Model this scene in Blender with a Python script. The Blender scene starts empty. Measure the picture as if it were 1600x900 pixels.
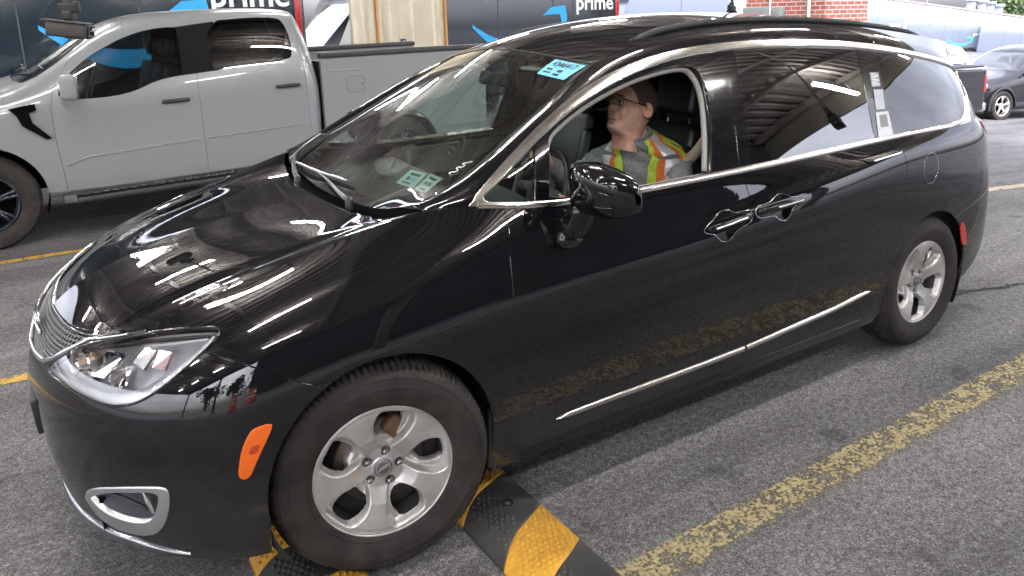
import bpy, bmesh, math, random
import numpy as np
from mathutils import Vector, Matrix, Euler
rad = math.radians
random.seed(7); np.random.seed(7)
SC = bpy.context.scene
COL = SC.collection
# ---------------------------------------------------------------- camera
cam_d = bpy.data.cameras.new('camera'); cam = bpy.data.objects.new('camera', cam_d); COL.objects.link(cam)
_R, _U, _F = (0.8227828, -0.5680208, -0.019513), (0.1438487, 0.1749059, 0.9740203), (0.5498509, 0.804214, -0.2256186)
CAM = (-0.82453, -3.17639, 1.81592)
cam.matrix_world = Matrix(((_R[0], _U[0], -_F[0], CAM[0]), (_R[1], _U[1], -_F[1], CAM[1]), (_R[2], _U[2], -_F[2], CAM[2]), (0, 0, 0, 1)))
cam_d.sensor_width = 36.0; cam_d.lens = 27.3654
cam_d.shift_x = -0.0433686; cam_d.shift_y = -0.0884254
cam_d.clip_start = 0.05; cam_d.clip_end = 2000
SC.camera = cam
# ---------------------------------------------------------------- sky, sun, exposure
SUN_EL, SUN_AZ = rad(52), rad(215)          # azimuth measured from +Y towards +X
W = bpy.data.worlds.new("World"); SC.world = W; W.use_nodes = True
wn, wl = W.node_tree.nodes, W.node_tree.links
wn.clear()
sky = wn.new('ShaderNodeTexSky'); sky.sky_type = 'NISHITA'; sky.sun_disc = False
sky.sun_elevation = SUN_EL; sky.sun_rotation = SUN_AZ; sky.dust_density = 4.0; sky.air_density = 1.0; sky.ozone_density = 2.0
hs = wn.new('ShaderNodeHueSaturation'); hs.inputs['Saturation'].default_value = 0.28; hs.inputs['Value'].default_value = 1.0
tc = wn.new('ShaderNodeTexCoord'); nz = wn.new('ShaderNodeTexNoise'); nz.inputs['Scale'].default_value = 2.6; nz.inputs['Detail'].default_value = 8; nz.inputs['Roughness'].default_value = .55
mp = wn.new('ShaderNodeMapping'); mp.inputs['Scale'].default_value = (1, 1, 2.6)
cr = wn.new('ShaderNodeValToRGB'); cr.color_ramp.elements[0].position = .38; cr.color_ramp.elements[0].color = (1.22, 1.22, 1.34, 1); cr.color_ramp.elements[1].position = .66; cr.color_ramp.elements[1].color = (2.25, 2.20, 2.34, 1)
mx = wn.new('ShaderNodeMixRGB'); mx.blend_type = 'MULTIPLY'; mx.inputs['Fac'].default_value = 1
bg = wn.new('ShaderNodeBackground'); bg.inputs['Strength'].default_value = 0.15
wo = wn.new('ShaderNodeOutputWorld')
wl.new(tc.outputs['Generated'], mp.inputs['Vector']); wl.new(mp.outputs['Vector'], nz.inputs['Vector']); wl.new(nz.outputs['Fac'], cr.inputs['Fac'])
wl.new(sky.outputs['Color'], hs.inputs['Color']); wl.new(hs.outputs['Color'], mx.inputs['Color1']); wl.new(cr.outputs['Color'], mx.inputs['Color2'])
wl.new(mx.outputs['Color'], bg.inputs['Color']); wl.new(bg.outputs['Background'], wo.inputs['Surface'])
sd = bpy.data.lights.new('sun', 'SUN'); sd.energy = 1.2; sd.angle = rad(14); sd.color = (1.0, .97, .93)
sun = bpy.data.objects.new('sun', sd); COL.objects.link(sun)
_d = Vector((math.sin(SUN_AZ) * math.cos(SUN_EL), math.cos(SUN_AZ) * math.cos(SUN_EL), math.sin(SUN_EL)))
sun.rotation_euler = _d.to_track_quat('Z', 'Y').to_euler(); sun.location = _d * 60
vs = SC.view_settings
vs.view_transform = 'Standard'; vs.look = 'None'; vs.gamma = 1.0; vs.use_curve_mapping = False
vs.exposure = 1.78
SC.render.engine = 'CYCLES'
cy = SC.cycles
cy.use_denoising = True; cy.max_bounces = 10; cy.transparent_max_bounces = 24; cy.diffuse_bounces = 4; cy.glossy_bounces = 5; cy.transmission_bounces = 8
cy.sample_clamp_indirect = 6.0; cy.caustics_reflective = False; cy.caustics_refractive = False; cy.blur_glossy = 0.0
# ---------------------------------------------------------------- surface tools
def bspl(n, t):
    """clamped uniform cubic B-spline basis matrix: len(t) x n"""
    t = np.clip(np.asarray(t, float), 0, 1)
    k = 3
    kn = np.concatenate([np.zeros(k), np.linspace(0, 1, n - k + 1), np.ones(k)])
    B = np.zeros((len(t), n + k))
    for i in range(n + k):
        B[:, i] = ((t >= kn[i]) & (t < kn[i + 1])).astype(float)
    B[t >= 1.0, :] = 0
    B[t >= 1.0, n - 1] = 1
    for d in range(1, k + 1):
        N = np.zeros((len(t), n + k - d))
        for i in range(n + k - d):
            a = kn[i + d] - kn[i]
            b = kn[i + d + 1] - kn[i + 1]
            if a > 0: N[:, i] += (t - kn[i]) / a * B[:, i]
            if b > 0: N[:, i] += (kn[i + d + 1] - t) / b * B[:, i + 1]
        B = N
    B[t >= 1.0, :] = 0
    B[t >= 1.0, n - 1] = 1
    return B

def bcurve(pts, m):
    pts = np.asarray(pts, float)
    return bspl(len(pts), np.linspace(0, 1, m)) @ pts

def resample(P, m):
    """polyline resampled to m points even in arc length"""
    P = np.asarray(P, float)
    d = np.concatenate([[0], np.cumsum(np.linalg.norm(np.diff(P, axis=0), axis=1))])
    t = np.linspace(0, d[-1], m)
    return np.stack([np.interp(t, d, P[:, i]) for i in range(P.shape[1])], 1)

def bsurf(ctrl, nu, nv):
    """even-ish B-spline surface (nu x nv x 3) through a control net"""
    C_ = np.asarray(ctrl, float)
    fu = np.linspace(0, 1, 400)
    mid = bspl(C_.shape[0], fu) @ C_[:, C_.shape[1] // 2]
    d = np.concatenate([[0], np.cumsum(np.linalg.norm(np.diff(mid, axis=0), axis=1))])
    u = np.interp(np.linspace(0, d[-1], nu), d, fu)
    m2 = bspl(C_.shape[1], fu) @ C_[C_.shape[0] // 2]
    d = np.concatenate([[0], np.cumsum(np.linalg.norm(np.diff(m2, axis=0), axis=1))])
    v = np.interp(np.linspace(0, d[-1], nv), d, fu)
    return np.einsum('ui,ijk,vj->uvk', bspl(C_.shape[0], u), C_, bspl(C_.shape[1], v))

def coons(c0, c1, d0, d1):
    """c0,c1: u-curves at v=0,1 (nu x 3); d0,d1: v-curves at u=0,1 (nv x 3)"""
    nu, nv = len(c0), len(d0)
    s = np.linspace(0, 1, nu)[:, None, None]
    t = np.linspace(0, 1, nv)[None, :, None]
    L = (1 - t) * c0[:, None] + t * c1[:, None]
    R_ = (1 - s) * d0[None] + s * d1[None]
    Bl = (1 - s) * (1 - t) * c0[0] + s * (1 - t) * c0[-1] + (1 - s) * t * c1[0] + s * t * c1[-1]
    return L + R_ - Bl

class Patch:
    """a dense grid of points with smooth normals and metric-ish parameters"""
    def __init__(s, G, flip=False):
        s.nu, s.nv = G.shape[:2]
        du = np.gradient(G, axis=0); dv = np.gradient(G, axis=1)
        n = np.cross(du, dv)
        l = np.linalg.norm(n, axis=2, keepdims=True)
        n = n / np.maximum(l, 1e-12)
        if flip: n = -n
        s.flip = flip
        s.G = G; s.N = n
        s.lu = np.linalg.norm(np.diff(G[:, s.nv // 2], axis=0), axis=1).sum()
        s.lv = np.linalg.norm(np.diff(G[s.nu // 2], axis=0), axis=1).sum()
        U, V = np.meshgrid(np.linspace(0, s.lu, s.nu), np.linspace(0, s.lv, s.nv), indexing='ij')
        i, j = np.meshgrid(np.arange(s.nu - 1), np.arange(s.nv - 1), indexing='ij')
        a = i * s.nv + j
        F = np.stack([a, a + s.nv, a + s.nv + 1, a + 1], -1).reshape(-1, 4)
        if flip: F = F[:, ::-1]
        s.soup = Soup(G.reshape(-1, 3), n.reshape(-1, 3), np.stack([U.ravel(), V.ravel()], 1), [tuple(f) for f in F.tolist()])
    def at(s, u, v):
        """point and normal at parameters in metres"""
        fi = min(max(u / s.lu * (s.nu - 1), 0), s.nu - 1.001); fj = min(max(v / s.lv * (s.nv - 1), 0), s.nv - 1.001)
        i, j = int(fi), int(fj); a, b = fi - i, fj - j
        def q(A): return (A[i, j] * (1 - a) * (1 - b) + A[i + 1, j] * a * (1 - b) + A[i, j + 1] * (1 - a) * b + A[i + 1, j + 1] * a * b)
        n = q(s.N)
        return q(s.G), n / np.linalg.norm(n)
    def line(s, uv, m, off=0.0):
        """points on the surface along a uv polyline, lifted by off along the normal"""
        uv = resample(np.asarray(uv, float), m)
        r = [s.at(*w) for w in uv]
        return np.array([p + n * off for p, n in r]), np.array([n for p, n in r])

class Soup:
    def __init__(s, P, N, UV, F): s.P, s.N, s.UV, s.F = P, N, UV, F
    def clip(s, d):
        """split by per-vertex values d: returns (soup where d>0, soup where d<0)"""
        d = np.where(np.abs(d) < 1e-7, 1e-7, d)
        pos = d > 0
        out = []
        P, N, UV = list(s.P), list(s.N), list(s.UV)
        cache = {}
        def mid(a, b):
            k = (a, b) if a < b else (b, a)
            if k not in cache:
                a_, b_ = k
                t = d[a_] / (d[a_] - d[b_])
                P.append(s.P[a_] * (1 - t) + s.P[b_] * t)
                n = s.N[a_] * (1 - t) + s.N[b_] * t
                N.append(n / max(np.linalg.norm(n), 1e-9))
                UV.append(s.UV[a_] * (1 - t) + s.UV[b_] * t)
                cache[k] = len(P) - 1
            return cache[k]
        A, B = [], []
        for f in s.F:
            q = [pos[i] for i in f]
            if all(q): A.append(f); continue
            if not any(q): B.append(f); continue
            fa, fb = [], []
            m = len(f)
            for i in range(m):
                a, b = f[i], f[(i + 1) % m]
                (fa if pos[a] else fb).append(a)
                if pos[a] != pos[b]:
                    c = mid(a, b); fa.append(c); fb.append(c)
            if len(fa) > 2: A.append(tuple(fa))
            if len(fb) > 2: B.append(tuple(fb))
        P, N, UV = np.array(P), np.array(N), np.array(UV)
        return Soup(P, N, UV, A).pack(), Soup(P, N, UV, B).pack()
    def pack(s):
        if not s.F: return Soup(np.zeros((0, 3)), np.zeros((0, 3)), np.zeros((0, 2)), [])
        used = np.unique(np.concatenate([np.array(f) for f in s.F]))
        mp = -np.ones(len(s.P), int); mp[used] = np.arange(len(used))
        return Soup(s.P[used], s.N[used], s.UV[used], [tuple(int(mp[i]) for i in f) for f in s.F])
    def shift(s, off):
        return Soup(s.P + s.N * off, s.N, s.UV, s.F)
    def mirror(s):
        m = np.array([1, -1, 1.0])
        return Soup(s.P * m, s.N * m, s.UV, [f[::-1] for f in s.F])
    def join(s, o):
        k = len(s.P)
        if k == 0: return o
        if len(o.P) == 0: return s
        return Soup(np.concatenate([s.P, o.P]), np.concatenate([s.N, o.N]), np.concatenate([s.UV, o.UV]), s.F + [tuple(i + k for i in f) for f in o.F])
    def rim(s, depth=0.012, r=0.0015):
        """rounded lip turned inward along every open edge"""
        ec = {}
        for f in s.F:
            for i in range(len(f)):
                ec[(f[i], f[(i + 1) % len(f)])] = 1
        bd = [(a, b) for (a, b) in ec if (b, a) not in ec]
        if not bd: return s
        E = {}
        for a, b in bd:
            e = s.P[b] - s.P[a]
            l = np.linalg.norm(e)
            if l < 1e-9: continue
            for v in (a, b):
                o = np.cross(e / l, s.N[v])
                E[v] = E.get(v, 0) + o
        P, N, UV = [s.P], [s.N], [s.UV]
        k = len(s.P); ids = {}
        p1, n1, p2, n2, uv = [], [], [], [], []
        for v, o in E.items():
            o = o / max(np.linalg.norm(o), 1e-9)
            ids[v] = len(p1)
            p1.append(s.P[v] + o * r - s.N[v] * r); q = o + s.N[v]; n1.append(q / np.linalg.norm(q))
            p2.append(p1[-1] - s.N[v] * depth); n2.append(o); uv.append(s.UV[v])
        m = len(p1)
        F = list(s.F)
        for a, b in bd:
            if a not in ids or b not in ids: continue
            ia, ib = k + ids[a], k + ids[b]
            F.append((b, a, ia, ib)); F.append((ib, ia, ia + m, ib + m))
        return Soup(np.concatenate([s.P, p1, p2]), np.concatenate([s.N, n1, n2]), np.concatenate([s.UV, uv, uv]), F)

def sdf_poly(UV, poly):
    """signed distance to a closed polygon, positive inside"""
    poly = np.asarray(poly, float)
    P = UV
    d2 = np.full(len(P), 1e18); inside = np.zeros(len(P), bool)
    for i in range(len(poly)):
        a, b = poly[i], poly[(i + 1) % len(poly)]
        e = b - a; w = P - a
        t = np.clip((w @ e) / max(e @ e, 1e-18), 0, 1)
        q = w - t[:, None] * e
        d2 = np.minimum(d2, (q ** 2).sum(1))
        c = (a[1] > P[:, 1]) != (b[1] > P[:, 1])
        with np.errstate(divide='ignore', invalid='ignore'):
            x = (b[0] - a[0]) * (P[:, 1] - a[1]) / (b[1] - a[1]) + a[0]
        inside ^= c & (P[:, 0] < x)
    d = np.sqrt(d2)
    return np.where(inside, d, -d)

def smooth_poly(P, m=None, closed=True, it=2):
    """Chaikin corner cutting"""
    P = np.asarray(P, float)
    for _ in range(it):
        if closed:
            Q = np.roll(P, -1, 0)
            P = np.stack([P * .75 + Q * .25, P * .25 + Q * .75], 1).reshape(-1, P.shape[1])
        else:
            a, b = P[:-1], P[1:]
            M = np.stack([a * .75 + b * .25, a * .25 + b * .75], 1).reshape(-1, P.shape[1])
            P = np.concatenate([P[:1], M[1:-1], P[-1:]])
    return P
# ---------------------------------------------------------------- mesh helpers
def R3(rx=0, ry=0, rz=0): return np.array(Euler((rx, ry, rz)).to_matrix())

class MB:
    """collects shapes into one mesh"""
    def __init__(s): s.v = []; s.f = []; s.sm = []; s.n = 0
    def add(s, V, F, smooth=True):
        V = np.asarray(V, float).reshape(-1, 3)
        s.v.append(V); s.f += [tuple(int(i) + s.n for i in f) for f in F]; s.sm += [smooth] * len(F); s.n += len(V)
        return s
    def soup(s, S): return s.add(S.P, S.F)
    def bm(s, b, M=None, smooth=False):
        b.verts.ensure_lookup_table(); b.verts.index_update()
        V = [tuple(v.co) for v in b.verts]; F = [[v.index for v in f.verts] for f in b.faces]
        b.free()
        V = np.array(V)
        if M is not None: V = V @ np.array(M)[:3, :3].T + (np.array(M)[:3, 3] if np.array(M).shape[0] == 4 else 0)
        return s.add(V, F, smooth)
    def box(s, c, d, rot=(0, 0, 0), bev=0.0, seg=2, smooth=None):
        b = bmesh.new(); bmesh.ops.create_cube(b, size=1)
        bmesh.ops.scale(b, vec=d, verts=b.verts)
        if bev > 0: bmesh.ops.bevel(b, geom=b.edges[:], offset=min(bev, min(d) * .49), segments=seg, affect='EDGES', profile=.6)
        M = Matrix.Translation(c) @ Euler(rot).to_matrix().to_4x4()
        bmesh.ops.transform(b, matrix=M, verts=b.verts)
        return s.bm(b, None, smooth=(bev > 0) if smooth is None else smooth)
    def tube(s, P, r, n=10, cap=True, flat=None, up=(0, 0, 1)):
        """tube along points; r scalar or list; flat=(a,b) gives an oval section"""
        P = np.asarray(P, float); m = len(P)
        r = np.broadcast_to(np.asarray(r, float), (m,))
        T = np.gradient(P, axis=0); T /= np.maximum(np.linalg.norm(T, axis=1, keepdims=True), 1e-9)
        u = np.asarray(up, float); V = []
        for i in range(m):
            a = u - T[i] * (u @ T[i])
            if np.linalg.norm(a) < 1e-3: a = np.cross(T[i], (1, 0, 0.3))
            a /= np.linalg.norm(a); b = np.cross(T[i], a); u = a if flat is None else u
            fa, fb = flat if flat else (1, 1)
            for k in range(n):
                t = 2 * math.pi * k / n
                V.append(P[i] + (a * math.cos(t) * fa + b * math.sin(t) * fb) * r[i])
        F = [(i * n + k, i * n + (k + 1) % n, (i + 1) * n + (k + 1) % n, (i + 1) * n + k) for i in range(m - 1) for k in range(n)]
        if cap: F += [tuple(range(n))[::-1], tuple((m - 1) * n + k for k in range(n))]
        return s.add(V, F)
    def lathe(s, prof, n=48, c=(0, 0, 0), axis='z', ang=2 * math.pi, smooth=True):
        """prof: (radius, height) pairs turned about the axis"""
        prof = np.asarray(prof, float); m = len(prof); full = abs(ang - 2 * math.pi) < 1e-6
        k = n if full else n + 1
        V = []
        for i in range(k):
            t = ang * i / n; ct, st = math.cos(t), math.sin(t)
            for r, h in prof:
                p = (r * ct, r * st, h)
                if axis == 'y': p = (r * ct, h, r * st)
                if axis == 'x': p = (h, r * ct, r * st)
                V.append(np.array(p) + c)
        F = []
        for i in range(n):
            j = (i + 1) % k
            for q in range(m - 1):
                f = (i * m + q, j * m + q, j * m + q + 1, i * m + q + 1)
                F.append(f if axis != 'y' else f[::-1])
        return s.add(V, F, smooth)
    def prism(s, poly, h0, h1, M=None, smooth=False):
        """2D polygon extruded from h0 to h1 along z of frame M (3x4 columns x,y,z,origin)"""
        poly = np.asarray(poly, float); n = len(poly)
        V = np.concatenate([np.c_[poly, np.full(n, h0)], np.c_[poly, np.full(n, h1)]])
        b = bmesh.new(); vs_ = [b.verts.new(v) for v in V]
        b.faces.new(vs_[:n][::-1]); b.faces.new(vs_[n:])
        for i in range(n): b.faces.new((vs_[i], vs_[(i + 1) % n], vs_[n + (i + 1) % n], vs_[n + i]))
        bmesh.ops.recalc_face_normals(b, faces=b.faces)
        if n > 4: bmesh.ops.triangulate(b, faces=[f for f in b.faces if len(f.verts) > 4])
        if M is not None:
            M = np.asarray(M, float)
            for v in b.verts: v.co = Vector(M[:, 0] * v.co.x + M[:, 1] * v.co.y + M[:, 2] * v.co.z + M[:, 3])
        return s.bm(b, None, smooth)
    def grid(s, G, closed=False, flip=False):
        G = np.asarray(G, float); a, b = G.shape[:2]; F = []
        for i in range(a - 1):
            for j in range(b - 1):
                f = (i * b + j, (i + 1) * b + j, (i + 1) * b + j + 1, i * b + j + 1)
                F.append(f[::-1] if flip else f)
        return s.add(G.reshape(-1, 3), F)
    def xform(s, M):
        M = np.array(M); V = np.concatenate(s.v); V = V @ M[:3, :3].T + (M[:3, 3] if M.shape[1] > 3 else 0)
        s.v = [V]; return s

def link(name, me, mat, parent=None):
    o = bpy.data.objects.new(name, me)
    COL.objects.link(o)
    if mat is not None and not me.materials: me.materials.append(mat)
    if parent is not None: o.parent = parent
    return o

def obj(name, mb, mat, parent=None, auto=None, sub=0, bevel=0.0):
    me = bpy.data.meshes.new(name)
    V = np.concatenate(mb.v) if mb.v else np.zeros((0, 3))
    me.from_pydata(V.tolist(), [], mb.f); me.validate(); 
    if len(me.polygons) == len(mb.sm): me.polygons.foreach_set('use_smooth', mb.sm)
    else: me.polygons.foreach_set('use_smooth', [any(mb.sm)] * len(me.polygons))
    b = bmesh.new(); b.from_mesh(me); bmesh.ops.remove_doubles(b, verts=b.verts, dist=1e-6)
    if auto is not None:
        lim = rad(auto)
        for e in b.edges:
            if len(e.link_faces) == 2 and e.calc_face_angle(0) > lim: e.smooth = False
    b.to_mesh(me); b.free(); me.update()
    o = link(name, me, mat, parent)
    if bevel > 0:
        m = o.modifiers.new('bevel', 'BEVEL'); m.width = bevel; m.segments = 2; m.limit_method = 'ANGLE'; m.angle_limit = rad(35)
    if sub:
        m = o.modifiers.new('sub', 'SUBSURF'); m.levels = sub; m.render_levels = sub
    return o

def panel(name, S, mat, parent=None, depth=.012, r=.0015, rim=True):
    """a body panel from a clipped surface, with the smooth surface's own normals"""
    if rim: S = S.rim(depth, r)
    me = bpy.data.meshes.new(name)
    me.from_pydata(S.P.tolist(), [], S.F)
    me.polygons.foreach_set('use_smooth', [True] * len(me.polygons))
    n0 = len(S.P)
    try: me.normals_split_custom_set_from_vertices([tuple(n) for n in S.N])
    except Exception: pass
    me.update()
    return link(name, me, mat, parent)

def empty(name, loc=(0, 0, 0), rz=0):
    o = bpy.data.objects.new(name, None); COL.objects.link(o); o.empty_display_size = .1
    o.location = loc; o.rotation_euler = (0, 0, rz); return o

def tag(o, label=None, cat=None, group=None, kind=None):
    if label: o['label'] = label
    if cat: o['category'] = cat
    if group: o['group'] = group
    if kind: o['kind'] = kind
    return o

def thing(name, label, cat, loc=(0, 0, 0), rz=0, group=None): return tag(empty(name, loc, rz), label, cat, group)

def copy_tree(o, parent=None):
    c = o.copy(); COL.objects.link(c); c.parent = parent
    for ch in list(o.children): copy_tree(ch, c)
    return c

def arc(cx, cy, r, a0, a1, n):
    return [(cx + r * math.cos(rad(a0 + (a1 - a0) * i / (n - 1))), cy + r * math.sin(rad(a0 + (a1 - a0) * i / (n - 1)))) for i in range(n)]

def rrect(w, h, r, n=5):
    P = []
    for sx, sy, a in ((1, 1, 0), (-1, 1, 90), (-1, -1, 180), (1, -1, 270)):
        P += arc(sx * (w / 2 - r), sy * (h / 2 - r), r, a, a + 90, n)
    return P

def text_mb(s, size, M, depth=.004, font_bold=True, sx=1.0):
    """a word as a thin solid; M = 3x4 frame (right, up, out, origin)"""
    cu = bpy.data.curves.new('t', 'FONT'); cu.body = s; cu.size = size; cu.extrude = depth / 2; cu.align_x = 'CENTER'; cu.align_y = 'CENTER'; cu.resolution_u = 3
    if font_bold: cu.offset = size * .018
    o = bpy.data.objects.new('t', cu); COL.objects.link(o)
    me = bpy.data.meshes.new_from_object(o.evaluated_get(bpy.context.evaluated_depsgraph_get()))
    bpy.data.objects.remove(o); bpy.data.curves.remove(cu)
    V = np.array([v.co[:] for v in me.vertices]); F = [tuple(p.vertices) for p in me.polygons]
    bpy.data.meshes.remove(me)
    M = np.asarray(M, float)
    V[:, 0] *= sx
    m = MB(); m.add(V[:, :1] * M[:, 0] + V[:, 1:2] * M[:, 1] + V[:, 2:3] * M[:, 2] + M[:, 3], F, False)
    return m
# ---------------------------------------------------------------- materials
MAT = {}
def mat(name, col=(.5, .5, .5), rough=.5, metal=0.0, spec=.5, coat=0.0, coat_rough=.03, emis=None, es=0, ior=1.5, alpha=1):
    m = bpy.data.materials.new(name); m.use_nodes = True
    b = m.node_tree.nodes['Principled BSDF']; I = b.inputs
    I['Base Color'].default_value = (*col, 1); I['Roughness'].default_value = rough; I['Metallic'].default_value = metal
    I['Specular IOR Level'].default_value = spec; I['IOR'].default_value = ior
    I['Coat Weight'].default_value = coat; I['Coat Roughness'].default_value = coat_rough
    if emis: I['Emission Color'].default_value = (*emis, 1); I['Emission Strength'].default_value = es
    MAT[name] = m; return m

def N(m, t, **kw):
    n = m.node_tree.nodes.new(t)
    for k, v in kw.items():
        if k in n.inputs: n.inputs[k].default_value = v
        else: setattr(n, k, v)
    return n
def L(m, a, b): m.node_tree.links.new(a, b)
def BS(m): return m.node_tree.nodes['Principled BSDF']

def noisy(m, scale, c0, c1, detail=6, p0=.35, p1=.65, bump=0, bscale=None, bdist=.01, rough=None, coords='Object', stretch=None):
    """mottled base colour plus optional bump"""
    t = N(m, 'ShaderNodeTexCoord'); src = t.outputs[coords]
    if stretch:
        mp_ = N(m, 'ShaderNodeMapping'); mp_.inputs['Scale'].default_value = stretch; L(m, src, mp_.inputs['Vector']); src = mp_.outputs['Vector']
    n = N(m, 'ShaderNodeTexNoise', Scale=scale, Detail=detail); r = N(m, 'ShaderNodeValToRGB')
    r.color_ramp.elements[0].position = p0; r.color_ramp.elements[1].position = p1
    r.color_ramp.elements[0].color = (*c0, 1); r.color_ramp.elements[1].color = (*c1, 1)
    L(m, src, n.inputs['Vector']); L(m, n.outputs['Fac'], r.inputs['Fac']); L(m, r.outputs['Color'], BS(m).inputs['Base Color'])
    if bump:
        n2 = N(m, 'ShaderNodeTexNoise', Scale=bscale or scale * 4, Detail=4); b = N(m, 'ShaderNodeBump', Strength=bump, Distance=bdist)
        L(m, src, n2.inputs['Vector']); L(m, n2.outputs['Fac'], b.inputs['Height']); L(m, b.outputs['Normal'], BS(m).inputs['Normal'])
    if rough:
        mr = N(m, 'ShaderNodeMapRange'); mr.inputs['To Min'].default_value = rough[0]; mr.inputs['To Max'].default_value = rough[1]
        L(m, n.outputs['Fac'], mr.inputs['Value']); L(m, mr.outputs['Result'], BS(m).inputs['Roughness'])
    return m

def glass(name, tint, refl=1.0, rough=.0, ior=1.5, dirt=0.0):
    """thin pane: tinted see-through plus mirror reflection by Fresnel"""
    m = bpy.data.materials.new(name); m.use_nodes = True; nt = m.node_tree; nt.nodes.clear()
    o = N(m, 'ShaderNodeOutputMaterial'); tr = N(m, 'ShaderNodeBsdfTransparent'); tr.inputs['Color'].default_value = (*tint, 1)
    gl = N(m, 'ShaderNodeBsdfGlossy'); gl.inputs['Roughness'].default_value = rough; gl.inputs['Color'].default_value = (1, 1, 1, 1)
    fr = N(m, 'ShaderNodeFresnel', IOR=ior); ml = N(m, 'ShaderNodeMath', operation='MULTIPLY', use_clamp=True); ml.inputs[1].default_value = refl
    ms = N(m, 'ShaderNodeMixShader'); L(m, fr.outputs['Fac'], ml.inputs[0]); L(m, ml.outputs['Value'], ms.inputs['Fac'])
    L(m, tr.outputs['BSDF'], ms.inputs[1]); L(m, gl.outputs['BSDF'], ms.inputs[2])
    out = ms.outputs['Shader']
    if dirt:
        df = N(m, 'ShaderNodeBsdfDiffuse'); df.inputs['Color'].default_value = (.35, .36, .33, 1)
        m2 = N(m, 'ShaderNodeMixShader'); m2.inputs['Fac'].default_value = dirt
        L(m, out, m2.inputs[1]); L(m, df.outputs['BSDF'], m2.inputs[2]); out = m2.outputs['Shader']
    L(m, out, o.inputs['Surface']); MAT[name] = m; return m
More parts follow.
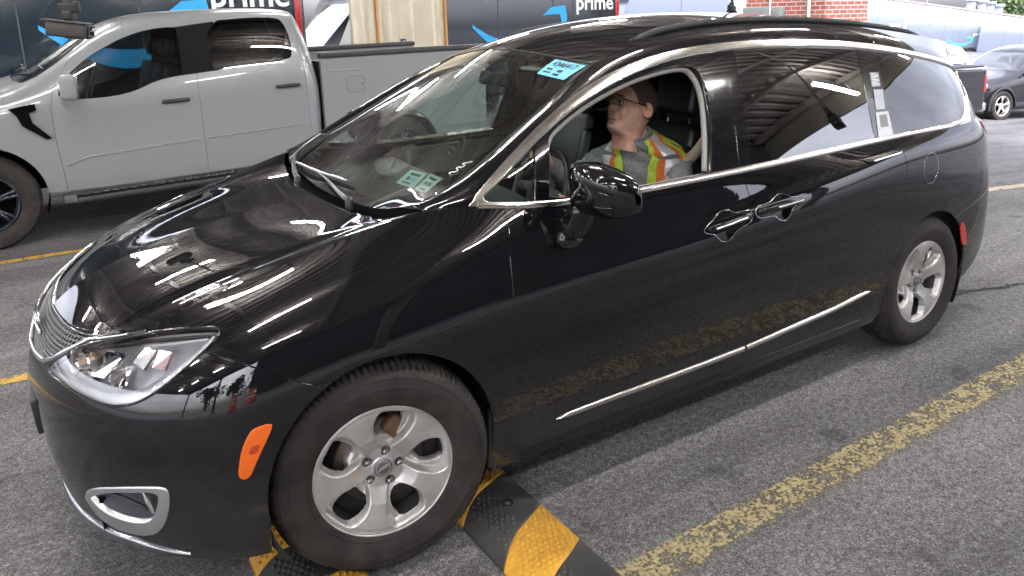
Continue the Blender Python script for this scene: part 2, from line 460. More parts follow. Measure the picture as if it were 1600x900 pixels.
# ---------------------------------------------------------------- the minivan's form (front axle at x = 0, nose towards -x, driver's side y < 0)
def van_patches(q=1.0):
    Z0 = [.20, .24, .32, .42, .55, .66, .73, .78, .82, .86]
    net = [
     [(-.80,0,.20),(-.88,0,.24),(-.90,0,.32),(-.925,0,.42),(-.94,0,.55),(-.935,0,.66),(-.915,0,.73),(-.895,0,.78),(-.87,0,.82),(-.83,0,.855)],
     [(-.79,.3,.20),(-.87,.3,.24),(-.89,.3,.32),(-.915,.3,.42),(-.925,.3,.55),(-.915,.3,.66),(-.90,.3,.73),(-.88,.3,.785),(-.855,.3,.825),(-.81,.3,.862)],
     [(-.76,.50,.20),(-.83,.52,.24),(-.855,.53,.32),(-.87,.53,.42),(-.88,.53,.55),(-.87,.52,.67),(-.85,.51,.75),(-.82,.50,.81),(-.78,.49,.85),(-.73,.48,.885)],
     [(-.68,.68,.205),(-.745,.71,.245),(-.765,.72,.32),(-.775,.725,.42),(-.78,.725,.55),(-.765,.715,.68),(-.74,.70,.77),(-.70,.685,.84),(-.66,.67,.885),(-.615,.655,.92)],
     [(-.575,.82,.21),(-.63,.845,.25),(-.65,.855,.32),(-.655,.86,.42),(-.655,.86,.56),(-.64,.855,.69),(-.61,.84,.79),(-.575,.81,.87),(-.545,.76,.925),(-.51,.69,.968)],
     [(-.47,.905,.215),(-.50,.935,.255),(-.52,.95,.32),(-.525,.955,.42),(-.52,.955,.57),(-.505,.95,.71),(-.48,.93,.82),(-.45,.89,.905),(-.42,.81,.965),(-.40,.70,1.008)],
     [(-.34,.945,.22),(-.34,.97,.26),(-.34,.985,.33),(-.34,.993,.43),(-.34,.995,.58),(-.33,.988,.73),(-.32,.965,.85),(-.30,.92,.945),(-.29,.83,1.01),(-.27,.715,1.045)],
     [(-.12,.955,.22),(-.12,.975,.26),(-.12,.99,.34),(-.12,1.0,.44),(-.12,1.005,.60),(-.12,1.0,.77),(-.12,.98,.885),(-.12,.93,.985),(-.12,.85,1.05),(-.10,.735,1.09)],
     [(.10,.955,.22),(.10,.975,.26),(.10,.99,.34),(.10,1.0,.44),(.10,1.008,.60),(.10,1.003,.77),(.10,.985,.89),(.10,.945,1.005),(.10,.87,1.09),(.08,.755,1.14)],
     [(.28,.955,.22),(.28,.97,.26),(.28,.985,.34),(.28,.995,.44),(.28,1.005,.60),(.28,1.003,.78),(.28,.99,.885),(.28,.955,1.03),(.27,.89,1.125),(.24,.78,1.185)],
     [(.42,.95,.22),(.42,.965,.26),(.42,.975,.34),(.42,.985,.44),(.42,1.0,.60),(.42,1.003,.78),(.42,.992,.885),(.42,.96,1.02),(.42,.925,1.11),(.40,.86,1.195)],
     [(.58,.945,.22),(.58,.96,.26),(.58,.97,.34),(.58,.98,.44),(.58,.998,.60),(.58,1.003,.80),(.58,.996,.895),(.58,.962,1.0),(.58,.945,1.09),(.58,.908,1.165)],
     [(.85,.945,.22),(.85,.958,.26),(.85,.967,.34),(.85,.978,.45),(.85,1.0,.62),(.85,1.008,.83),(.85,.998,.925),(.85,.962,1.01),(.85,.948,1.09),(.85,.922,1.15)],
     [(1.25,.945,.22),(1.25,.958,.26),(1.25,.967,.34),(1.25,.978,.45),(1.25,1.003,.62),(1.25,1.013,.86),(1.25,1.0,.95),(1.25,.965,1.03),(1.25,.95,1.09),(1.25,.928,1.15)],
     [(1.8,.945,.22),(1.8,.958,.26),(1.8,.967,.34),(1.8,.98,.46),(1.8,1.005,.64),(1.8,1.015,.90),(1.8,1.003,.985),(1.8,.968,1.05),(1.8,.952,1.105),(1.8,.93,1.16)],
     [(2.35,.945,.22),(2.35,.958,.26),(2.35,.97,.34),(2.35,.983,.47),(2.35,1.005,.67),(2.35,1.013,.94),(2.35,1.003,1.04),(2.35,.975,1.09),(2.35,.955,1.13),(2.35,.93,1.175)],
     [(2.75,.945,.225),(2.75,.96,.265),(2.75,.975,.35),(2.75,.99,.48),(2.75,1.005,.70),(2.75,1.008,.97),(2.75,1.0,1.085),(2.75,.978,1.13),(2.75,.957,1.16),(2.75,.928,1.19)],
     [(3.1,.95,.235),(3.1,.97,.275),(3.1,.988,.36),(3.1,.998,.50),(3.1,1.003,.72),(3.1,1.0,.98),(3.1,.985,1.10),(3.1,.967,1.145),(3.1,.949,1.17),(3.1,.925,1.195)],
     [(3.4,.945,.25),(3.4,.965,.29),(3.4,.98,.37),(3.4,.988,.51),(3.4,.99,.73),(3.4,.982,.96),(3.4,.967,1.08),(3.4,.952,1.13),(3.4,.936,1.16),(3.4,.915,1.19)],
     [(3.65,.915,.27),(3.66,.94,.31),(3.68,.955,.38),(3.70,.962,.52),(3.70,.965,.73),(3.68,.955,.96),(3.66,.94,1.09),(3.65,.927,1.13),(3.64,.912,1.165),(3.62,.89,1.20)],
     [(3.82,.84,.29),(3.86,.87,.33),(3.90,.885,.40),(3.92,.89,.54),(3.92,.89,.74),(3.88,.885,.95),(3.85,.88,1.08),(3.83,.865,1.13),(3.81,.85,1.17),(3.79,.83,1.205)],
     [(3.95,.68,.30),(4.00,.71,.34),(4.04,.73,.41),(4.07,.735,.55),(4.07,.73,.74),(4.01,.73,.93),(3.97,.73,1.07),(3.95,.72,1.14),(3.93,.71,1.18),(3.91,.70,1.21)],
     [(4.02,.35,.30),(4.07,.36,.34),(4.12,.37,.41),(4.15,.37,.55),(4.15,.37,.74),(4.08,.37,.92),(4.04,.37,1.06),(4.02,.36,1.14),(4.0,.35,1.18),(3.98,.35,1.21)],
     [(4.03,0,.30),(4.08,0,.34),(4.13,0,.41),(4.16,0,.55),(4.16,0,.74),(4.09,0,.92),(4.05,0,1.06),(4.03,0,1.14),(4.01,0,1.18),(3.99,0,1.21)],
    ]
    net = np.array([[(x, -w, z) for x, w, z in r] for r in net])
    P1 = bsurf(net, int(560 * q), int(100 * q))
    T = P1[:, -1]
    # where the hood's corner and the hood's rear end fall on the top row
    xs = T[:, 0]
    ic = int(np.argmin(np.abs(T[:, 0] + .60) + (T[:, 0] > 0) * 9 + np.abs(T[:, 1] + .66)))
    ie = int(np.argmin(np.abs(T[:len(T) // 2, 0] - .25)))
    Tf = resample(T[:ic + 1], int(80 * q)); Ts = resample(T[ic:ie + 1], int(130 * q))
    hc = bcurve([(-.83, 0, .855), (-.78, 0, .905), (-.66, 0, .965), (-.45, 0, 1.035), (-.2, 0, 1.085), (0, 0, 1.105), (.13, 0, 1.115)], int(130 * q))
    hc[0] = Tf[0]
    hc = resample(hc, len(Ts))
    e = Ts[-1]
    hr = bcurve([(.13, 0, 1.115), (.13, -.2, 1.115), (.15, -.42, 1.115), (.19, -.62, 1.125), tuple(e + [-.03, .05, -.012]), tuple(e)], len(Tf))
    H = coons(Tf, hr, hc, Ts)                      # u: centre->edge, v: front->rear
    # raised power-dome lines: gentle crown between centre and edge
    s = np.linspace(0, 1, H.shape[0])[:, None]; t = np.linspace(0, 1, H.shape[1])[None]
    H[..., 2] += .016 * np.sin(np.pi * s) ** 1.5 * np.sin(np.pi * np.clip(t, 0, 1)) ** .8
    H[..., 2] += -.006 * np.exp(-((s - .80) / .06) ** 2) * np.sin(np.pi * t) ** .5
    # ---- greenhouse side
    g = [
     [(.24,.775,1.185),(.24,.772,1.19),(.24,.768,1.192),(.24,.762,1.194),(.24,.757,1.196),(.24,.75,1.196)],
     [(.36,.855,1.19),(.355,.845,1.205),(.35,.83,1.215),(.35,.80,1.226),(.35,.775,1.226),(.36,.745,1.222)],
     [(.50,.89,1.17),(.50,.878,1.21),(.49,.865,1.25),(.48,.83,1.295),(.48,.78,1.30),(.50,.728,1.285)],
     [(.68,.912,1.155),(.68,.888,1.22),(.68,.858,1.31),(.67,.82,1.385),(.66,.76,1.40),(.67,.694,1.385)],
     [(.90,.922,1.15),(.90,.89,1.24),(.90,.842,1.38),(.89,.80,1.49),(.87,.74,1.515),(.88,.652,1.495)],
     [(1.12,.926,1.15),(1.12,.888,1.26),(1.12,.83,1.43),(1.12,.775,1.58),(1.11,.715,1.625),(1.126,.60,1.64)],
     [(1.4,.928,1.15),(1.4,.885,1.27),(1.4,.822,1.46),(1.4,.752,1.655),(1.4,.70,1.705),(1.38,.60,1.705)],
     [(1.75,.93,1.16),(1.75,.888,1.28),(1.75,.82,1.48),(1.75,.745,1.69),(1.75,.695,1.74),(1.75,.60,1.755)],
     [(2.2,.93,1.17),(2.2,.888,1.29),(2.2,.82,1.48),(2.2,.745,1.69),(2.2,.69,1.745),(2.2,.595,1.768)],
     [(2.7,.93,1.19),(2.7,.888,1.30),(2.7,.82,1.47),(2.7,.742,1.655),(2.7,.68,1.72),(2.7,.585,1.752)],
     [(3.1,.925,1.195),(3.1,.877,1.31),(3.1,.81,1.45),(3.1,.735,1.605),(3.1,.67,1.68),(3.1,.57,1.722)],
     [(3.45,.91,1.19),(3.45,.858,1.31),(3.45,.79,1.43),(3.45,.715,1.54),(3.45,.65,1.62),(3.45,.545,1.685)],
     [(3.66,.88,1.20),(3.66,.83,1.31),(3.66,.765,1.41),(3.66,.70,1.50),(3.68,.64,1.57),(3.72,.52,1.655)],
     [(3.78,.83,1.205),(3.77,.785,1.31),(3.76,.73,1.40),(3.76,.67,1.48),(3.80,.61,1.55),(3.92,.49,1.63)],
     [(3.90,.71,1.21),(3.87,.675,1.31),(3.85,.63,1.40),(3.85,.59,1.47),(3.90,.55,1.54),(4.03,.46,1.615)],
    ]
    g = np.array([[(x, -w, z) for x, w, z in r] for r in g])
    P3 = bsurf(g, int(300 * q), int(90 * q))
    # snap its lower edge to the belt line below it
    A = T[ie:]
    b0 = P3[:, 0]
    tgt = np.empty_like(b0)
    for i, p in enumerate(b0):
        tgt[i] = A[np.argmin(((A - p) ** 2).sum(1))]
    tgt = np.stack([np.convolve(np.pad(tgt[:, k], 4, mode='edge'), np.ones(9) / 9, 'valid') for k in range(3)], 1)
    w = (1 - np.linspace(0, 1, P3.shape[1])) ** 3
    P3 = P3 + (tgt - b0)[:, None] * w[None, :, None]
    E_ = P3[:, -1]
    ih = int(np.argmin(np.abs(E_[:, 0] - 1.126)))
    # windshield: from base centre to header, both halves
    side = resample(E_[2:ih + 1], int(120 * q))
    nw = int(140 * q)
    base = bcurve([side[0], side[0] + [-.075, .09, -.03], (.215, -.45, 1.13), (.185, -.2, 1.122), (.18, 0, 1.122), (.185, .2, 1.122), (.215, .45, 1.13), side[0] * [1, -1, 1] + [-.075, -.09, -.03], side[0] * [1, -1, 1]], nw)
    e = side[-1]
    head = bcurve([e, e + [-.032, .15, .018], (1.055, -.2, 1.675), (1.05, 0, 1.678), (1.055, .2, 1.675), e * [1, -1, 1] + [-.032, -.15, .018], e * [1, -1, 1]], nw)
    WS = coons(base, head, side, side * [1, -1, 1])
    t = np.linspace(0, 1, WS.shape[1])[None]; s = np.linspace(-1, 1, WS.shape[0])[:, None]
    bow = .022 * np.sin(np.pi * t) * (1 - s ** 2) ** .7
    WS[..., 0] -= bow * .75; WS[..., 2] += bow * .6
    # roof
    rs = resample(E_[ih:], int(200 * q))
    rear = bcurve([rs[-1], rs[-1] + [.04, .15, .012], (4.09, -.15, 1.638), (4.09, .15, 1.638), rs[-1] * [1, -1, 1] + [.04, -.15, .012], rs[-1] * [1, -1, 1]], nw)
    RF = coons(head, rear, rs, rs * [1, -1, 1])
    t = np.linspace(0, 1, RF.shape[1])[None]; s = np.linspace(-1, 1, RF.shape[0])[:, None]
    RF[..., 2] += .028 * (1 - s ** 2) * np.sin(np.pi * np.clip(t * 1.0, 0, 1)) ** .7
    # tailgate upper
    re_ = P3[-1]                                    # column from belt to roof at the rear corner
    low = resample(T[int(np.argmin(((T - re_[0]) ** 2).sum(1))):], int(60 * q))
    lowf = np.concatenate([low, (low * [1, -1, 1])[::-1][1:]])
    lowf = resample(lowf, nw); lowf[0] = re_[0]
    TG = coons(lowf, rear, resample(re_, int(60 * q)), resample(re_, int(60 * q)) * [1, -1, 1])
    return dict(side=Patch(P1), hood=Patch(H), green=Patch(P3), glass=Patch(WS, True), roof=Patch(RF, True), gate=Patch(TG)), dict(ic=ic, ie=ie, ih=ih)
# ---------------------------------------------------------------- shared materials
def _paint():
    m = mat('black_paint', (.0028, .0028, .004), .5, 0, .0, coat=1.0, coat_rough=.012, ior=1.5)
    BS(m).inputs['Coat IOR'].default_value = 1.6
    t = N(m, 'ShaderNodeTexCoord'); n = N(m, 'ShaderNodeTexNoise', Scale=900, Detail=2); b = N(m, 'ShaderNodeBump', Strength=.012, Distance=.001)
    n2 = N(m, 'ShaderNodeTexNoise', Scale=2.2, Detail=5); mr = N(m, 'ShaderNodeMapRange'); mr.inputs['From Min'].default_value = .45; mr.inputs['From Max'].default_value = .8; mr.inputs['To Min'].default_value = .004; mr.inputs['To Max'].default_value = .02
    L(m, t.outputs['Object'], n.inputs['Vector']); L(m, n.outputs['Fac'], b.inputs['Height']); BS(m).inputs['Specular IOR Level'].default_value = 0
    L(m, t.outputs['Object'], n2.inputs['Vector']); L(m, n2.outputs['Fac'], mr.inputs['Value']); L(m, mr.outputs['Result'], BS(m).inputs['Coat Roughness'])
    n5 = N(m, 'ShaderNodeTexNoise', Scale=55, Detail=2); b5 = N(m, 'ShaderNodeBump', Strength=.02, Distance=.002); L(m, t.outputs['Object'], n5.inputs['Vector']); L(m, n5.outputs['Fac'], b5.inputs['Height']); L(m, b5.outputs['Normal'], BS(m).inputs['Coat Normal'])
    # road dust that settles low on the doors
    sx = N(m, 'ShaderNodeSeparateXYZ'); d = N(m, 'ShaderNodeMapRange'); d.inputs['From Min'].default_value = .62; d.inputs['From Max'].default_value = .25; d.inputs['To Min'].default_value = 0; d.inputs['To Max'].default_value = 1
    n3 = N(m, 'ShaderNodeTexNoise', Scale=7, Detail=7); mu = N(m, 'ShaderNodeMath', operation='MULTIPLY'); mc = N(m, 'ShaderNodeMixRGB')
    mp_ = N(m, 'ShaderNodeMapping'); mp_.inputs['Scale'].default_value = (1, 1, .25)
    mc.inputs['Color1'].default_value = (.0045, .0045, .006, 1); mc.inputs['Color2'].default_value = (.045, .042, .041, 1)
    L(m, t.outputs['Object'], sx.inputs['Vector']); L(m, sx.outputs['Z'], d.inputs['Value']); L(m, t.outputs['Object'], mp_.inputs['Vector']); L(m, mp_.outputs['Vector'], n3.inputs['Vector'])
    L(m, d.outputs['Result'], mu.inputs[0]); L(m, n3.outputs['Fac'], mu.inputs[1]); L(m, mu.outputs['Value'], mc.inputs['Fac']); L(m, mc.outputs['Color'], BS(m).inputs['Base Color'])
_paint()
mat('gloss_black', (.004, .004, .005), .08, 0, .5, coat=.6, coat_rough=.02)
mat('matte_black', (.012, .012, .013), .65)
mat('dark_plastic', (.022, .022, .024), .5)
mat('void_black', (.002, .002, .002), .9, spec=.1)
noisy(mat('chrome', (.62, .60, .57), .2, 1.0), 30, (.66, .62, .57), (.76, .73, .69), rough=(.17, .26))
mat('bright_chrome', (.85, .85, .86), .06, 1.0)
noisy(mat('alloy', (.42, .42, .42), .36, .65), 9, (.46, .45, .44), (.62, .61, .60), rough=(.28, .45), bump=.02, bscale=400, bdist=.001)
mat('alloy_dark', (.10, .10, .105), .45, .6)
noisy(mat('tyre', (.03, .026, .024), .7, 0, .35), 14, (.014, .0125, .0125), (.034, .028, .026), bump=.25, bscale=260, bdist=.002, rough=(.6, .85))
noisy(mat('tread', (.03, .03, .03), .85, 0, .3), 20, (.018, .017, .017), (.045, .041, .038), bump=.2, bscale=300, bdist=.002)
mat('rotor', (.22, .17, .13), .45, .8)
mat('brake_brown', (.10, .055, .028), .75)
glass('windshield_glass', (.80, .93, .87), 1.75, .0, 1.52, dirt=.012)
glass('clear_glass', (.80, .90, .86), 1.2, 0)
glass('privacy_glass', (.045, .05, .055), 2.5, 0, 1.55)
glass('lamp_lens', (.95, .96, .98), 2.4, .0, 1.5)
glass('rear_privacy_glass', (.04, .045, .05), 1.5, 0, 1.5)
mat('leather_black', (.018, .019, .022), .38, 0, .5)
mat('trim_grey', (.33, .32, .30), .6)
mat('headliner', (.42, .42, .40), .85)
mat('dash_dark', (.03, .032, .033), .55)
mat('amber', (.75, .13, .01), .22, 0, .5, coat=.5, emis=(1, .22, .02), es=.0)
mat('red_lens', (.45, .015, .02), .18, 0, .5, coat=.6)
mat('white_plastic', (.75, .76, .78), .35)
mat('black_wiper', (.02, .02, .022), .35)
mat('white_print', (.85, .87, .88), .6)
mat('black_print', (.02, .02, .025), .6)
mat('blue_paper', (.16, .52, .72), .6)
mat('pale_green_paper', (.50, .74, .70), .6)
# ---------------------------------------------------------------- ground, markings, canopy
def ground_z(x, y=0):
    t = max(0.0, x - 6.0); t = t * t / (t + 1.2)
    return -1.75 * (1 - math.exp(-t / 22.0))

def asphalt(name, lo, hi, patchy=True):
    m = mat(name, (.08, .08, .08), .85, 0, .3)
    t = N(m, 'ShaderNodeTexCoord'); v = N(m, 'ShaderNodeTexVoronoi', Scale=185); v2 = N(m, 'ShaderNodeTexVoronoi', Scale=320)
    n = N(m, 'ShaderNodeTexNoise', Scale=.55, Detail=8, Roughness=.62); n3 = N(m, 'ShaderNodeTexNoise', Scale=34, Detail=5)
    r = N(m, 'ShaderNodeValToRGB'); e = r.color_ramp.elements
    e[0].position = .05; e[0].color = (*[c * .55 for c in lo], 1); e[1].position = .97; e[1].color = (*[c * 1.45 for c in hi], 1)
    a = e.new(.45); a.color = (*lo, 1); a = e.new(.82); a.color = (*hi, 1)
    sp = N(m, 'ShaderNodeSeparateColor')
    L(m, t.outputs['Object'], v.inputs['Vector']); L(m, t.outputs['Object'], v2.inputs['Vector']); L(m, t.outputs['Object'], n.inputs['Vector']); L(m, t.outputs['Object'], n3.inputs['Vector'])
    L(m, v.outputs['Color'], sp.inputs['Color']); L(m, sp.outputs['Red'], r.inputs['Fac'])
    big = N(m, 'ShaderNodeMapRange'); big.inputs['From Min'].default_value = .3; big.inputs['From Max'].default_value = .7; big.inputs['To Min'].default_value = .72; big.inputs['To Max'].default_value = 1.22
    L(m, n.outputs['Fac'], big.inputs['Value'])
    mul = N(m, 'ShaderNodeMixRGB', blend_type='MULTIPLY'); mul.inputs['Fac'].default_value = 1; L(m, r.outputs['Color'], mul.inputs['Color1']); L(m, big.outputs['Result'], mul.inputs['Color2'])
    m3 = N(m, 'ShaderNodeMapRange'); m3.inputs['From Min'].default_value = .35; m3.inputs['From Max'].default_value = .65; m3.inputs['To Min'].default_value = .76; m3.inputs['To Max'].default_value = 1.2
    L(m, n3.outputs['Fac'], m3.inputs['Value'])
    mul2 = N(m, 'ShaderNodeMixRGB', blend_type='MULTIPLY'); mul2.inputs['Fac'].default_value = 1; L(m, mul.outputs['Color'], mul2.inputs['Color1']); L(m, m3.outputs['Result'], mul2.inputs['Color2'])
    out = mul2.outputs['Color']
    # wheel tracks and oil drips along the lane
    ms = N(m, 'ShaderNodeMapping'); ms.inputs['Scale'].default_value = (.22, 2.3, 1); nt_ = N(m, 'ShaderNodeTexNoise', Scale=1.0, Detail=7, Roughness=.6); L(m, t.outputs['Object'], ms.inputs['Vector']); L(m, ms.outputs['Vector'], nt_.inputs['Vector'])
    mt_ = N(m, 'ShaderNodeMapRange'); mt_.inputs['From Min'].default_value = .36; mt_.inputs['From Max'].default_value = .62; mt_.inputs['To Min'].default_value = .66; mt_.inputs['To Max'].default_value = 1.12; L(m, nt_.outputs['Fac'], mt_.inputs['Value'])
    no_ = N(m, 'ShaderNodeTexNoise', Scale=2.9, Detail=5); mo = N(m, 'ShaderNodeMapRange'); mo.inputs['From Min'].default_value = .63; mo.inputs['From Max'].default_value = .72; mo.inputs['To Min'].default_value = 1; mo.inputs['To Max'].default_value = .55; L(m, t.outputs['Object'], no_.inputs['Vector']); L(m, no_.outputs['Fac'], mo.inputs['Value'])
    pm = N(m, 'ShaderNodeMath', operation='MULTIPLY'); L(m, mt_.outputs['Result'], pm.inputs[0]); L(m, mo.outputs['Result'], pm.inputs[1])
    m6 = N(m, 'ShaderNodeMixRGB', blend_type='MULTIPLY'); m6.inputs['Fac'].default_value = 1; L(m, out, m6.inputs['Color1']); L(m, pm.outputs['Value'], m6.inputs['Color2']); out = m6.outputs['Color']
    if patchy:
        # hairline cracks
        nd = N(m, 'ShaderNodeTexNoise', Scale=1.7, Detail=6); ad = N(m, 'ShaderNodeMixRGB', blend_type='ADD'); ad.inputs['Fac'].default_value = .9
        L(m, t.outputs['Object'], nd.inputs['Vector']); L(m, t.outputs['Object'], ad.inputs['Color1']); L(m, nd.outputs['Color'], ad.inputs['Color2'])
        vc = N(m, 'ShaderNodeTexVoronoi', Scale=.33, feature='DISTANCE_TO_EDGE'); L(m, ad.outputs['Color'], vc.inputs['Vector'])
        cr_ = N(m, 'ShaderNodeMapRange'); cr_.inputs['From Min'].default_value = .0015; cr_.inputs['From Max'].default_value = .006; cr_.inputs['To Min'].default_value = .25; cr_.inputs['To Max'].default_value = 1
        L(m, vc.outputs['Distance'], cr_.inputs['Value'])
        m4 = N(m, 'ShaderNodeMixRGB', blend_type='MULTIPLY'); m4.inputs['Fac'].default_value = .30; L(m, out, m4.inputs['Color1']); L(m, cr_.outputs['Result'], m4.inputs['Color2']); out = m4.outputs['Color']
    L(m, out, BS(m).inputs['Base Color'])
    b = N(m, 'ShaderNodeBump', Strength=.7, Distance=.005); b2 = N(m, 'ShaderNodeBump', Strength=.5, Distance=.004)
    L(m, v.outputs['Distance'], b.inputs['Height']); L(m, v2.outputs['Distance'], b2.inputs['Height']); L(m, b.outputs['Normal'], b2.inputs['Normal']); L(m, b2.outputs['Normal'], BS(m).inputs['Normal'])
    return m
asphalt('asphalt', (.155, .150, .153), (.212, .206, .211))

xs = np.concatenate([np.linspace(-250, -10, 9), np.linspace(-9, 6, 7), np.linspace(6.4, 20, 30), np.linspace(22, 96, 20), [150, 400]])
ys_ = np.concatenate([np.linspace(-200, -20, 6), np.linspace(-12, 40, 9), [80, 150, 400]])
m_ = MB(); m_.grid(np.array([[(x, y, ground_z(x)) for y in ys_] for x in xs]))
g_ = obj('ground', m_, MAT['asphalt']); tag(g_, kind='structure')

def line_mat(name, c, wear, scale=9, fine=70):
    m = mat(name, c, .75, 0, .3); nt = m.node_tree; o = nt.nodes['Material Output']
    t = N(m, 'ShaderNodeTexCoord'); n = N(m, 'ShaderNodeTexNoise', Scale=scale, Detail=8, Roughness=.7); v = N(m, 'ShaderNodeTexVoronoi', Scale=95)
    ng = N(m, 'ShaderNodeTexNoise', Scale=fine, Detail=4)
    L(m, t.outputs['Object'], n.inputs['Vector']); L(m, t.outputs['Object'], v.inputs['Vector']); L(m, t.outputs['Object'], ng.inputs['Vector'])
    a = N(m, 'ShaderNodeMath', operation='MULTIPLY'); a.inputs[1].default_value = .55; L(m, ng.outputs['Fac'], a.inputs[0])
    s = N(m, 'ShaderNodeMath', operation='ADD'); L(m, n.outputs['Fac'], s.inputs[0]); L(m, a.outputs['Value'], s.inputs[1])
    # thinner towards the line's edges (generated y runs across the line)
    sx = N(m, 'ShaderNodeSeparateXYZ'); L(m, t.outputs['Generated'], sx.inputs['Vector'])
    e1 = N(m, 'ShaderNodeMath', operation='SUBTRACT'); e1.inputs[1].default_value = .5; L(m, sx.outputs['Y'], e1.inputs[0])
    e2 = N(m, 'ShaderNodeMath', operation='ABSOLUTE'); L(m, e1.outputs['Value'], e2.inputs[0])
    e3 = N(m, 'ShaderNodeMapRange'); e3.inputs['From Min'].default_value = .30; e3.inputs['From Max'].default_value = .5; e3.inputs['To Min'].default_value = 0; e3.inputs['To Max'].default_value = -.30; L(m, e2.outputs['Value'], e3.inputs['Value'])
    s2 = N(m, 'ShaderNodeMath', operation='ADD'); L(m, s.outputs['Value'], s2.inputs[0]); L(m, e3.outputs['Result'], s2.inputs[1])
    r = N(m, 'ShaderNodeMapRange'); r.inputs['From Min'].default_value = wear; r.inputs['From Max'].default_value = wear + .16
    L(m, s2.outputs['Value'], r.inputs['Value'])
    cc = N(m, 'ShaderNodeValToRGB'); cc.color_ramp.elements[0].color = (*[k * .55 for k in c], 1); cc.color_ramp.elements[1].color = (*[min(1, k * 1.25) for k in c], 1); cc.color_ramp.elements[0].position = .3; cc.color_ramp.elements[1].position = .7
    L(m, ng.outputs['Fac'], cc.inputs['Fac']); L(m, cc.outputs['Color'], BS(m).inputs['Base Color'])
    b = N(m, 'ShaderNodeBump', Strength=.8, Distance=.005); L(m, v.outputs['Distance'], b.inputs['Height']); L(m, b.outputs['Normal'], BS(m).inputs['Normal'])
    tr = N(m, 'ShaderNodeBsdfTransparent'); ms = N(m, 'ShaderNodeMixShader'); L(m, r.outputs['Result'], ms.inputs['Fac']); L(m, tr.outputs['BSDF'], ms.inputs[1]); L(m, BS(m).outputs['BSDF'], ms.inputs[2]); L(m, ms.outputs['Shader'], o.inputs['Surface'])
    return m
line_mat('worn_yellow', (.36, .30, .17), .665, 11)
line_mat('yellow_line', (.55, .34, .07), .60)
line_mat('tan_line', (.50, .42, .32), .60)
def stripe(name, x0, x1, y0, y1, w, m, n=12):
    k = MB(); V = []
    for i in range(n):
        t = i / (n - 1); x = x0 + (x1 - x0) * t; y = y0 + (y1 - y0) * t
        V.append([(x, y - w / 2, ground_z(x) + .004), (x, y + w / 2, ground_z(x) + .004)])
    k.grid(V, flip=False); o = obj(name, k, MAT[m]); tag(o, kind='structure'); return o
stripe('road_marking', -.6, 13.5, -1.50, -1.36, .17, 'worn_yellow', 30)
stripe('road_marking', -9, 2.0, 1.62, 1.60, .11, 'yellow_line')
stripe('road_marking', -9, 9, 4.17, 4.25, .10, 'yellow_line')
stripe('road_marking', 5.8, 14, .97, .62, .13, 'tan_line', 30)

# canopy: ribbed steel deck on beams, tube lamps below it
noisy(mat('deck_steel', (.30, .24, .20), .55, .25), 1.3, (.31, .275, .26), (.52, .47, .45), rough=(.4, .7))
noisy(mat('deck_panel', (.34, .31, .28), .6, .1), .8, (.27, .25, .22), (.40, .37, .33))
mat('beam_steel', (.10, .10, .095), .6, .2)
ZC = 4.5
cx0, cx1, cy0, cy1 = -15.5, 10.3, -8.4, 14.2
pitch = .30; prof = [(0, 0), (.13, 0), (.145, .085), (.27, .085), (.285, 0)]
k = MB(); yy = []; y = cy0
while y < cy1:
    yy += [(y + a, ZC + b) for a, b in prof]; y += pitch
k.grid([[(x, a, b) for a, b in yy] for x in (cx0, cx1)])
canopy = thing('canopy', 'ribbed brown steel canopy over the drive lanes with tube lamps below', 'canopy', (0, 0, 0))
obj('roof_deck', k, MAT['deck_steel'], canopy, auto=20)
k = MB(); k.box(((cx0 + cx1) / 2, (cy0 + cy1) / 2, ZC + .16), (cx1 - cx0 + .1, cy1 - cy0 + .1, .12)); obj('roof_slab', k, MAT['deck_panel'], canopy)
for x in np.arange(cx0 + .9, cx1, 1.45):
    k = MB(); k.box((x, (cy0 + cy1) / 2, ZC - .05), (.025, cy1 - cy0, .09)); k.box((x, (cy0 + cy1) / 2, ZC - .105), (.11, cy1 - cy0, .012)); obj('purlin', k, MAT['deck_steel'], canopy)
for y in (-7.9, 3.6, 13.7):
    k = MB(); k.box(((cx0 + cx1) / 2, y, ZC - .28), (cx1 - cx0, .02, .34)); k.box(((cx0 + cx1) / 2, y, ZC - .46), (cx1 - cx0, .2, .02)); k.box(((cx0 + cx1) / 2, y, ZC - .105), (cx1 - cx0, .2, .02)); obj('beam', k, MAT['beam_steel'], canopy)
for x in (cx0, cx1):
    k = MB(); k.box((x, (cy0 + cy1) / 2, ZC - .12), (.06, cy1 - cy0, .62)); obj('fascia', k, MAT['deck_panel'], canopy)
k = MB(); k.box(((cx0 + cx1) / 2, cy0, ZC - .12), (cx1 - cx0, .06, .62)); obj('fascia', k, MAT['deck_panel'], canopy)
for x in (-14.8, -6.6, 1.9, 10.2):
    k = MB(); k.box((x, -7.9, 2.0), (.22, .22, 4.05), bev=.015); k.box((x, -7.9, .012), (.4, .4, .024)); obj('column', k, MAT['beam_steel'], canopy)
mat('tube_light', (1, 1, 1), .5, emis=(1.0, .99, .94), es=60)
mat('lamp_housing', (.75, .75, .74), .4)
def tube_lamp(x, y, i):
    t = thing('tube_lamp', 'white tube lamp hung lengthwise below the canopy deck', 'lamp', (x, y, ZC - .45), 0, 'tube lamps under the canopy')
    k = MB(); k.box((0, 0, .03), (1.26, .04, .035), bev=.008); k.tube([(-.5, 0, .04), (-.5, 0, .45)], .004, 6); k.tube([(.5, 0, .04), (.5, 0, .45)], .004, 6); obj('housing', k, MAT['lamp_housing'], t)
    for s in (-1, 1):
        k = MB(); k.tube([(-.6, s * .045, 0), (.6, s * .045, 0)], .016, 8); obj('tube', k, MAT['tube_light'], t)
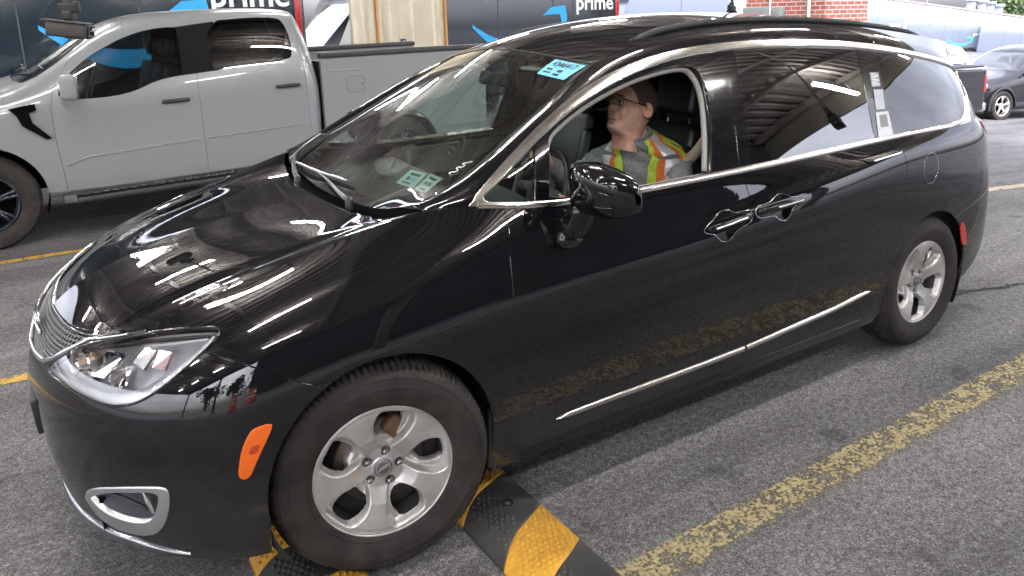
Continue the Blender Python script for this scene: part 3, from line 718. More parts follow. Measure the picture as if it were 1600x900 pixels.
lamp_spots = [(x, y) for y in (-4.8, -1.6, 1.3, 5.9, 9.5) for x in (-12.2, -8.5, -4.9, -1.2, 2.4, 5.9, 9.3)]
for i, (x, y) in enumerate(lamp_spots): tube_lamp(x + (.1 if int(y) % 2 else -.1), y, i)
# a repaired patch with a cracked rim beside the rear wheel
asphalt('asphalt_patch', (.165, .158, .158), (.235, .228, .23), patchy=False)
mat('crack_dark', (.03, .028, .027), .9)
pp = smooth_poly([(3.75, -.62), (4.15, -.66), (4.55, -.86), (5.1, -.80), (5.4, -.55), (4.9, -.28), (4.4, -.20), (4.0, -.30)], it=2)
rs_ = np.random.RandomState(5); pp = pp + rs_.randn(*pp.shape) * .018
k = MB(); k.add([(x, y, .004) for x, y in pp], [tuple(range(len(pp)))], False); tag(obj('road_patch', k, MAT['asphalt_patch']), kind='structure')
k = MB(); cr2 = resample(np.array([(3.55, -.70), (3.75, -.66), (4.1, -.69), (4.4, -.80), (4.8, -.89), (5.2, -.80), (5.6, -.62)]), 60); cr2 = cr2 + rs_.randn(60, 2) * .010; wv = .006 + .010 * rs_.rand(60)
k.grid([[(x, y - w, .008), (x, y + w, .008)] for (x, y), w in zip(cr2, wv)]); tag(obj('road_crack', k, MAT['crack_dark']), kind='structure')
# ---------------------------------------------------------------- rubber speed bump strips across the lane
noisy(mat('rubber_black', (.035, .036, .038), .6, 0, .4), 6, (.022, .023, .026), (.060, .058, .055), rough=(.45, .75))
noisy(mat('rubber_yellow', (.62, .33, .03), .5, 0, .4), 5, (.34, .17, .025), (.68, .36, .045), p0=.3, p1=.6, rough=(.4, .65))
mat('bolt_steel', (.3, .29, .27), .4, .9)
def bump_strip(x0, x1, edges, label, h=.048):
    """edges: list of (y at x0, y at x1, bow) for the joints, from near to far"""
    t = thing('speed_bump', label, 'speed bump', ((x0 + x1) / 2, 0, 0), 0, 'rubber speed bump strips by the front wheel')
    xc = (x0 + x1) / 2; w = x1 - x0
    for i in range(len(edges) - 1):
        a, b = edges[i], edges[i + 1]
        yellow = i % 2 == EDGE_Y
        nx = 84 if a[0] < 0 else 40; ny = max(20, int(abs(b[0] - a[0]) / (.0040 if a[0] < 0 else .012)))
        G = []
        for p in range(nx):
            s = p / (nx - 1); x = -w / 2 + w * s; row = []
            ya = a[0] * (1 - s) + a[1] * s + a[2] * math.sin(2 * math.pi * (s)); yb = b[0] * (1 - s) + b[1] * s + b[2] * math.sin(2 * math.pi * s)
            for q in range(ny):
                y = ya + (yb - ya) * (q / (ny - 1)); 
                base = h * (1 - abs(2 * s - 1) ** 2.3) ** .9 + .006
                e = min(abs(y - ya), abs(y - yb)); edge = min(1, e / .006)
                st = 0.0
                if a[0] < 0:
                    fx = (x / .0225) ; fy = (y / .0225); ox = .5 if int(math.floor(fy)) % 2 else 0
                    d = math.hypot((fx + ox) % 1 - .5, fy % 1 - .5)
                    if .05 < s < .95 and e > .012 and (yellow or .15 < s < .5): st = .0075 * max(0, 1 - (d / .30) ** 2)
                row.append((x, y, base + st - .004 * (1 - edge)))
            G.append(row)
        k = MB(); k.grid(G); 
        for rowi, fl in ((0, 1), (-1, 0)):
            R_ = np.array(G[rowi]); R0 = R_ * [1, 1, 0]; k.grid(np.stack([R_, R0], 1), flip=bool(fl))
        o = obj('yellow_segment' if yellow else 'black_segment', k, MAT['rubber_yellow' if yellow else 'rubber_black'], t)
        if not yellow and a[0] < .4:
            for f in (.5,):
                y = (a[0] + b[0] + a[1] + b[1]) / 4
                k = MB(); k.lathe([(.0, .0), (.0165, .0005), (.0175, .0035), (.0205, .0042), (.022, .001)], 20, (.02, y, h + .0035)); obj('bolt_recess', k, MAT['void_black'], o)
                k = MB(); k.lathe([(.0, .006), (.008, .006), (.010, .003)], 6, (.02, y, h + .001), smooth=False); obj('bolt', k, MAT['bolt_steel'], o)
EDGE_Y = 1
bump_strip(.285, .592, [(-1.66, -1.66, .015), (-1.42, -1.42, .015), (-1.195, -.96, .012), (-.912, -.69, .012), (-.68, -.45, .012), (-.44, -.2, .012), (-.2, .05, .012), (.05, .3, .012), (.3, .55, 0), (.55, .8, 0), (.8, 1.05, 0)][1:] if False else
           [(-1.95, -1.72, .012), (-1.195 - .0, -1.19, .012), (-1.195 + .0, -.955, .012)][:1] + [(-1.195, -1.19, .0)][:0] + [(-1.44, -1.205, .012), (-1.195, -.955, .012), (-.905, -.69, .012), (-.66, -.44, .012), (-.41, -.2, .012), (-.16, .05, .012), (.09, .3, .012), (.34, .55, .012), (.59, .8, .012), (.84, 1.05, .012)], 'black and yellow studded rubber speed bump strip behind the front tyre')
EDGE_Y = 0
bump_strip(-.40, -.09, [(-1.20, -.98, .012), (-.99, -.86, .012), (-.73, -.66, .012), (-.62, -.42, .012), (-.36, -.18, .012), (-.12, .07, .012), (.13, .32, .012), (.38, .57, .012), (.63, .82, .012), (.88, 1.07, .012)], 'black and yellow rubber speed bump strip ahead of the front tyre')
# ---------------------------------------------------------------- the minivan
PT, _I = van_patches(1.0)
SD, HD, GR, WS, RF, TG = (PT[k] for k in ('side', 'hood', 'green', 'glass', 'roof', 'gate'))
VAN = thing('minivan', 'glossy black minivan with driver window down and front wheel between speed bump strips', 'minivan')
G_ = .0022

def lsd(S, a, b):
    """signed distance to the line a->b in the surface's parameters (positive on its left)"""
    a = np.array(a, float); b = np.array(b, float); e = (b - a) / np.linalg.norm(b - a); w = S.UV - a
    return e[0] * w[:, 1] - e[1] * w[:, 0]
def inside(S, poly, off=0.0):
    return S.clip(sdf_poly(S.UV, poly) - off)[0]
def outside(S, poly, off=0.0):
    return S.clip(-sdf_poly(S.UV, poly) - off)[0]
def polyline_sd(S, P):
    """signed distance in u from a line running along v: positive on larger u"""
    P = np.array(sorted(P, key=lambda q: q[1])); 
    return S.UV[:, 0] - np.interp(S.UV[:, 1], P[:, 1], P[:, 0])
def both(name, S, m, parent=VAN, **kw):
    a = panel(name, S, m, parent, **kw); b = panel(name, S.mirror(), m, parent, **kw); return a, b

# outlines on the surfaces, in metres along (u) and up (v) each one
HEADLAMP = smooth_poly([(.3474,.7434),(.4504,.8404),(.5053,.8866),(.598,.915),(.7055,.9229),(.7912,.9253),(.9127,.9045),(1.0102,.8835),(1.0835,.8642),(1.1048,.8457),(1.0688,.8173),(1.0099,.7835),(.9465,.7351),(.8855,.7011),(.8352,.6816),(.7635,.6748),(.6933,.683),(.5767,.7085),(.474,.7283)], it=2)
FOG_O = smooth_poly([(.6042,.242),(.6841,.297),(.8205,.3358),(.9405,.3473),(.9593,.3318),(.9474,.2487),(.9172,.1843),(.8723,.1487),(.803,.1398),(.7295,.1436),(.6703,.1584),(.6232,.1999)], it=2)
FOG_I0 = smooth_poly([(.6385,.2453),(.7247,.2932),(.8204,.319),(.924,.328),(.9174,.2749),(.8998,.2316),(.8788,.2028),(.8185,.1892),(.7483,.1927),(.6897,.2037),(.6558,.227)], it=2)
FOG_I = FOG_I0 + (FOG_I0 - FOG_I0.mean(0)) * .07
MARKER = smooth_poly([(1.208,.5366),(1.258,.537),(1.262,.5227),(1.214,.4065),(1.19,.3397),(1.1692,.3448),(1.1618,.3652),(1.1745,.4578),(1.1936,.5142)], it=2)
GRILLE = smooth_poly([(-.5,.99),(-.1,.985),(.2,.962),(.2861,.9532),(.4195,.9394),(.5217,.9273),(.467,.875),(.39,.8136),(.31,.775),(.15,.748),(-.1,.742),(-.5,.742)], it=2)
BUMPER = [(-.3,-.3),(1.47,-.3),(1.47,.60),(1.388,.616),(1.3177,.6614),(1.2195,.7178),(1.107,.7761),(1.0469,.8089),(.9,.85),(.82,.92),(.795,1.3),(-.3,1.3)]
A_L = [(2.125,-.1),(2.121,.2637),(2.1026,.4653),(2.0954,.6704),(2.11,.8141),(2.1391,.9224),(2.145,1.1)]
B_L = [(3.318,-.1),(3.317,.1477),(3.3161,.3303),(3.3142,.4919),(3.311,.6454),(3.314,.7512),(3.312,.8427),(3.306,.921),(3.303,1.1)]
C_L = [(4.10,-.1),(4.166,.021),(4.245,.085),(4.325,.2144),(4.4026,.3413),(4.4383,.4733),(4.4447,.6194),(4.4470,.6818),(4.438,.7744),(4.4301,.8983),(4.43,1.1)]
RBUMP = [(4.6,-.3),(4.9,.35),(5.0265,.391),(5.1731,.4209),(5.4136,.4532),(6.0,.47),(6.7,.47),(6.7,-.3)]
TAIL = smooth_poly([(5.44,.90),(5.52,.80),(5.56,.72),(5.98,.75),(6.0,.90),(5.8,.93)], it=2)
RMARK = smooth_poly([(5.0354,.3534),(5.0998,.3334),(5.1476,.2335),(5.0943,.2317)], it=1)
FUEL = [(4.68 + .072 * math.cos(t), .653 + .070 * math.sin(t)) for t in np.linspace(0, 2 * math.pi, 40, endpoint=False)]
HAND_F = smooth_poly([(3.0175,.7215),(3.0450,.738),(3.0739,.7453),(3.1001,.7716),(3.1401,.7854),(3.180,.7766),(3.2018,.7516),(3.302,.7535),(3.302,.6877),(3.1946,.6734),(3.17,.645),(3.13,.638),(3.0968,.652),(3.075,.685),(3.0450,.694),(3.0175,.705)], it=2)
HAND_R = smooth_poly([(3.326,.7541),(3.4317,.7521),(3.455,.775),(3.489,.786),(3.525,.775),(3.5525,.747),(3.6076,.7362),(3.63,.722),(3.6105,.7031),(3.558,.6907),(3.54,.655),(3.50,.642),(3.4627,.6559),(3.4379,.6853),(3.326,.6888)], it=2)
FARCH, RARCH = (0.0, .402, .388), (3.112, .375, .392)
def arch_sd(S, c):
    x, z = S.P[:, 0] - c[0], S.P[:, 2] - c[1]
    r = np.where(z > 0, np.hypot(x, z), np.abs(x) + np.clip(-z, 0, 1) * .02)
    return r - c[2]

body = SD.soup
full = body
for c in (FARCH, RARCH):
    body = body.clip(arch_sd(body, c))[0]
bump = inside(body, BUMPER, G_)
for poly in (HEADLAMP, FOG_O, GRILLE): bump = outside(bump, poly, .0015)
bump = outside(bump, MARKER, .001)
lowlip = bump
both('front_bumper', bump, MAT['black_paint'])
rest = outside(body, BUMPER, G_); rest = outside(rest, HEADLAMP, .0015); rest = outside(rest, MARKER, .001)
fender, rest = rest.clip(-polyline_sd(rest, A_L) - G_)[0], rest.clip(polyline_sd(rest, A_L) - G_)[0]
both('fender', fender, MAT['black_paint'])
SILL = .052
mid = rest.clip(-polyline_sd(rest, C_L) - G_)[0]; quarter = rest.clip(polyline_sd(rest, C_L) - G_)[0]
sill = mid.clip(SILL - G_ - mid.UV[:, 1])[0]; doors = mid.clip(mid.UV[:, 1] - SILL - G_)[0]
both('sill', sill, MAT['gloss_black'])
fd = doors.clip(-polyline_sd(doors, B_L) - G_)[0]; rd = doors.clip(polyline_sd(doors, B_L) - G_)[0]
fd = outside(fd, HAND_F, .001); rd = outside(rd, HAND_R, .001)
fdoors = both('front_door', fd, MAT['black_paint'], r=.0028); rdoors = both('sliding_door', rd, MAT['black_paint'], r=.0028)
quarter = outside(quarter, TAIL, .0015)
rb = inside(quarter, RBUMP, G_); rb = outside(rb, RMARK, .001); q2 = outside(quarter, RBUMP, G_)
fuel = inside(q2, FUEL, .0015); q2n = outside(q2, FUEL, .0015)
panel('quarter_panel', q2n, MAT['black_paint'], VAN); panel('quarter_panel', q2.mirror(), MAT['black_paint'], VAN)
panel('fuel_door', fuel, MAT['black_paint'], VAN)
_fp, _n = SD.line(FUEL + FUEL[:1], 60, .0005); k = MB(); k.tube(_fp, .0008, 6, cap=False); obj('fuel_door_glint', k, MAT['bright_chrome'], VAN)  # bright ring stands in for the highlight along the fuel door's edge
both('rear_bumper', rb, MAT['black_paint'])
both('side_reflector', inside(full, RMARK, 0).shift(.002), MAT['red_lens'], depth=.006)
both('tail_lamp', inside(full, TAIL, 0).shift(.006), MAT['red_lens'], depth=.02)
for o_, s_ in zip(both('side_marker', inside(full, MARKER, 0).shift(.003), MAT['amber'], depth=.008), (1, -1)):
    mk = [(1.203, .468), (1.226, .468), (1.213, .435), (1.190, .435)]
    q_ = inside(full, mk, 0).shift(.0045); panel('marker_reflector', q_ if s_ > 0 else q_.mirror(), mat('amber_dark', (.40, .05, .01), .3) if 'amber_dark' not in MAT else MAT['amber_dark'], o_, depth=.003)
# black sheet behind every gap, so the seams read as deep shade
lin = full.shift(-.03)
for c in (FARCH, RARCH): lin = lin.clip(arch_sd(lin, c))[0]
for poly in (HEADLAMP, FOG_O): lin = outside(lin, poly, .01)
both('shade_backing', lin, MAT['void_black'], rim=False)

# hood
h = HD.soup
h = h.clip(HD.lu - .003 - h.UV[:, 0])[0].clip(h.UV[:, 1] - .003 if False else h.UV[:, 1] + 1)[0]
h = h.clip(h.UV[:, 1] - .0035)[0].clip(HD.lv - .003 - h.clip(h.UV[:, 1] - .0035)[0].UV[:, 1])[0]
hh = h.join(h.mirror())
panel('hood', h, MAT['black_paint'], VAN); panel('hood', h.mirror(), MAT['black_paint'], VAN)
hl = HD.soup.shift(-.035); both('shade_backing', hl, MAT['void_black'], rim=False)

# ---- greenhouse
TOPV = .56
DLO_O = smooth_poly([(.10,-.2),(.1697,.0216),(.2052,.2884),(.3098,.4943),(.475,.5715),(.6787,.603),(.8663,.6019),(1.045,.5903),(1.2316,.5845),(1.427,.5767),(1.5683,.573),(2.0242,.568),(2.6735,.5685),(3.13,.566),(3.45,.570),(3.59,.560),(3.635,.50),(3.60,.27),(3.43,.06),(3.34,-.2)], it=2)
DLO_I = smooth_poly([(.2143,.0923),(.2183,.20),(.3183,.3749),(.4437,.4864),(.6399,.5389),(.8296,.5454),(1.0182,.5447),(1.211,.5448),(1.4114,.5449),(1.763,.538),(2.0809,.535),(2.6606,.535),(3.0117,.535),(3.3507,.535),(3.53,.525),(3.585,.48),(3.55,.27),(3.40,.075),(3.30,.020),(3.1796,.014),(2.8274,.014),(2.6244,.016),(1.592,.016),(.9902,.016),(.30,.016),(.235,.03)], it=2)
SEAL = smooth_poly([(.5616,.5005),(.7276,.531),(.9387,.5272),(1.0804,.522),(1.238,.5146),(1.3252,.5075),(1.3868,.4844),(1.4227,.4085),(1.4207,.2989),(1.3863,.1527),(1.3479,.0326),(1.34,.020),(.488,.020),(.50,.10),(.54,.36)], it=2)
POST_A, POST_B = ((.4197,0), (.4891,.489)), ((.4836,0), (.5597,.5145))
PB1, PB2, PB3 = ((1.3925,.023), (1.4761,.5466)), ((1.5134,.0303), (1.5803,.5428)), ((1.585,.0198), (1.6409,.5421))
PC1, PC2 = ((2.4577,.0106), (2.5126,.5178)), ((2.6194,.0081), (2.6792,.5267))
RTR = [(1.56,.50),(1.5672,.5846),(1.575,.64),(1.6081,.675),(1.68,.690),(1.9897,.6925),(2.2992,.6804),(2.58,.65),(2.715,.61),(2.72,.50)]
g = GR.soup
skin = outside(g, DLO_O, .001)
trk = inside(skin, RTR, .0015); skin = outside(skin, RTR, .0015)
both('roof_side', skin, MAT['black_paint']); both('track_cover', trk, MAT['black_paint'])
both('shade_backing', outside(g, DLO_O, -.01).shift(-.02), MAT['void_black'], rim=False)
ring = outside(inside(g, DLO_O, .001), DLO_I, 0)
CHR = both('window_trim', ring.shift(.004), MAT['chrome'], depth=.012, r=.003)
inn = inside(g, DLO_I, .0)
def right_of(S, l, off=0): return S.clip(-lsd(S, *l) - off)[0]
def left_of(S, l, off=0): return S.clip(lsd(S, *l) - off)[0]
qg = left_of(inn, POST_A, 0); both('quarter_window', qg.shift(-.004), MAT['clear_glass'], rim=False)
post = left_of(right_of(inn, POST_A, 0), POST_B, 0); both('window_post', post.shift(.001), MAT['gloss_black'], depth=.02)
fr_ = left_of(right_of(inn, POST_B, 0), PB1, .001)
frame = outside(fr_, SEAL, 0)
both('door_frame', frame.shift(-.001), MAT['gloss_black'], depth=.045)
win = inside(fr_, SEAL, 0)
panel('front_window', win.mirror().shift(-.008), MAT['clear_glass'], VAN, rim=False)
b1 = left_of(right_of(inn, PB1, .001), PB2, .0015); b2 = left_of(right_of(inn, PB2, .0015), PB3, .001)
both('pillar_trim', b1.shift(-.001), MAT['gloss_black']); both('pillar_trim', b2.shift(-.001), MAT['gloss_black'])
rg = left_of(right_of(inn, PB3, .001), PC1, .001); both('sliding_door_window', rg.shift(-.003), MAT['privacy_glass'], depth=.01)
cp = left_of(right_of(inn, PC1, .001), PC2, .001); both('pillar_trim', cp.shift(-.001), MAT['gloss_black'])
bg_ = right_of(inn, PC2, .001); both('rear_side_window', bg_.shift(-.003), MAT['rear_privacy_glass'], depth=.01)
def uvstrip(name, P, uv, m, off, w, h, parent=VAN, n=80, mirror=True, taper=None, up='t'):
    """a moulding of width w (across) and height h following a line on the surface"""
    pts, nn = P.line(uv, n, off)
    T = np.gradient(pts, axis=0); T /= np.linalg.norm(T, axis=1, keepdims=True)
    B = np.cross(nn, T); B /= np.linalg.norm(B, axis=1, keepdims=True)
    prof = [(-.5, -.6), (-.5, 0), (-.36, .32), (0, .5), (.36, .32), (.5, 0), (.5, -.6)]
    tp = np.ones(n) if taper is None else np.interp(np.linspace(0, 1, n), *zip(*taper))
    V = np.array([[pts[i] + B[i] * (a * w * tp[i]) + nn[i] * (b * h * (tp[i] ** .5)) for a, b in prof] for i in range(n)])
    r = []
    for s_ in ((1, -1) if mirror else (1,)):
        k = MB(); G = V * np.array([1, s_, 1]); k.grid(G, flip=(s_ == -1)); k.add(G[0], [tuple(range(7))]); k.add(G[-1], [tuple(range(7))[::-1]])
        r.append(obj(name, k, m, parent, auto=50))
    return r
uvstrip('belt_moulding', GR, [(.19, .004), (.5, .004), (1.6, .004), (2.6, .004), (3.15, .004), (3.34, .02), (3.40, .055)], MAT['chrome'], .004, .026, .012, n=160)
uvstrip('inner_trim', GR, [(p[0], p[1]) for p in DLO_I[8:60]], MAT['bright_chrome'], .006, .005, .005, n=160)
# light seal round the open window
sl = [tuple(p) for p in SEAL if p[1] > .021]
i0 = int(np.argmin([p[0] * 10 + p[1] * 0 for p in sl])); 
sl = sorted(sl, key=lambda p: 0)
SEALP = np.array([(.497,.03),(.515,.2),(.545,.38),(.575,.48),(.62,.507),(.7276,.526),(.9387,.523),(1.0804,.518),(1.238,.5106),(1.3252,.5035),(1.372,.482),(1.408,.4085),(1.4057,.2989),(1.3733,.1527),(1.338,.0326)])
p_, n_ = GR.line(smooth_poly(SEALP, closed=False), 120, -.034)
for s_ in (1, -1):
    k = MB(); k.tube(p_ * [1, s_, 1], .013, 8, flat=(1.0, 1.0)); obj('window_seal', k, MAT['trim_grey'], VAN)
# roof, windshield, tailgate
panel('roof', RF.soup.shift(0), MAT['black_paint'], VAN, rim=False)
panel('windshield', WS.soup.shift(-.002), MAT['windshield_glass'], VAN, rim=False)
panel('tailgate', TG.soup, MAT['black_paint'], VAN, rim=False)
# black band round the windshield's edge
wl_, wv_ = WS.lu, WS.lv
fr = [(.0, .0), (wl_, 0), (wl_, wv_), (0, wv_)]
infr = [(.028, .03), (wl_ / 2, .012), (wl_ - .028, .03), (wl_ - .022, wv_ - .045), (wl_ / 2 + .2, wv_ - .03), (wl_ / 2 - .2, wv_ - .03), (.022, wv_ - .045)]
panel('windshield_border', outside(WS.soup, smooth_poly(infr, it=2), 0).shift(-.004), MAT['void_black'], VAN, rim=False)
uvstrip('windshield_edge', WS, [(.0, .01), (.0, wv_ - .01)], MAT['matte_black'], .0, .012, .008, n=50, mirror=True)
uvstrip('roof_edge', WS, [(.01, wv_), (wl_ - .01, wv_)], MAT['matte_black'], .0, .008, .004, n=50, mirror=False)
# roof rails
rr = [( .02, .35), (.035, .6), (.045, 1.2), (.05, 2.2), (.05, 2.75)]
for s_ in (1, -1):
    pts, nn = RF.line([(.045, .30), (.05, .6), (.055, 1.4), (.055, 2.2), (.05, 2.7)], 60, 0)
    hgt = np.interp(np.linspace(0, 1, 60), [0, .06, .94, 1], [-.008, .010, .010, -.008])
    k = MB(); k.tube((pts + np.c_[np.zeros(60), np.zeros(60), hgt]) * [1, s_, 1], .016, 10); obj('roof_rail', k, MAT['matte_black'], VAN)
# lower door moulding
uvstrip('door_moulding', SD, [(2.2792,.133),(2.7007,.133),(3.0646,.134),(3.308,.138)], MAT['chrome'], .004, .028, .020, n=60, taper=[(0, .1), (.05, .75), (.3, .9), (1, 1)])
uvstrip('door_moulding', SD, [(3.322,.1385),(3.5598,.152),(3.9346,.170),(4.2244,.196)], MAT['chrome'], .004, .028, .020, n=60, taper=[(0, 1), (.9, .95), (.97, .7), (1, .1)])
# door handles: dark cup, pull, small chrome strip
for nm, poly, (ua, ub), par in (('F', HAND_F, (3.035, 3.298), fdoors), ('R', HAND_R, (3.335, 3.615), rdoors)):
    for s_, pr in ((1, par[0]), (-1, par[1])):
        S = inside(full, poly, 0)
        d = np.clip(sdf_poly(S.UV, poly), 0, .03); S2 = Soup(S.P - S.N * (np.sin(d / .03 * math.pi / 2) * .026)[:, None], S.N, S.UV, S.F)
        if s_ < 0: S2 = S2.mirror()
        panel('handle_cup', S2, MAT['gloss_black'], pr, rim=False)
        pts, nn = SD.line([(ua, .713 if nm == 'F' else .7205), (ub, .7215 if nm == 'F' else .716)], 30, 0)
        t = np.linspace(-1, 1, 30); lift = .020 - .016 * t ** 4
        k = MB(); k.tube((pts + nn * lift[:, None]) * [1, s_, 1], .0165 * (1 - .35 * t ** 6), 12, flat=(1.0, .62)); hd = obj('door_handle', k, MAT['black_paint'], pr)
        pts2, nn2 = SD.line([(ua + .02, .712 if nm == 'F' else .7185), (ub - .06, .7185 if nm == 'F' else .715)] if nm == 'F' else [(ua + .10, .7185), (ub - .02, .716)], 24, .033)
        k = MB(); k.tube(pts2 * [1, s_, 1], .0055, 8); obj('handle_strip', k, MAT['bright_chrome'], hd)
        pts3, _n = SD.line([(p[0], p[1]) for p in poly] + [tuple(poly[0])], 90, .0005)
        k = MB(); k.tube(pts3 * [1, s_, 1], .0013, 6, cap=False); obj('handle_edge', k, MAT['bright_chrome'], pr)
# wheel housings with a lip
for c in (FARCH, RARCH):
    for s_ in (-1, 1):
        k = MB(); V = []
        aa = np.concatenate([np.linspace(-32, 212, 50)])
        for y in (.965, .93, .80, .60):
            rr_ = c[2] + .004 + (.0 if y > .95 else .02)
            V.append([(c[0] + rr_ * math.cos(rad(a)), s_ * y, c[1] + rr_ * math.sin(rad(a))) for a in aa])
        k.grid(V); k.add([(c[0] + (c[2] + .03) * math.cos(rad(a)), s_ * .60, c[1] + (c[2] + .03) * math.sin(rad(a))) for a in aa], [tuple(range(50))])
        obj('wheel_housing', k, MAT['matte_black'], VAN)
k = MB(); k.box((-.0, 0, .50), (.72, 1.16, .4)); k.box((1.55, 0, .30), (2.34, 1.8, .08)); k.box((3.1, 0, .5), (.7, 1.16, .4)); k.box((3.75, 0, .4), (.5, 1.4, .1)); k.box((-.6, 0, .36), (.4, 1.3, .12)); obj('floor_pan', k, MAT['void_black'], VAN)
# mud flap by the front wheel
k = MB(); k.box((.408, -.90, .335), (.02, .12, .24), rot=(0, rad(8), 0), bev=.006); k.box((.395, -.955, .42), (.03, .03, .35), rot=(0, rad(5), 0), bev=.01); obj('mud_flap', k, MAT['dark_plastic'], VAN)
k = MB(); k.box((-.415, -.86, .30), (.015, .13, .16), rot=(0, rad(-10), 0), bev=.005); obj('splash_shield', k, MAT['dark_plastic'], VAN)

# ---- head lamps
def lamp(s_):
    hs_ = tag(empty('head_lamp'), 'x'); del hs_['label']; hs_.parent = VAN
    S = inside(full, HEADLAMP, 0)
    mir = (lambda q: q) if s_ > 0 else (lambda q: q.mirror())
    d = sdf_poly(S.UV, HEADLAMP)
    dd = np.clip(d, 0, .05) / .05
    bowl = Soup(S.P - S.N * (.012 + .07 * np.sin(dd * math.pi / 2))[:, None], S.N, S.UV, S.F)
    bl = bowl.clip(sdf_poly(bowl.UV, HEADLAMP) - .004)[0]
    panel('lamp_bowl', mir(bl), MAT['lamp_bowl'], hs_, rim=False)
    panel('lamp_glass', mir(S.shift(.0015)), MAT['lamp_lens'], hs_, depth=.004)
    ed, _n = SD.line([tuple(p) for p in HEADLAMP] + [tuple(HEADLAMP[0])], 160, .001)
    k = MB(); k.tube(ed * [1, s_, 1], .0042, 8, cap=False); obj('lamp_gasket', k, MAT['gloss_black'], hs_)
    # bright guide sweeping under and up the outer edge, ribbed
    low = [(.385,.748),(.474,.7405),(.5767,.7225),(.6933,.700),(.7635,.6915),(.8352,.699),(.8855,.7165),(.9465,.7500),(1.0099,.797),(1.05,.826),(1.075,.845)]
    p, n = SD.line(smooth_poly(low, closed=False), 150, -.0075)
    T = np.gradient(p, axis=0); T /= np.linalg.norm(T, axis=1, keepdims=True); B = np.cross(n, T)
    t = np.linspace(0, 1, 150); wd = np.interp(t, [0, .15, .5, .8, 1], [.008, .028, .036, .036, .010])
    rib = np.where(t > .55, .0025 * np.sin(t * 520), 0)
    V = np.array([[p[i] + B[i] * (a * wd[i]) * (-1) + n[i] * (b * .012 + rib[i] * (1 - abs(a))) for a, b in ((-.5, -1.2), (-.5, 0), (-.2, .3), (.2, .3), (.5, 0), (.5, -1.8))] for i in range(150)])
    k = MB(); k.grid(V * [1, s_, 1], flip=s_ < 0); obj('light_guide', k, MAT['guide_chrome'], hs_)
    # upper brow, dark
    up_ = [(.52,.885),(.62,.905),(.72,.908),(.79,.908),(.90,.888),(1.0,.868),(1.07,.852)]
    p, n = SD.line(smooth_poly(up_, closed=False), 80, -.02); k = MB(); k.tube(p * [1, s_, 1], .0065, 8, flat=(1, .8)); obj('lamp_brow', k, MAT['dark_plastic'], hs_)
    p, n = SD.line([(.80,.880),(.93,.862),(1.05,.845)], 40, -.012); k = MB(); k.tube(p * [1, s_, 1], .005, 8); obj('brow_strip', k, MAT['guide_chrome'], hs_)
    # reflector bowls looking forward
    for (u, v, R_, dpt, nm, tint) in ((.53, .795, .062, .055, 'low_beam_reflector', 'lamp_chrome'), (.70, .805, .058, .055, 'high_beam_reflector', 'lamp_chrome')):
        c, nn = SD.at(u, v); c = c - nn * .03
        ax = Vector((-1, -.42 if s_ > 0 else .42, .05)).normalized()
        q = ax.to_track_quat('Z', 'Y').to_matrix()
        k = MB(); k.lathe([(R_ * a, -dpt * (1 - a * a)) for a in np.linspace(.12, 1, 10)] + [(R_ * 1.06, .004)], 32)
        k.xform(q); k.xform([[1, 0, 0, c[0]], [0, 1, 0, c[1] * s_], [0, 0, 1, c[2]]]); rf = obj(nm, k, MAT[tint], hs_)
        k = MB(); k.lathe([(0, .012), (.008, .010), (.011, 0), (.011, -.03)], 16); k.xform(q); k.xform([[1, 0, 0, c[0]], [0, 1, 0, c[1] * s_], [0, 0, 1, c[2]]])
        k.box(tuple((Vector((c[0], c[1] * s_, c[2])) + ax * .003)), (.004, .11, .006), rot=(0, 0, rad(-20 * s_)))
        obj('bulb', k, MAT['bulb_glass'], rf)
    # faceted shards around the bowls; pink and amber ones imitate turn-signal reflections
    for (a, b, c_, d_, mt) in (((.425,.790),(.50,.865),(.545,.872),(.455,.775),'lamp_pink'), ((.475,.80),(.545,.878),(.575,.876),(.505,.790),'lamp_amber'), ((.60,.77),(.645,.86),(.69,.87),(.645,.765),'lamp_chrome'), ((.76,.83),(.79,.885),(.83,.87),(.80,.80),'lamp_chrome'), ((.85,.80),(.86,.86),(.90,.85),(.885,.79),'lamp_pink')):
        V = []
        for (u, v), dp in ((a, .030), (b, .022), (c_, .036), (d_, .045)):
            q, nn = SD.at(u, v); V.append((q - nn * dp) * [1, s_, 1])
        k = MB(); k.add(V + [x_ - np.array([-.006, 0, .004]) for x_ in V], [(0, 1, 2, 3), (7, 6, 5, 4), (0, 4, 5, 1), (1, 5, 6, 2), (2, 6, 7, 3), (3, 7, 4, 0)], False); obj('reflector_facet', k, MAT[mt], hs_)
mat('lamp_bowl', (.62, .61, .68), .3, .2)
mat('guide_chrome', (.86, .86, .90), .3, .35)
mat('lamp_chrome', (.9, .9, .92), .10, 1.0)
mat('lamp_pink', (.85, .62, .58), .16, .9)
mat('lamp_amber', (.90, .58, .36), .2, .7)
mat('bulb_glass', (.7, .7, .7), .15, .3)
lamp(1); lamp(-1)

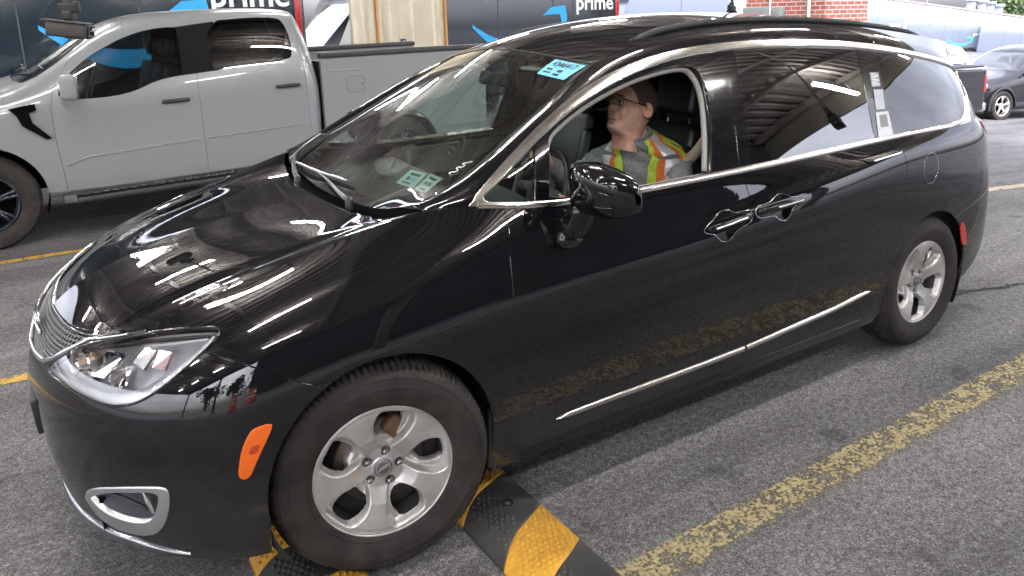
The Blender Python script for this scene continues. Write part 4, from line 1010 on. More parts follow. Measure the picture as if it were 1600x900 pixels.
# ---- fog lamps: satin bezel, dark scoop, small lamp
for s_ in (1, -1):
    f = empty('fog_lamp'); f.parent = VAN
    mir = (lambda q: q) if s_ > 0 else (lambda q: q.mirror())
    panel('bezel', mir(outside(inside(full, FOG_O, 0), FOG_I, 0).shift(.006)), MAT['satin_silver'] if 'satin_silver' in MAT else mat('satin_silver', (.55, .55, .56), .28, .85), f, depth=.03, r=.005)
    S = inside(full, FOG_I, -.002); d = np.clip(sdf_poly(S.UV, FOG_I), 0, .06) / .06
    t = (S.UV[:, 0] - .64) / .30
    panel('scoop', mir(Soup(S.P - S.N * (.008 + (.02 + .05 * np.clip(t, 0, 1)) * np.sin(d * math.pi / 2))[:, None], S.N, S.UV, S.F)), MAT['scoop_grey'] if 'scoop_grey' in MAT else mat('scoop_grey', (.05, .055, .065), .4), f, rim=False)
    c, nn = SD.at(.875, .262); ax = Vector((-1, -.35 * s_, 0)).normalized(); q = ax.to_track_quat('Z', 'Y').to_matrix(); c = c - nn * .03
    k = MB(); k.lathe([(0, .006), (.02, .004), (.034, -.004), (.038, .002), (.042, -.01), (.04, -.03)], 28); k.xform(q); k.xform([[1, 0, 0, c[0]], [0, 1, 0, c[1] * s_], [0, 0, 1, c[2]]]); obj('lamp_face', k, MAT['dark_plastic'], f)
    pv, _n = SD.line([(.868,.318),(.882,.27),(.89,.23)], 14, -.008); k = MB(); k.tube(pv * [1, s_, 1], np.interp(np.linspace(0, 1, 14), [0, .5, 1], [.004, .008, .003]), 8); obj('scoop_fin', k, MAT['satin_silver'], f)
    pv, _n = SD.line([(.70,.268),(.78,.262),(.86,.235)], 14, -.022); k = MB(); k.tube(pv * [1, s_, 1], .005, 8); obj('scoop_rib', k, MAT['dark_plastic'], f)
# silver strip standing in for sky sheen on the painted chin
uvstrip('chin_sheen', SD, [(.0, .085), (.35, .09), (.6, .10), (.80, .095), (.98, .07)], mat('sheen_silver', (.30, .30, .33), .2, .9), .003, .046, .020, n=70, taper=[(0, 1), (.8, 1), (1, .1)])
# ---- grille
mg = mat('grille_chrome', (.16, .16, .17), .3, .7)
S = inside(full, GRILLE, 0)
both('grille_backing', S.shift(-.035), MAT['void_black'], rim=False)
a_ = .0135; k = MB(); edges = set(); pts = {}
def hexpt(q, r, i):
    x = a_ * 1.7320508 * (q + r / 2) * 1.15; y = a_ * 1.5 * r
    t = rad(60 * i + 30); return (round(x + a_ * math.cos(t) * 1.15, 5), round(y + a_ * math.sin(t), 5))
for r in range(-4, 20):
    for q in range(-14, 30):
        for i in range(6):
            A, B = hexpt(q, r, i), hexpt(q, r, (i + 1) % 6)
            e = (A, B) if A < B else (B, A)
            if e in edges: continue
            m = np.array([[(A[0] + B[0]) / 2, (A[1] + B[1]) / 2 + .735]])
            if m[0, 0] < -.01 or m[0, 0] > .53 or sdf_poly(m, GRILLE)[0] < .004: continue
            edges.add(e)
for (A, B) in edges:
    p, n = SD.at(max(A[0], 0), A[1] + .735); q, n2 = SD.at(max(B[0], 0), B[1] + .735)
    if A[0] < 0: p = p * [1, -1, 1]
    for s_ in (1, -1):
        k.tube([(p - n * .008) * [1, s_, 1], (q - n2 * .008) * [1, s_, 1]], .0032, 5, cap=False)
gr_ = obj('grille_mesh', k, mg, VAN)
uvstrip('grille_surround', SD, [(0, .735), (.15, .742), (.30, .765), (.385, .805), (.46, .868), (.52, .918), (.60, .926), (.70, .934)], MAT['bright_chrome'], .004, .016, .012, n=90, taper=[(0, 1.3), (.5, 1), (1, .5)])
uvstrip('grille_top_trim', SD, [(0, .953), (.2, .951), (.35, .946), (.52, .936), (.78, .937)], MAT['gloss_black'], .001, .010, .006, n=60)
# emblem: winged badge at the middle of the nose
c, nn = SD.at(0.0, .86); k = MB()
for s_ in (1, -1):
    for dz, l_ in ((.018, .15), (.004, .13), (-.010, .10)):
        k.tube([(c[0] - .012 + .01 * (t ** 2), s_ * t * l_, c[2] + dz - .006 * t) for t in np.linspace(.25, 1, 6)], .005, 6)
k.lathe([(0, .012), (.02, .008), (.026, 0), (.026, -.006)], 24, axis='x'); 
V = k.v[-1]; k.v[-1] = V * [-1, 1, 1] + [c[0] - .006, 0, c[2] + .004]
obj('nose_badge', k, MAT['bright_chrome'], VAN)
k = MB(); k.box((-.925, .0, .52), (.03, .33, .13), rot=(0, rad(-4), 0), bev=.008); obj('plate_holder', k, MAT['dark_plastic'], VAN)

# ---- cowl and wipers
k = MB(); V = []
for t in np.linspace(-1, 1, 41):
    y = t * .76; xr = .13 + .12 * abs(t) ** 3; zr = 1.10 + .045 * abs(t) ** 4
    V.append([(xr - .02, y, zr - .03), (xr + .02, y, zr - .045), (xr + .08, y, zr - .035), (xr + .16, y, zr + .015)])
k.grid(V, flip=True); obj('cowl', k, MAT['void_black'], VAN)
def wsp(u, v, off):
    v2 = max(v, 0.0); p, n = WS.at(u, v2)
    if v < 0: p = p + (WS.at(u, .02)[0] - WS.at(u, .0)[0]) / .02 * v
    return p + n * off
def wiper(blade, arm, off=.022):
    w = empty('wiper'); w.parent = VAN
    B = np.array([wsp(*b, off * .7) for b in blade]); k = MB(); k.tube(resample(B, 24), np.interp(np.linspace(0, 1, 24), [0, .1, .5, .9, 1], [.004, .008, .010, .008, .004]), 8, flat=(.7, 1.25)); obj('blade', k, MAT['black_wiper'], w)
    Bk = B + np.array([-.006, 0, .009]); k = MB(); k.tube(resample(Bk, 20)[1:-1], .005, 6); obj('blade_spine', k, MAT['satin_silver'], w)
    A = np.array([wsp(*a[:2], a[2]) for a in arm]); A = smooth_poly(A, closed=False); k = MB(); m = len(A)
    k.tube(A, np.interp(np.linspace(0, 1, m), [0, .12, .5, 1], [.012, .010, .007, .004]), 10, flat=(.5, 1.1)); obj('arm', k, MAT['wiper_grey'], w)
    k = MB(); k.lathe([(0, .018), (.012, .016), (.016, 0), (.018, -.03)], 20, A[0]); obj('pivot_cap', k, MAT['black_wiper'], w)
mat('wiper_grey', (.085, .085, .09), .35, .4)
wiper([(1.22, .015), (.95, .055), (.56, .082)], [(.40, -.012, .012), (.50, .0, .028), (.72, .034, .034), (.98, .050, .026)])
wiper([(1.365, .20), (1.32, .10), (1.25, .0)], [(1.05, -.04, .012), (1.15, -.02, .03), (1.25, .03, .035), (1.31, .08, .028)])

# ---- papers and marks on glass
def on_glass(name, P, quad, m, off, parent=VAN, lift=.0006, nu=6):
    """a paper quad laid on a surface: quad = 4 (u,v)"""
    q = np.array(quad, float); G = []
    for i in range(nu):
        a = i / (nu - 1); top = q[0] * (1 - a) + q[1] * a; bot = q[3] * (1 - a) + q[2] * a; row = []
        for j in range(nu):
            b = j / (nu - 1); uv = top * (1 - b) + bot * b; p, n = P.at(*uv); row.append(p + n * off)
        G.append(row)
    k = MB(); k.grid(G); G2 = np.array(G); p, n = P.at(*q.mean(0)); k.grid(G2 - n * lift, flip=True)
    return obj(name, k, m, parent)
def word_on(s, size, P, uvc, uvr, off, m, parent, depth=.0006, sx=1.0):
    """lettering laid on a surface: centre and a point to its right, both (u,v)"""
    c, n = P.at(*uvc); r, _ = P.at(*uvr); r = r - c; r -= n * (r @ n); r /= np.linalg.norm(r); up = np.cross(n, r)
    return obj('print', text_mb(s, size, np.stack([r, up, n, c + n * off], 1), depth, True, sx), m, parent)
# blue lot ticket, top corner (u falls towards the driver's edge)
bt = on_glass('lot_ticket', WS, [(.1616,1.0118),(.0136,1.0064),(.0289,.8827),(.1644,.8968)], MAT['blue_paper'], .0012)
def mixq(q, a, b): q = np.array(q); return tuple((q[0] * (1 - a) + q[1] * a) * (1 - b) + (q[3] * (1 - a) + q[2] * a) * b)
Q = [(.1616,1.0118),(.0136,1.0064),(.0289,.8827),(.1644,.8968)]
word_on('4346417', .050, WS, mixq(Q, .52, .27), mixq(Q, .9, .27), .0026, MAT['black_print'], bt, sx=.78)
word_on('PACIFICA', .015, WS, mixq(Q, .25, .60), mixq(Q, .7, .60), .0026, MAT['black_print'], bt) if False else None
for (a, b, w, hh_) in ((.22, .60, .20, .10), (.24, .80, .28, .08), (.60, .62, .16, .16), (.60, .84, .20, .12)):
    qq = [mixq(Q, a - w / 2, b - hh_ / 2), mixq(Q, a + w / 2, b - hh_ / 2), mixq(Q, a + w / 2, b + hh_ / 2), mixq(Q, a - w / 2, b + hh_ / 2)]
    on_glass('print', WS, qq, MAT['black_print'], .0020, bt)
Q1 = [(.3142,.246),(.1932,.2414),(.1768,.1504),(.3181,.1656)]
s1 = on_glass('inspection_sticker', WS, Q1, MAT['pale_green_paper'], -.0035)
for (a, b, w, hh_, mt) in ((.5, .22, .6, .16, 'black_print'), (.32, .52, .18, .22, 'black_print'), (.62, .52, .3, .22, 'blue_paper'), (.45, .80, .5, .10, 'black_print')):
    qq = [mixq(Q1, a - w / 2, b - hh_ / 2), mixq(Q1, a + w / 2, b - hh_ / 2), mixq(Q1, a + w / 2, b + hh_ / 2), mixq(Q1, a - w / 2, b + hh_ / 2)]
    on_glass('print', WS, qq, MAT[mt], -.0028, s1)
Q2 = [(.1711,.2477),(.085,.219),(.069,.1175),(.1563,.1478)]
s2 = on_glass('inspection_sticker', WS, Q2, MAT['pale_green_paper'], -.0035)
word_on('04/26', .030, WS, mixq(Q2, .5, .52), mixq(Q2, .9, .52), -.0028, MAT['black_print'], s2)
for (a, b, w, hh_) in ((.5, .2, .6, .12), (.5, .84, .5, .10)):
    qq = [mixq(Q2, a - w / 2, b - hh_ / 2), mixq(Q2, a + w / 2, b - hh_ / 2), mixq(Q2, a + w / 2, b + hh_ / 2), mixq(Q2, a - w / 2, b + hh_ / 2)]
    on_glass('print', WS, qq, MAT['black_print'], -.0028, s2)
# white grease-pencil scrawl on the glass edge by the pillar
sq = [(.060,.222),(.070,.228),(.064,.236),(.056,.232),(.046,.238),(.052,.252),(.064,.256),(.060,.268),(.048,.262),(.040,.270),(.050,.282),(.060,.287),(.048,.292),(.030,.296)]
k = MB(); k.tube(np.array([wsp(u + .0, v + .012, .003) for u, v in smooth_poly(sq, closed=False)]), .0022, 6); obj('chalk_mark', k, MAT['white_print'], VAN)
# papers on the rear door pillar
k_ = [(2.562,.394),(2.640,.394),(2.622,.305),(2.546,.305)]
st = on_glass('pillar_label', GR, k_, mat('label_grey', (.22, .22, .24), .5), .0015)
for i in range(9):
    b = .08 + i * .1
    on_glass('print', GR, [mixq(k_, .1, b), mixq(k_, .85 if i % 3 else .6, b), mixq(k_, .85 if i % 3 else .6, b + .045), mixq(k_, .1, b + .045)], MAT['white_print'], .0028, st)
on_glass('pillar_label', GR, [(2.553,.290),(2.634,.286),(2.603,.165),(2.528,.170)], mat('label_pale', (.36, .37, .42), .35), .0015)
k_ = [(2.520,.155),(2.626,.150),(2.613,.012),(2.492,.016)]
st = on_glass('pillar_label', GR, k_, mat('label_white', (.62, .63, .66), .5), .0015)
on_glass('print', GR, [mixq(k_, .22, .12), mixq(k_, .78, .12), mixq(k_, .78, .62), mixq(k_, .22, .62)], MAT['label_grey'], .0028, st)
# ---------------------------------------------------------------- wheels of the minivan
RIM = .229
def wheel_face():
    nr, nt = 74, 300
    rr = np.linspace(.0, RIM, nr); tt = np.linspace(0, 2 * math.pi, nt + 1)
    Rg, Tg = np.meshgrid(rr, tt, indexing='ij')
    X, Y = Rg * np.cos(Tg), Rg * np.sin(Tg)
    UV = np.stack([X.ravel(), Y.ravel()], 1)
    prof = np.interp(Rg, [0, .034, .036, .07, .085, .12, .17, .205, .214, .222, .229], [.030, .030, .034, .034, .026, .010, .004, .0015, .003, .001, .006])
    dmin = np.full(len(UV), -1.0); pk = np.full(len(UV), -1.0)
    holes = []
    for i in range(5):
        a = rad(76 - 72 * i); M = np.array([[math.cos(a), -math.sin(a)], [math.sin(a), math.cos(a)]])
        ho = smooth_poly(np.array([(.094, .006), (.112, .044), (.150, .058), (.192, .050), (.203, .030), (.204, -.018), (.194, -.040), (.150, -.042), (.110, -.028)]) @ M.T, it=1)
        pc = smooth_poly(np.array([(.066, -.004), (.098, .042), (.145, .068), (.198, .060), (.211, .034), (.211, -.046), (.202, -.066), (.160, -.070), (.100, -.040), (.068, -.014)]) @ M.T, it=1)
        holes.append(ho); dmin = np.maximum(dmin, sdf_poly(UV, ho)); pk = np.maximum(pk, sdf_poly(UV, pc))
    t = np.clip((pk + .001) / .013, 0, 1); t = t * t * (3 - 2 * t)
    depth = prof + (t * .034).reshape(prof.shape)
    # lug seats
    for i in range(5):
        a = rad(76 - 72 * i); d = np.hypot(X - .057 * math.cos(a), Y - .057 * math.sin(a)); depth += .014 * np.clip((.0165 - d) / .003, 0, 1)
    G = np.stack([X, -(-depth), Y], -1)         # y grows inwards (away from the viewer at -y)
    p = Patch(G); flip = p.N[..., 1].mean() > 0
    p = Patch(G, flip=flip); S = p.soup; S.UV = UV
    for h_ in holes: S = S.clip(-sdf_poly(S.UV, h_))[0]
    return S
WF = wheel_face()
def lug_angles(): return [rad(76 - 72 * i) for i in range(5)]
def make_wheel():
    w = empty('wheel'); w.parent = VAN                      # origin: centre of the rim's outer face
    # tyre: sidewall profile (radius, y) with y inwards
    out = [(.222, .010), (.226, .002), (.236, -.004), (.262, -.014), (.292, -.019), (.318, -.017), (.338, -.010), (.352, .004), (.361, .020)]
    tread = [(.366, .034), (.368, .060), (.3685, .068), (.360, .070), (.360, .078), (.3690, .080), (.3695, .100), (.361, .102), (.361, .112), (.3695, .114), (.369, .134), (.360, .136), (.360, .144), (.3685, .146), (.367, .178)]
    inn_ = [(.355, .200), (.32, .216), (.25, .212), (.222, .200)]
    n = 400; V = []
    for i in range(n):
        t = 2 * math.pi * i / n; row = []
        for j, (r, y) in enumerate(out + tread + inn_):
            if (i % 4 == 0) and r > .345 and r < .3685 + .01:
                if .0 <= y <= .066 or .146 < y < .2: r = r - (.012 if y > .012 else .005)
            row.append((r * math.cos(t), y, r * math.sin(t)))
        V.append(row)
    V.append(V[0]); k = MB(); k.grid(V, flip=False); ty = obj('tyre', k, MAT['tyre'], w, auto=60)
    me = ty.data; me.materials.append(MAT['tread'])
    for p in me.polygons:
        c = p.center; r_ = math.hypot(c.x, c.z)
        if r_ > .357: p.material_index = 1
    # raised rings and lettering-like bands on the sidewall
    for r_, y in ((.300, -.0195), (.330, -.0145), (.246, -.0085)):
        k = MB(); k.lathe([(r_ - .0025, y + .001), (r_, y - .0012), (r_ + .0025, y + .001)], 96, axis='y'); obj('sidewall_ring', k, MAT['tyre'], ty)
    rim = panel('rim', WF, MAT['alloy'], w, depth=.035, r=.003)
    k = MB(); k.lathe([(.229, .006), (.2300, .0), (.2275, -.003), (.224, .002)], 96, axis='y'); obj('rim_lip', k, MAT['alloy'], rim)
    k = MB(); k.lathe([(.222, .008), (.214, .05), (.208, .16), (.222, .2)], 64, axis='y'); obj('barrel', k, MAT['alloy_dark'], rim)
    k = MB(); k.lathe([(.0, .062), (.07, .062), (.075, .085), (.148, .085), (.150, .095), (.150, .108), (.07, .108)], 64, axis='y'); obj('brake_disc', k, MAT['rotor'], w)
    k = MB(); k.box((.075, .075, .098), (.13, .06, .07), rot=(0, rad(50), 0), bev=.015); obj('brake_caliper', k, MAT['brake_brown'], w)
    k = MB(); k.lathe([(.206, .11), (.15, .105), (.14, .12)], 48, axis='y'); obj('dust_shield', k, MAT['matte_black'], w)
    for a in lug_angles():
        k = MB(); c = np.array([.057 * math.cos(a), 0, .057 * math.sin(a)])
        k.lathe([(0, .022), (.006, .0225), (.0095, .026), (.0098, .048)], 6, c, axis='y', smooth=False); k.lathe([(.0115, .044), (.012, .048)], 18, c, axis='y'); obj('lug_nut', k, MAT['lug'], w)
    k = MB(); k.lathe([(0, .024), (.026, .0245), (.0305, .027), (.032, .034)], 40, axis='y'); cp_ = obj('centre_cap', k, MAT['cap_grey'], w)
    k = MB(); k.lathe([(.022, .0235), (.0235, .0228), (.025, .0235)], 40, axis='y'); k.box((0, .0235, 0), (.040, .002, .0045), rot=(0, rad(-25), 0)); k.box((0, .0235, .006), (.03, .002, .002), rot=(0, rad(-25), 0)); obj('cap_badge', k, MAT['alloy'], cp_)
    k = MB(); k.lathe([(.205, .165), (.0, .165)], 48, axis='y'); obj('inner_barrel', k, MAT['void_black'], w)
    return w
mat('lug', (.35, .34, .33), .3, .9)
mat('cap_grey', (.16, .16, .165), .4, .6)
wh = make_wheel()
_cs, _sn = math.cos(-.16), math.sin(-.16)
wh.location = (0 + _sn * .112, -.865 - _cs * .112, .383); wh.rotation_euler = (0, 0, -.16)
w2 = copy_tree(wh, VAN); w2.location = (3.089, -.970, .368); w2.rotation_euler = (0, rad(22), 0)
w3 = copy_tree(wh, VAN); w3.location = (0, .975, .383); w3.rotation_euler = (0, 0, math.pi - .16)
w4 = copy_tree(wh, VAN); w4.location = (3.089, .970, .368); w4.rotation_euler = (0, 0, math.pi)
# ---------------------------------------------------------------- inside the minivan
def soft_box(name, c, d, rot, m, parent, bev=.04, sub=1):
    k = MB(); k.box(c, d, rot, bev=bev, seg=3); return obj(name, k, m, parent, auto=None)
def seat(x, y, recl=14, label=None):
    s = empty('seat'); s.parent = VAN; s.location = (x, y, 0)
    m = MAT['leather_black']
    k = MB(); k.box((0, 0, .60), (.52, .50, .15), (0, rad(-5), 0), bev=.05, seg=4); k.box((0, -.23, .63), (.48, .09, .14), (0, rad(-5), 0), bev=.04); k.box((0, .23, .63), (.48, .09, .14), (0, rad(-5), 0), bev=.04); obj('cushion', k, m, s)
    k = MB(); r = rad(recl); c = (.30, 0, .98)
    k.box(c, (.14, .40, .66), (0, r, 0), bev=.05, seg=4)
    for sy in (-1, 1): k.box((c[0] - .03, sy * .21, c[2] - .04), (.17, .09, .56), (0, r, 0), bev=.04, seg=4)
    k.box((c[0] + .07, 0, c[2] + .23), (.12, .36, .20), (0, r, 0), bev=.05, seg=4)
    b = obj('backrest', k, m, s)
    k = MB(); k.box((.425, 0, 1.445), (.115, .275, .215), (0, rad(recl - 4), 0), bev=.05, seg=5); hr_ = obj('headrest', k, m, b)
    for sy in (-1, 1):
        k = MB(); k.tube([(.385, sy * .075, 1.22), (.415, sy * .075, 1.38)], .0065, 8); obj('headrest_post', k, MAT['bright_chrome'], hr_)
    return s
seat(1.40, -.40); seat(1.42, .40)
for y in (-.42, .42): seat(2.35, y, 16)
seat(3.2, 0, 14)
# dashboard
k = MB(); V = []
for t in np.linspace(-1, 1, 25):
    y = t * .80; f = .06 * (1 - t * t)
    hump = .035 * math.exp(-((y + .40) / .22) ** 2)
    V.append([(.30 + .0 - f * .5, y, 1.065), (.48 - f, y, 1.085), (.68 - f, y, 1.10 + hump), (.82 - f, y, 1.09 + hump * 1.3), (.885 - f, y, 1.05 + hump), (.87 - f, y, .98), (.80 - f, y, .86), (.78, y, .60)])
k.grid(V, flip=True); obj('dashboard', k, MAT['dash_dark'], VAN)
k = MB(); k.box((.865, -.02, .99), (.03, .24, .16), (0, rad(-12), 0), bev=.01); obj('centre_screen', k, MAT['gloss_black'], VAN)
k = MB(); k.box((.98, 0, .66), (.5, .26, .30), bev=.04); obj('console', k, MAT['dash_dark'], VAN)
# steering wheel
st = empty('steering_wheel'); st.parent = VAN; SWC = np.array([.985, -.40, 1.085]); st.location = SWC; st.rotation_euler = (0, rad(-64), 0)
k = MB(); t = np.linspace(0, 2 * math.pi, 65); k.tube(np.c_[.185 * np.cos(t), .185 * np.sin(t), 0 * t], .0155, 12, cap=False); obj('wheel_rim', k, MAT['leather_black'], st)
k = MB(); k.lathe([(0, .03), (.05, .028), (.075, .01), (.07, -.03)], 28); obj('horn_pad', k, MAT['dash_dark'], st)
for a in (90, -90, 180):
    k = MB(); k.tube([(.06 * math.cos(rad(a)), .06 * math.sin(rad(a)), 0), (.18 * math.cos(rad(a)), .18 * math.sin(rad(a)), 0)], [.022, .013], 8, flat=(.5, 1.3)); obj('spoke', k, MAT['dash_dark'], st)
# headliner, pillar and door linings, far door tops
k = MB(); rl = RF.soup.shift(-.035); rl = rl.clip(rl.UV[:, 1] - .03)[0]; panel('headliner', rl, MAT['headliner'], VAN, rim=False)
gi = outside(GR.soup, DLO_I, -.012).shift(-.045); gi = gi.clip(gi.UV[:, 1] - .0)[0]; both('pillar_lining', gi, MAT['headliner'], rim=False)
dl = SD.soup.shift(-.075); dl = dl.clip(dl.UV[:, 0] - 2.2)[0].clip(5.2 - dl.clip(dl.UV[:, 0] - 2.2)[0].UV[:, 0])[0]; dl = dl.clip(dl.UV[:, 1] - .30)[0]; both('door_lining', dl, MAT['leather_black'], rim=False)
# light interior quarter panels seen through the glass
k = MB(); k.box((1.45, .80, 1.05), (1.1, .03, .16), bev=.012); k.box((1.5, .79, .9), (.6, .06, .05), bev=.015); obj('armrest', k, MAT['trim_grey'], VAN)
# rear view mirror and sun visors
k = MB(); k.box((1.0, -.02, 1.545), (.035, .24, .065), (0, rad(12), 0), bev=.014); k.tube([(1.0, 0, 1.56), (.99, 0, 1.62)], .008, 8); obj('interior_mirror', k, MAT['dash_dark'], VAN)
for y in (-.36, .36):
    k = MB(); k.box((1.13, y, 1.605), (.17, .38, .018), (0, rad(-8), 0), bev=.008); obj('sun_visor', k, MAT['headliner'], VAN)
# seat belt over the driver's shoulder
def strap(pts, w, m, parent, name='seat_belt', nrm=(0, -1, .4)):
    P_ = resample(smooth_poly(pts, closed=False), 40); T = np.gradient(P_, axis=0); T /= np.linalg.norm(T, axis=1, keepdims=True)
    n = np.array(nrm, float); B = np.cross(T, n); B /= np.linalg.norm(B, axis=1, keepdims=True); nn = np.cross(B, T)
    V = [[P_[i] + B[i] * a * w + nn[i] * b for a, b in ((-.5, 0), (.5, 0), (.5, .002), (-.5, .002), (-.5, 0))] for i in range(40)]
    k = MB(); k.grid(V); return obj(name, k, m, parent)
mat('belt_tan', (.36, .30, .24), .8)
strap([(1.735, -.735, 1.46), (1.71, -.72, 1.32), (1.665, -.665, 1.20), (1.62, -.60, 1.14)], .048, MAT['belt_tan'], VAN, nrm=(-.6, -.8, .2))
# red and green things on the far side of the cabin: a first-aid bag behind the passenger seat
# ---- door mirrors
def door_mirror(s_):
    mr = empty('door_mirror'); mr.parent = VAN
    secs = []
    # (y, x centre, z centre, half depth, half height) from the door outwards
    for y, x, z, a, b in ((-1.00, .775, 1.235, .030, .055), (-1.012, .772, 1.236, .062, .078), (-1.035, .770, 1.238, .078, .090), (-1.08, .770, 1.240, .086, .094), (-1.14, .775, 1.238, .086, .090), (-1.19, .785, 1.232, .080, .082), (-1.225, .800, 1.226, .066, .068), (-1.245, .815, 1.222, .045, .050), (-1.252, .825, 1.22, .015, .02)):
        ring = []
        for t in np.linspace(0, 2 * math.pi, 33)[:-1]:
            c, s = math.cos(t), math.sin(t); e = .72
            X = a * math.copysign(abs(c) ** e, c); Z = b * math.copysign(abs(s) ** e, s)
            if c > 0: X = min(X, a * .62)          # flat back where the glass sits
            if s > 0: X += -.012 * s; Z *= (.96 + .10 * (-c))
            ring.append((x + X, y * s_, z + Z))
        secs.append(ring + [ring[0]])
    k = MB(); k.grid(secs, flip=s_ < 0); hs_ = obj('housing', k, MAT['black_paint'], mr, auto=60)
    # crease line and dark lower shell
    k = MB(); k.tube([((.691, .686, .690, .700, .722)[i], s_ * (-1.02, -1.07, -1.13, -1.19, -1.235)[i], (1.262, 1.262, 1.259, 1.252, 1.240)[i]) for i in range(5)], .003, 6); obj('housing_crease', k, MAT['black_paint'], hs_)
    k = MB(); k.tube([((.700, .694, .697, .708, .732)[i], s_ * (-1.02, -1.07, -1.13, -1.19, -1.235)[i], (1.195, 1.195, 1.196, 1.196, 1.20)[i]) for i in range(5)], .0035, 6); obj('housing_crease', k, MAT['gloss_black'], hs_)
    k = MB(); k.prism(rrect(.20, .13, .035), 0, .006, np.array([[0, 0, 1, .822], [-s_ * 1.0, 0, 0, -1.12 * s_], [0, 1, 0, 1.235]], float)); obj('mirror_glass', k, MAT['bright_chrome'], mr)
    k = MB(); k.tube(smooth_poly([(.752, -1.05 * s_, 1.17), (.745, -1.035 * s_, 1.12), (.735, -1.02 * s_, 1.08), (.728, -.995 * s_, 1.055)], closed=False), [.05, .047, .044, .042, .042, .042, .043, .044] if False else .044, 14, flat=(.62, 1.15), up=(0, 1, 0)); obj('stalk', k, MAT['black_paint'], mr)
    k = MB(); k.tube([(.728, -1.0 * s_, 1.062), (.722, -.985 * s_, 1.03), (.72, -.96 * s_, 1.0)], [.047, .046, .030], 14, flat=(.66, 1.15), up=(0, 1, 0)); obj('foot', k, MAT['gloss_black'], mr)
door_mirror(1); door_mirror(-1)
# ---------------------------------------------------------------- the driver
DRV = thing('person', 'middle-aged man with glasses in hi-vis vest over grey sweatshirt sitting at the wheel', 'person', (0, 0, 0))
def _skin():
    m = mat('skin', (.62, .36, .27), .45, 0, .4); I = BS(m).inputs; I['Subsurface Weight'].default_value = .08; I['Subsurface Radius'].default_value = (.012, .005, .003); I['Subsurface Scale'].default_value = 1.0
    t = N(m, 'ShaderNodeTexCoord'); n = N(m, 'ShaderNodeTexNoise', Scale=28, Detail=6); r = N(m, 'ShaderNodeValToRGB'); r.color_ramp.elements[0].color = (.60, .30, .215, 1); r.color_ramp.elements[1].color = (.78, .48, .36, 1); r.color_ramp.elements[0].position = .3; r.color_ramp.elements[1].position = .62
    n2 = N(m, 'ShaderNodeTexNoise', Scale=420, Detail=3); b = N(m, 'ShaderNodeBump', Strength=.25, Distance=.001)
    L(m, t.outputs['Object'], n.inputs['Vector']); L(m, n.outputs['Fac'], r.inputs['Fac']); L(m, r.outputs['Color'], I['Base Color']); L(m, t.outputs['Object'], n2.inputs['Vector']); L(m, n2.outputs['Fac'], b.inputs['Height']); L(m, b.outputs['Normal'], I['Normal'])
_skin()
noisy(mat('hair', (.09, .06, .045), .7), 200, (.03, .02, .016), (.22, .16, .13), bump=.8, bscale=500, bdist=.004)
noisy(mat('stubble', (.40, .27, .21), .75), 420, (.46, .255, .19), (.70, .44, .335), p0=.3, p1=.6)
noisy(mat('sweatshirt', (.13, .135, .14), .95, 0, .2), 90, (.20, .21, .215), (.31, .32, .33), bump=.5, bscale=30, bdist=.006)
noisy(mat('vest_lime', (.55, .72, .06), .7), 120, (.46, .62, .05), (.62, .80, .09), bump=.3, bscale=400, bdist=.002)
noisy(mat('vest_orange', (.85, .20, .03), .7), 120, (.72, .15, .02), (.92, .25, .05), bump=.3, bscale=400, bdist=.002)
mat('vest_silver', (.74, .75, .80), .35, .25)
mat('clip_grey', (.14, .14, .13), .6)
mat('eye_white', (.75, .72, .68), .2); mat('iris', (.05, .04, .03), .1); mat('lips', (.36, .15, .12), .5)
mat('trousers', (.02, .022, .03), .9); mat('boot', (.02, .018, .016), .6)

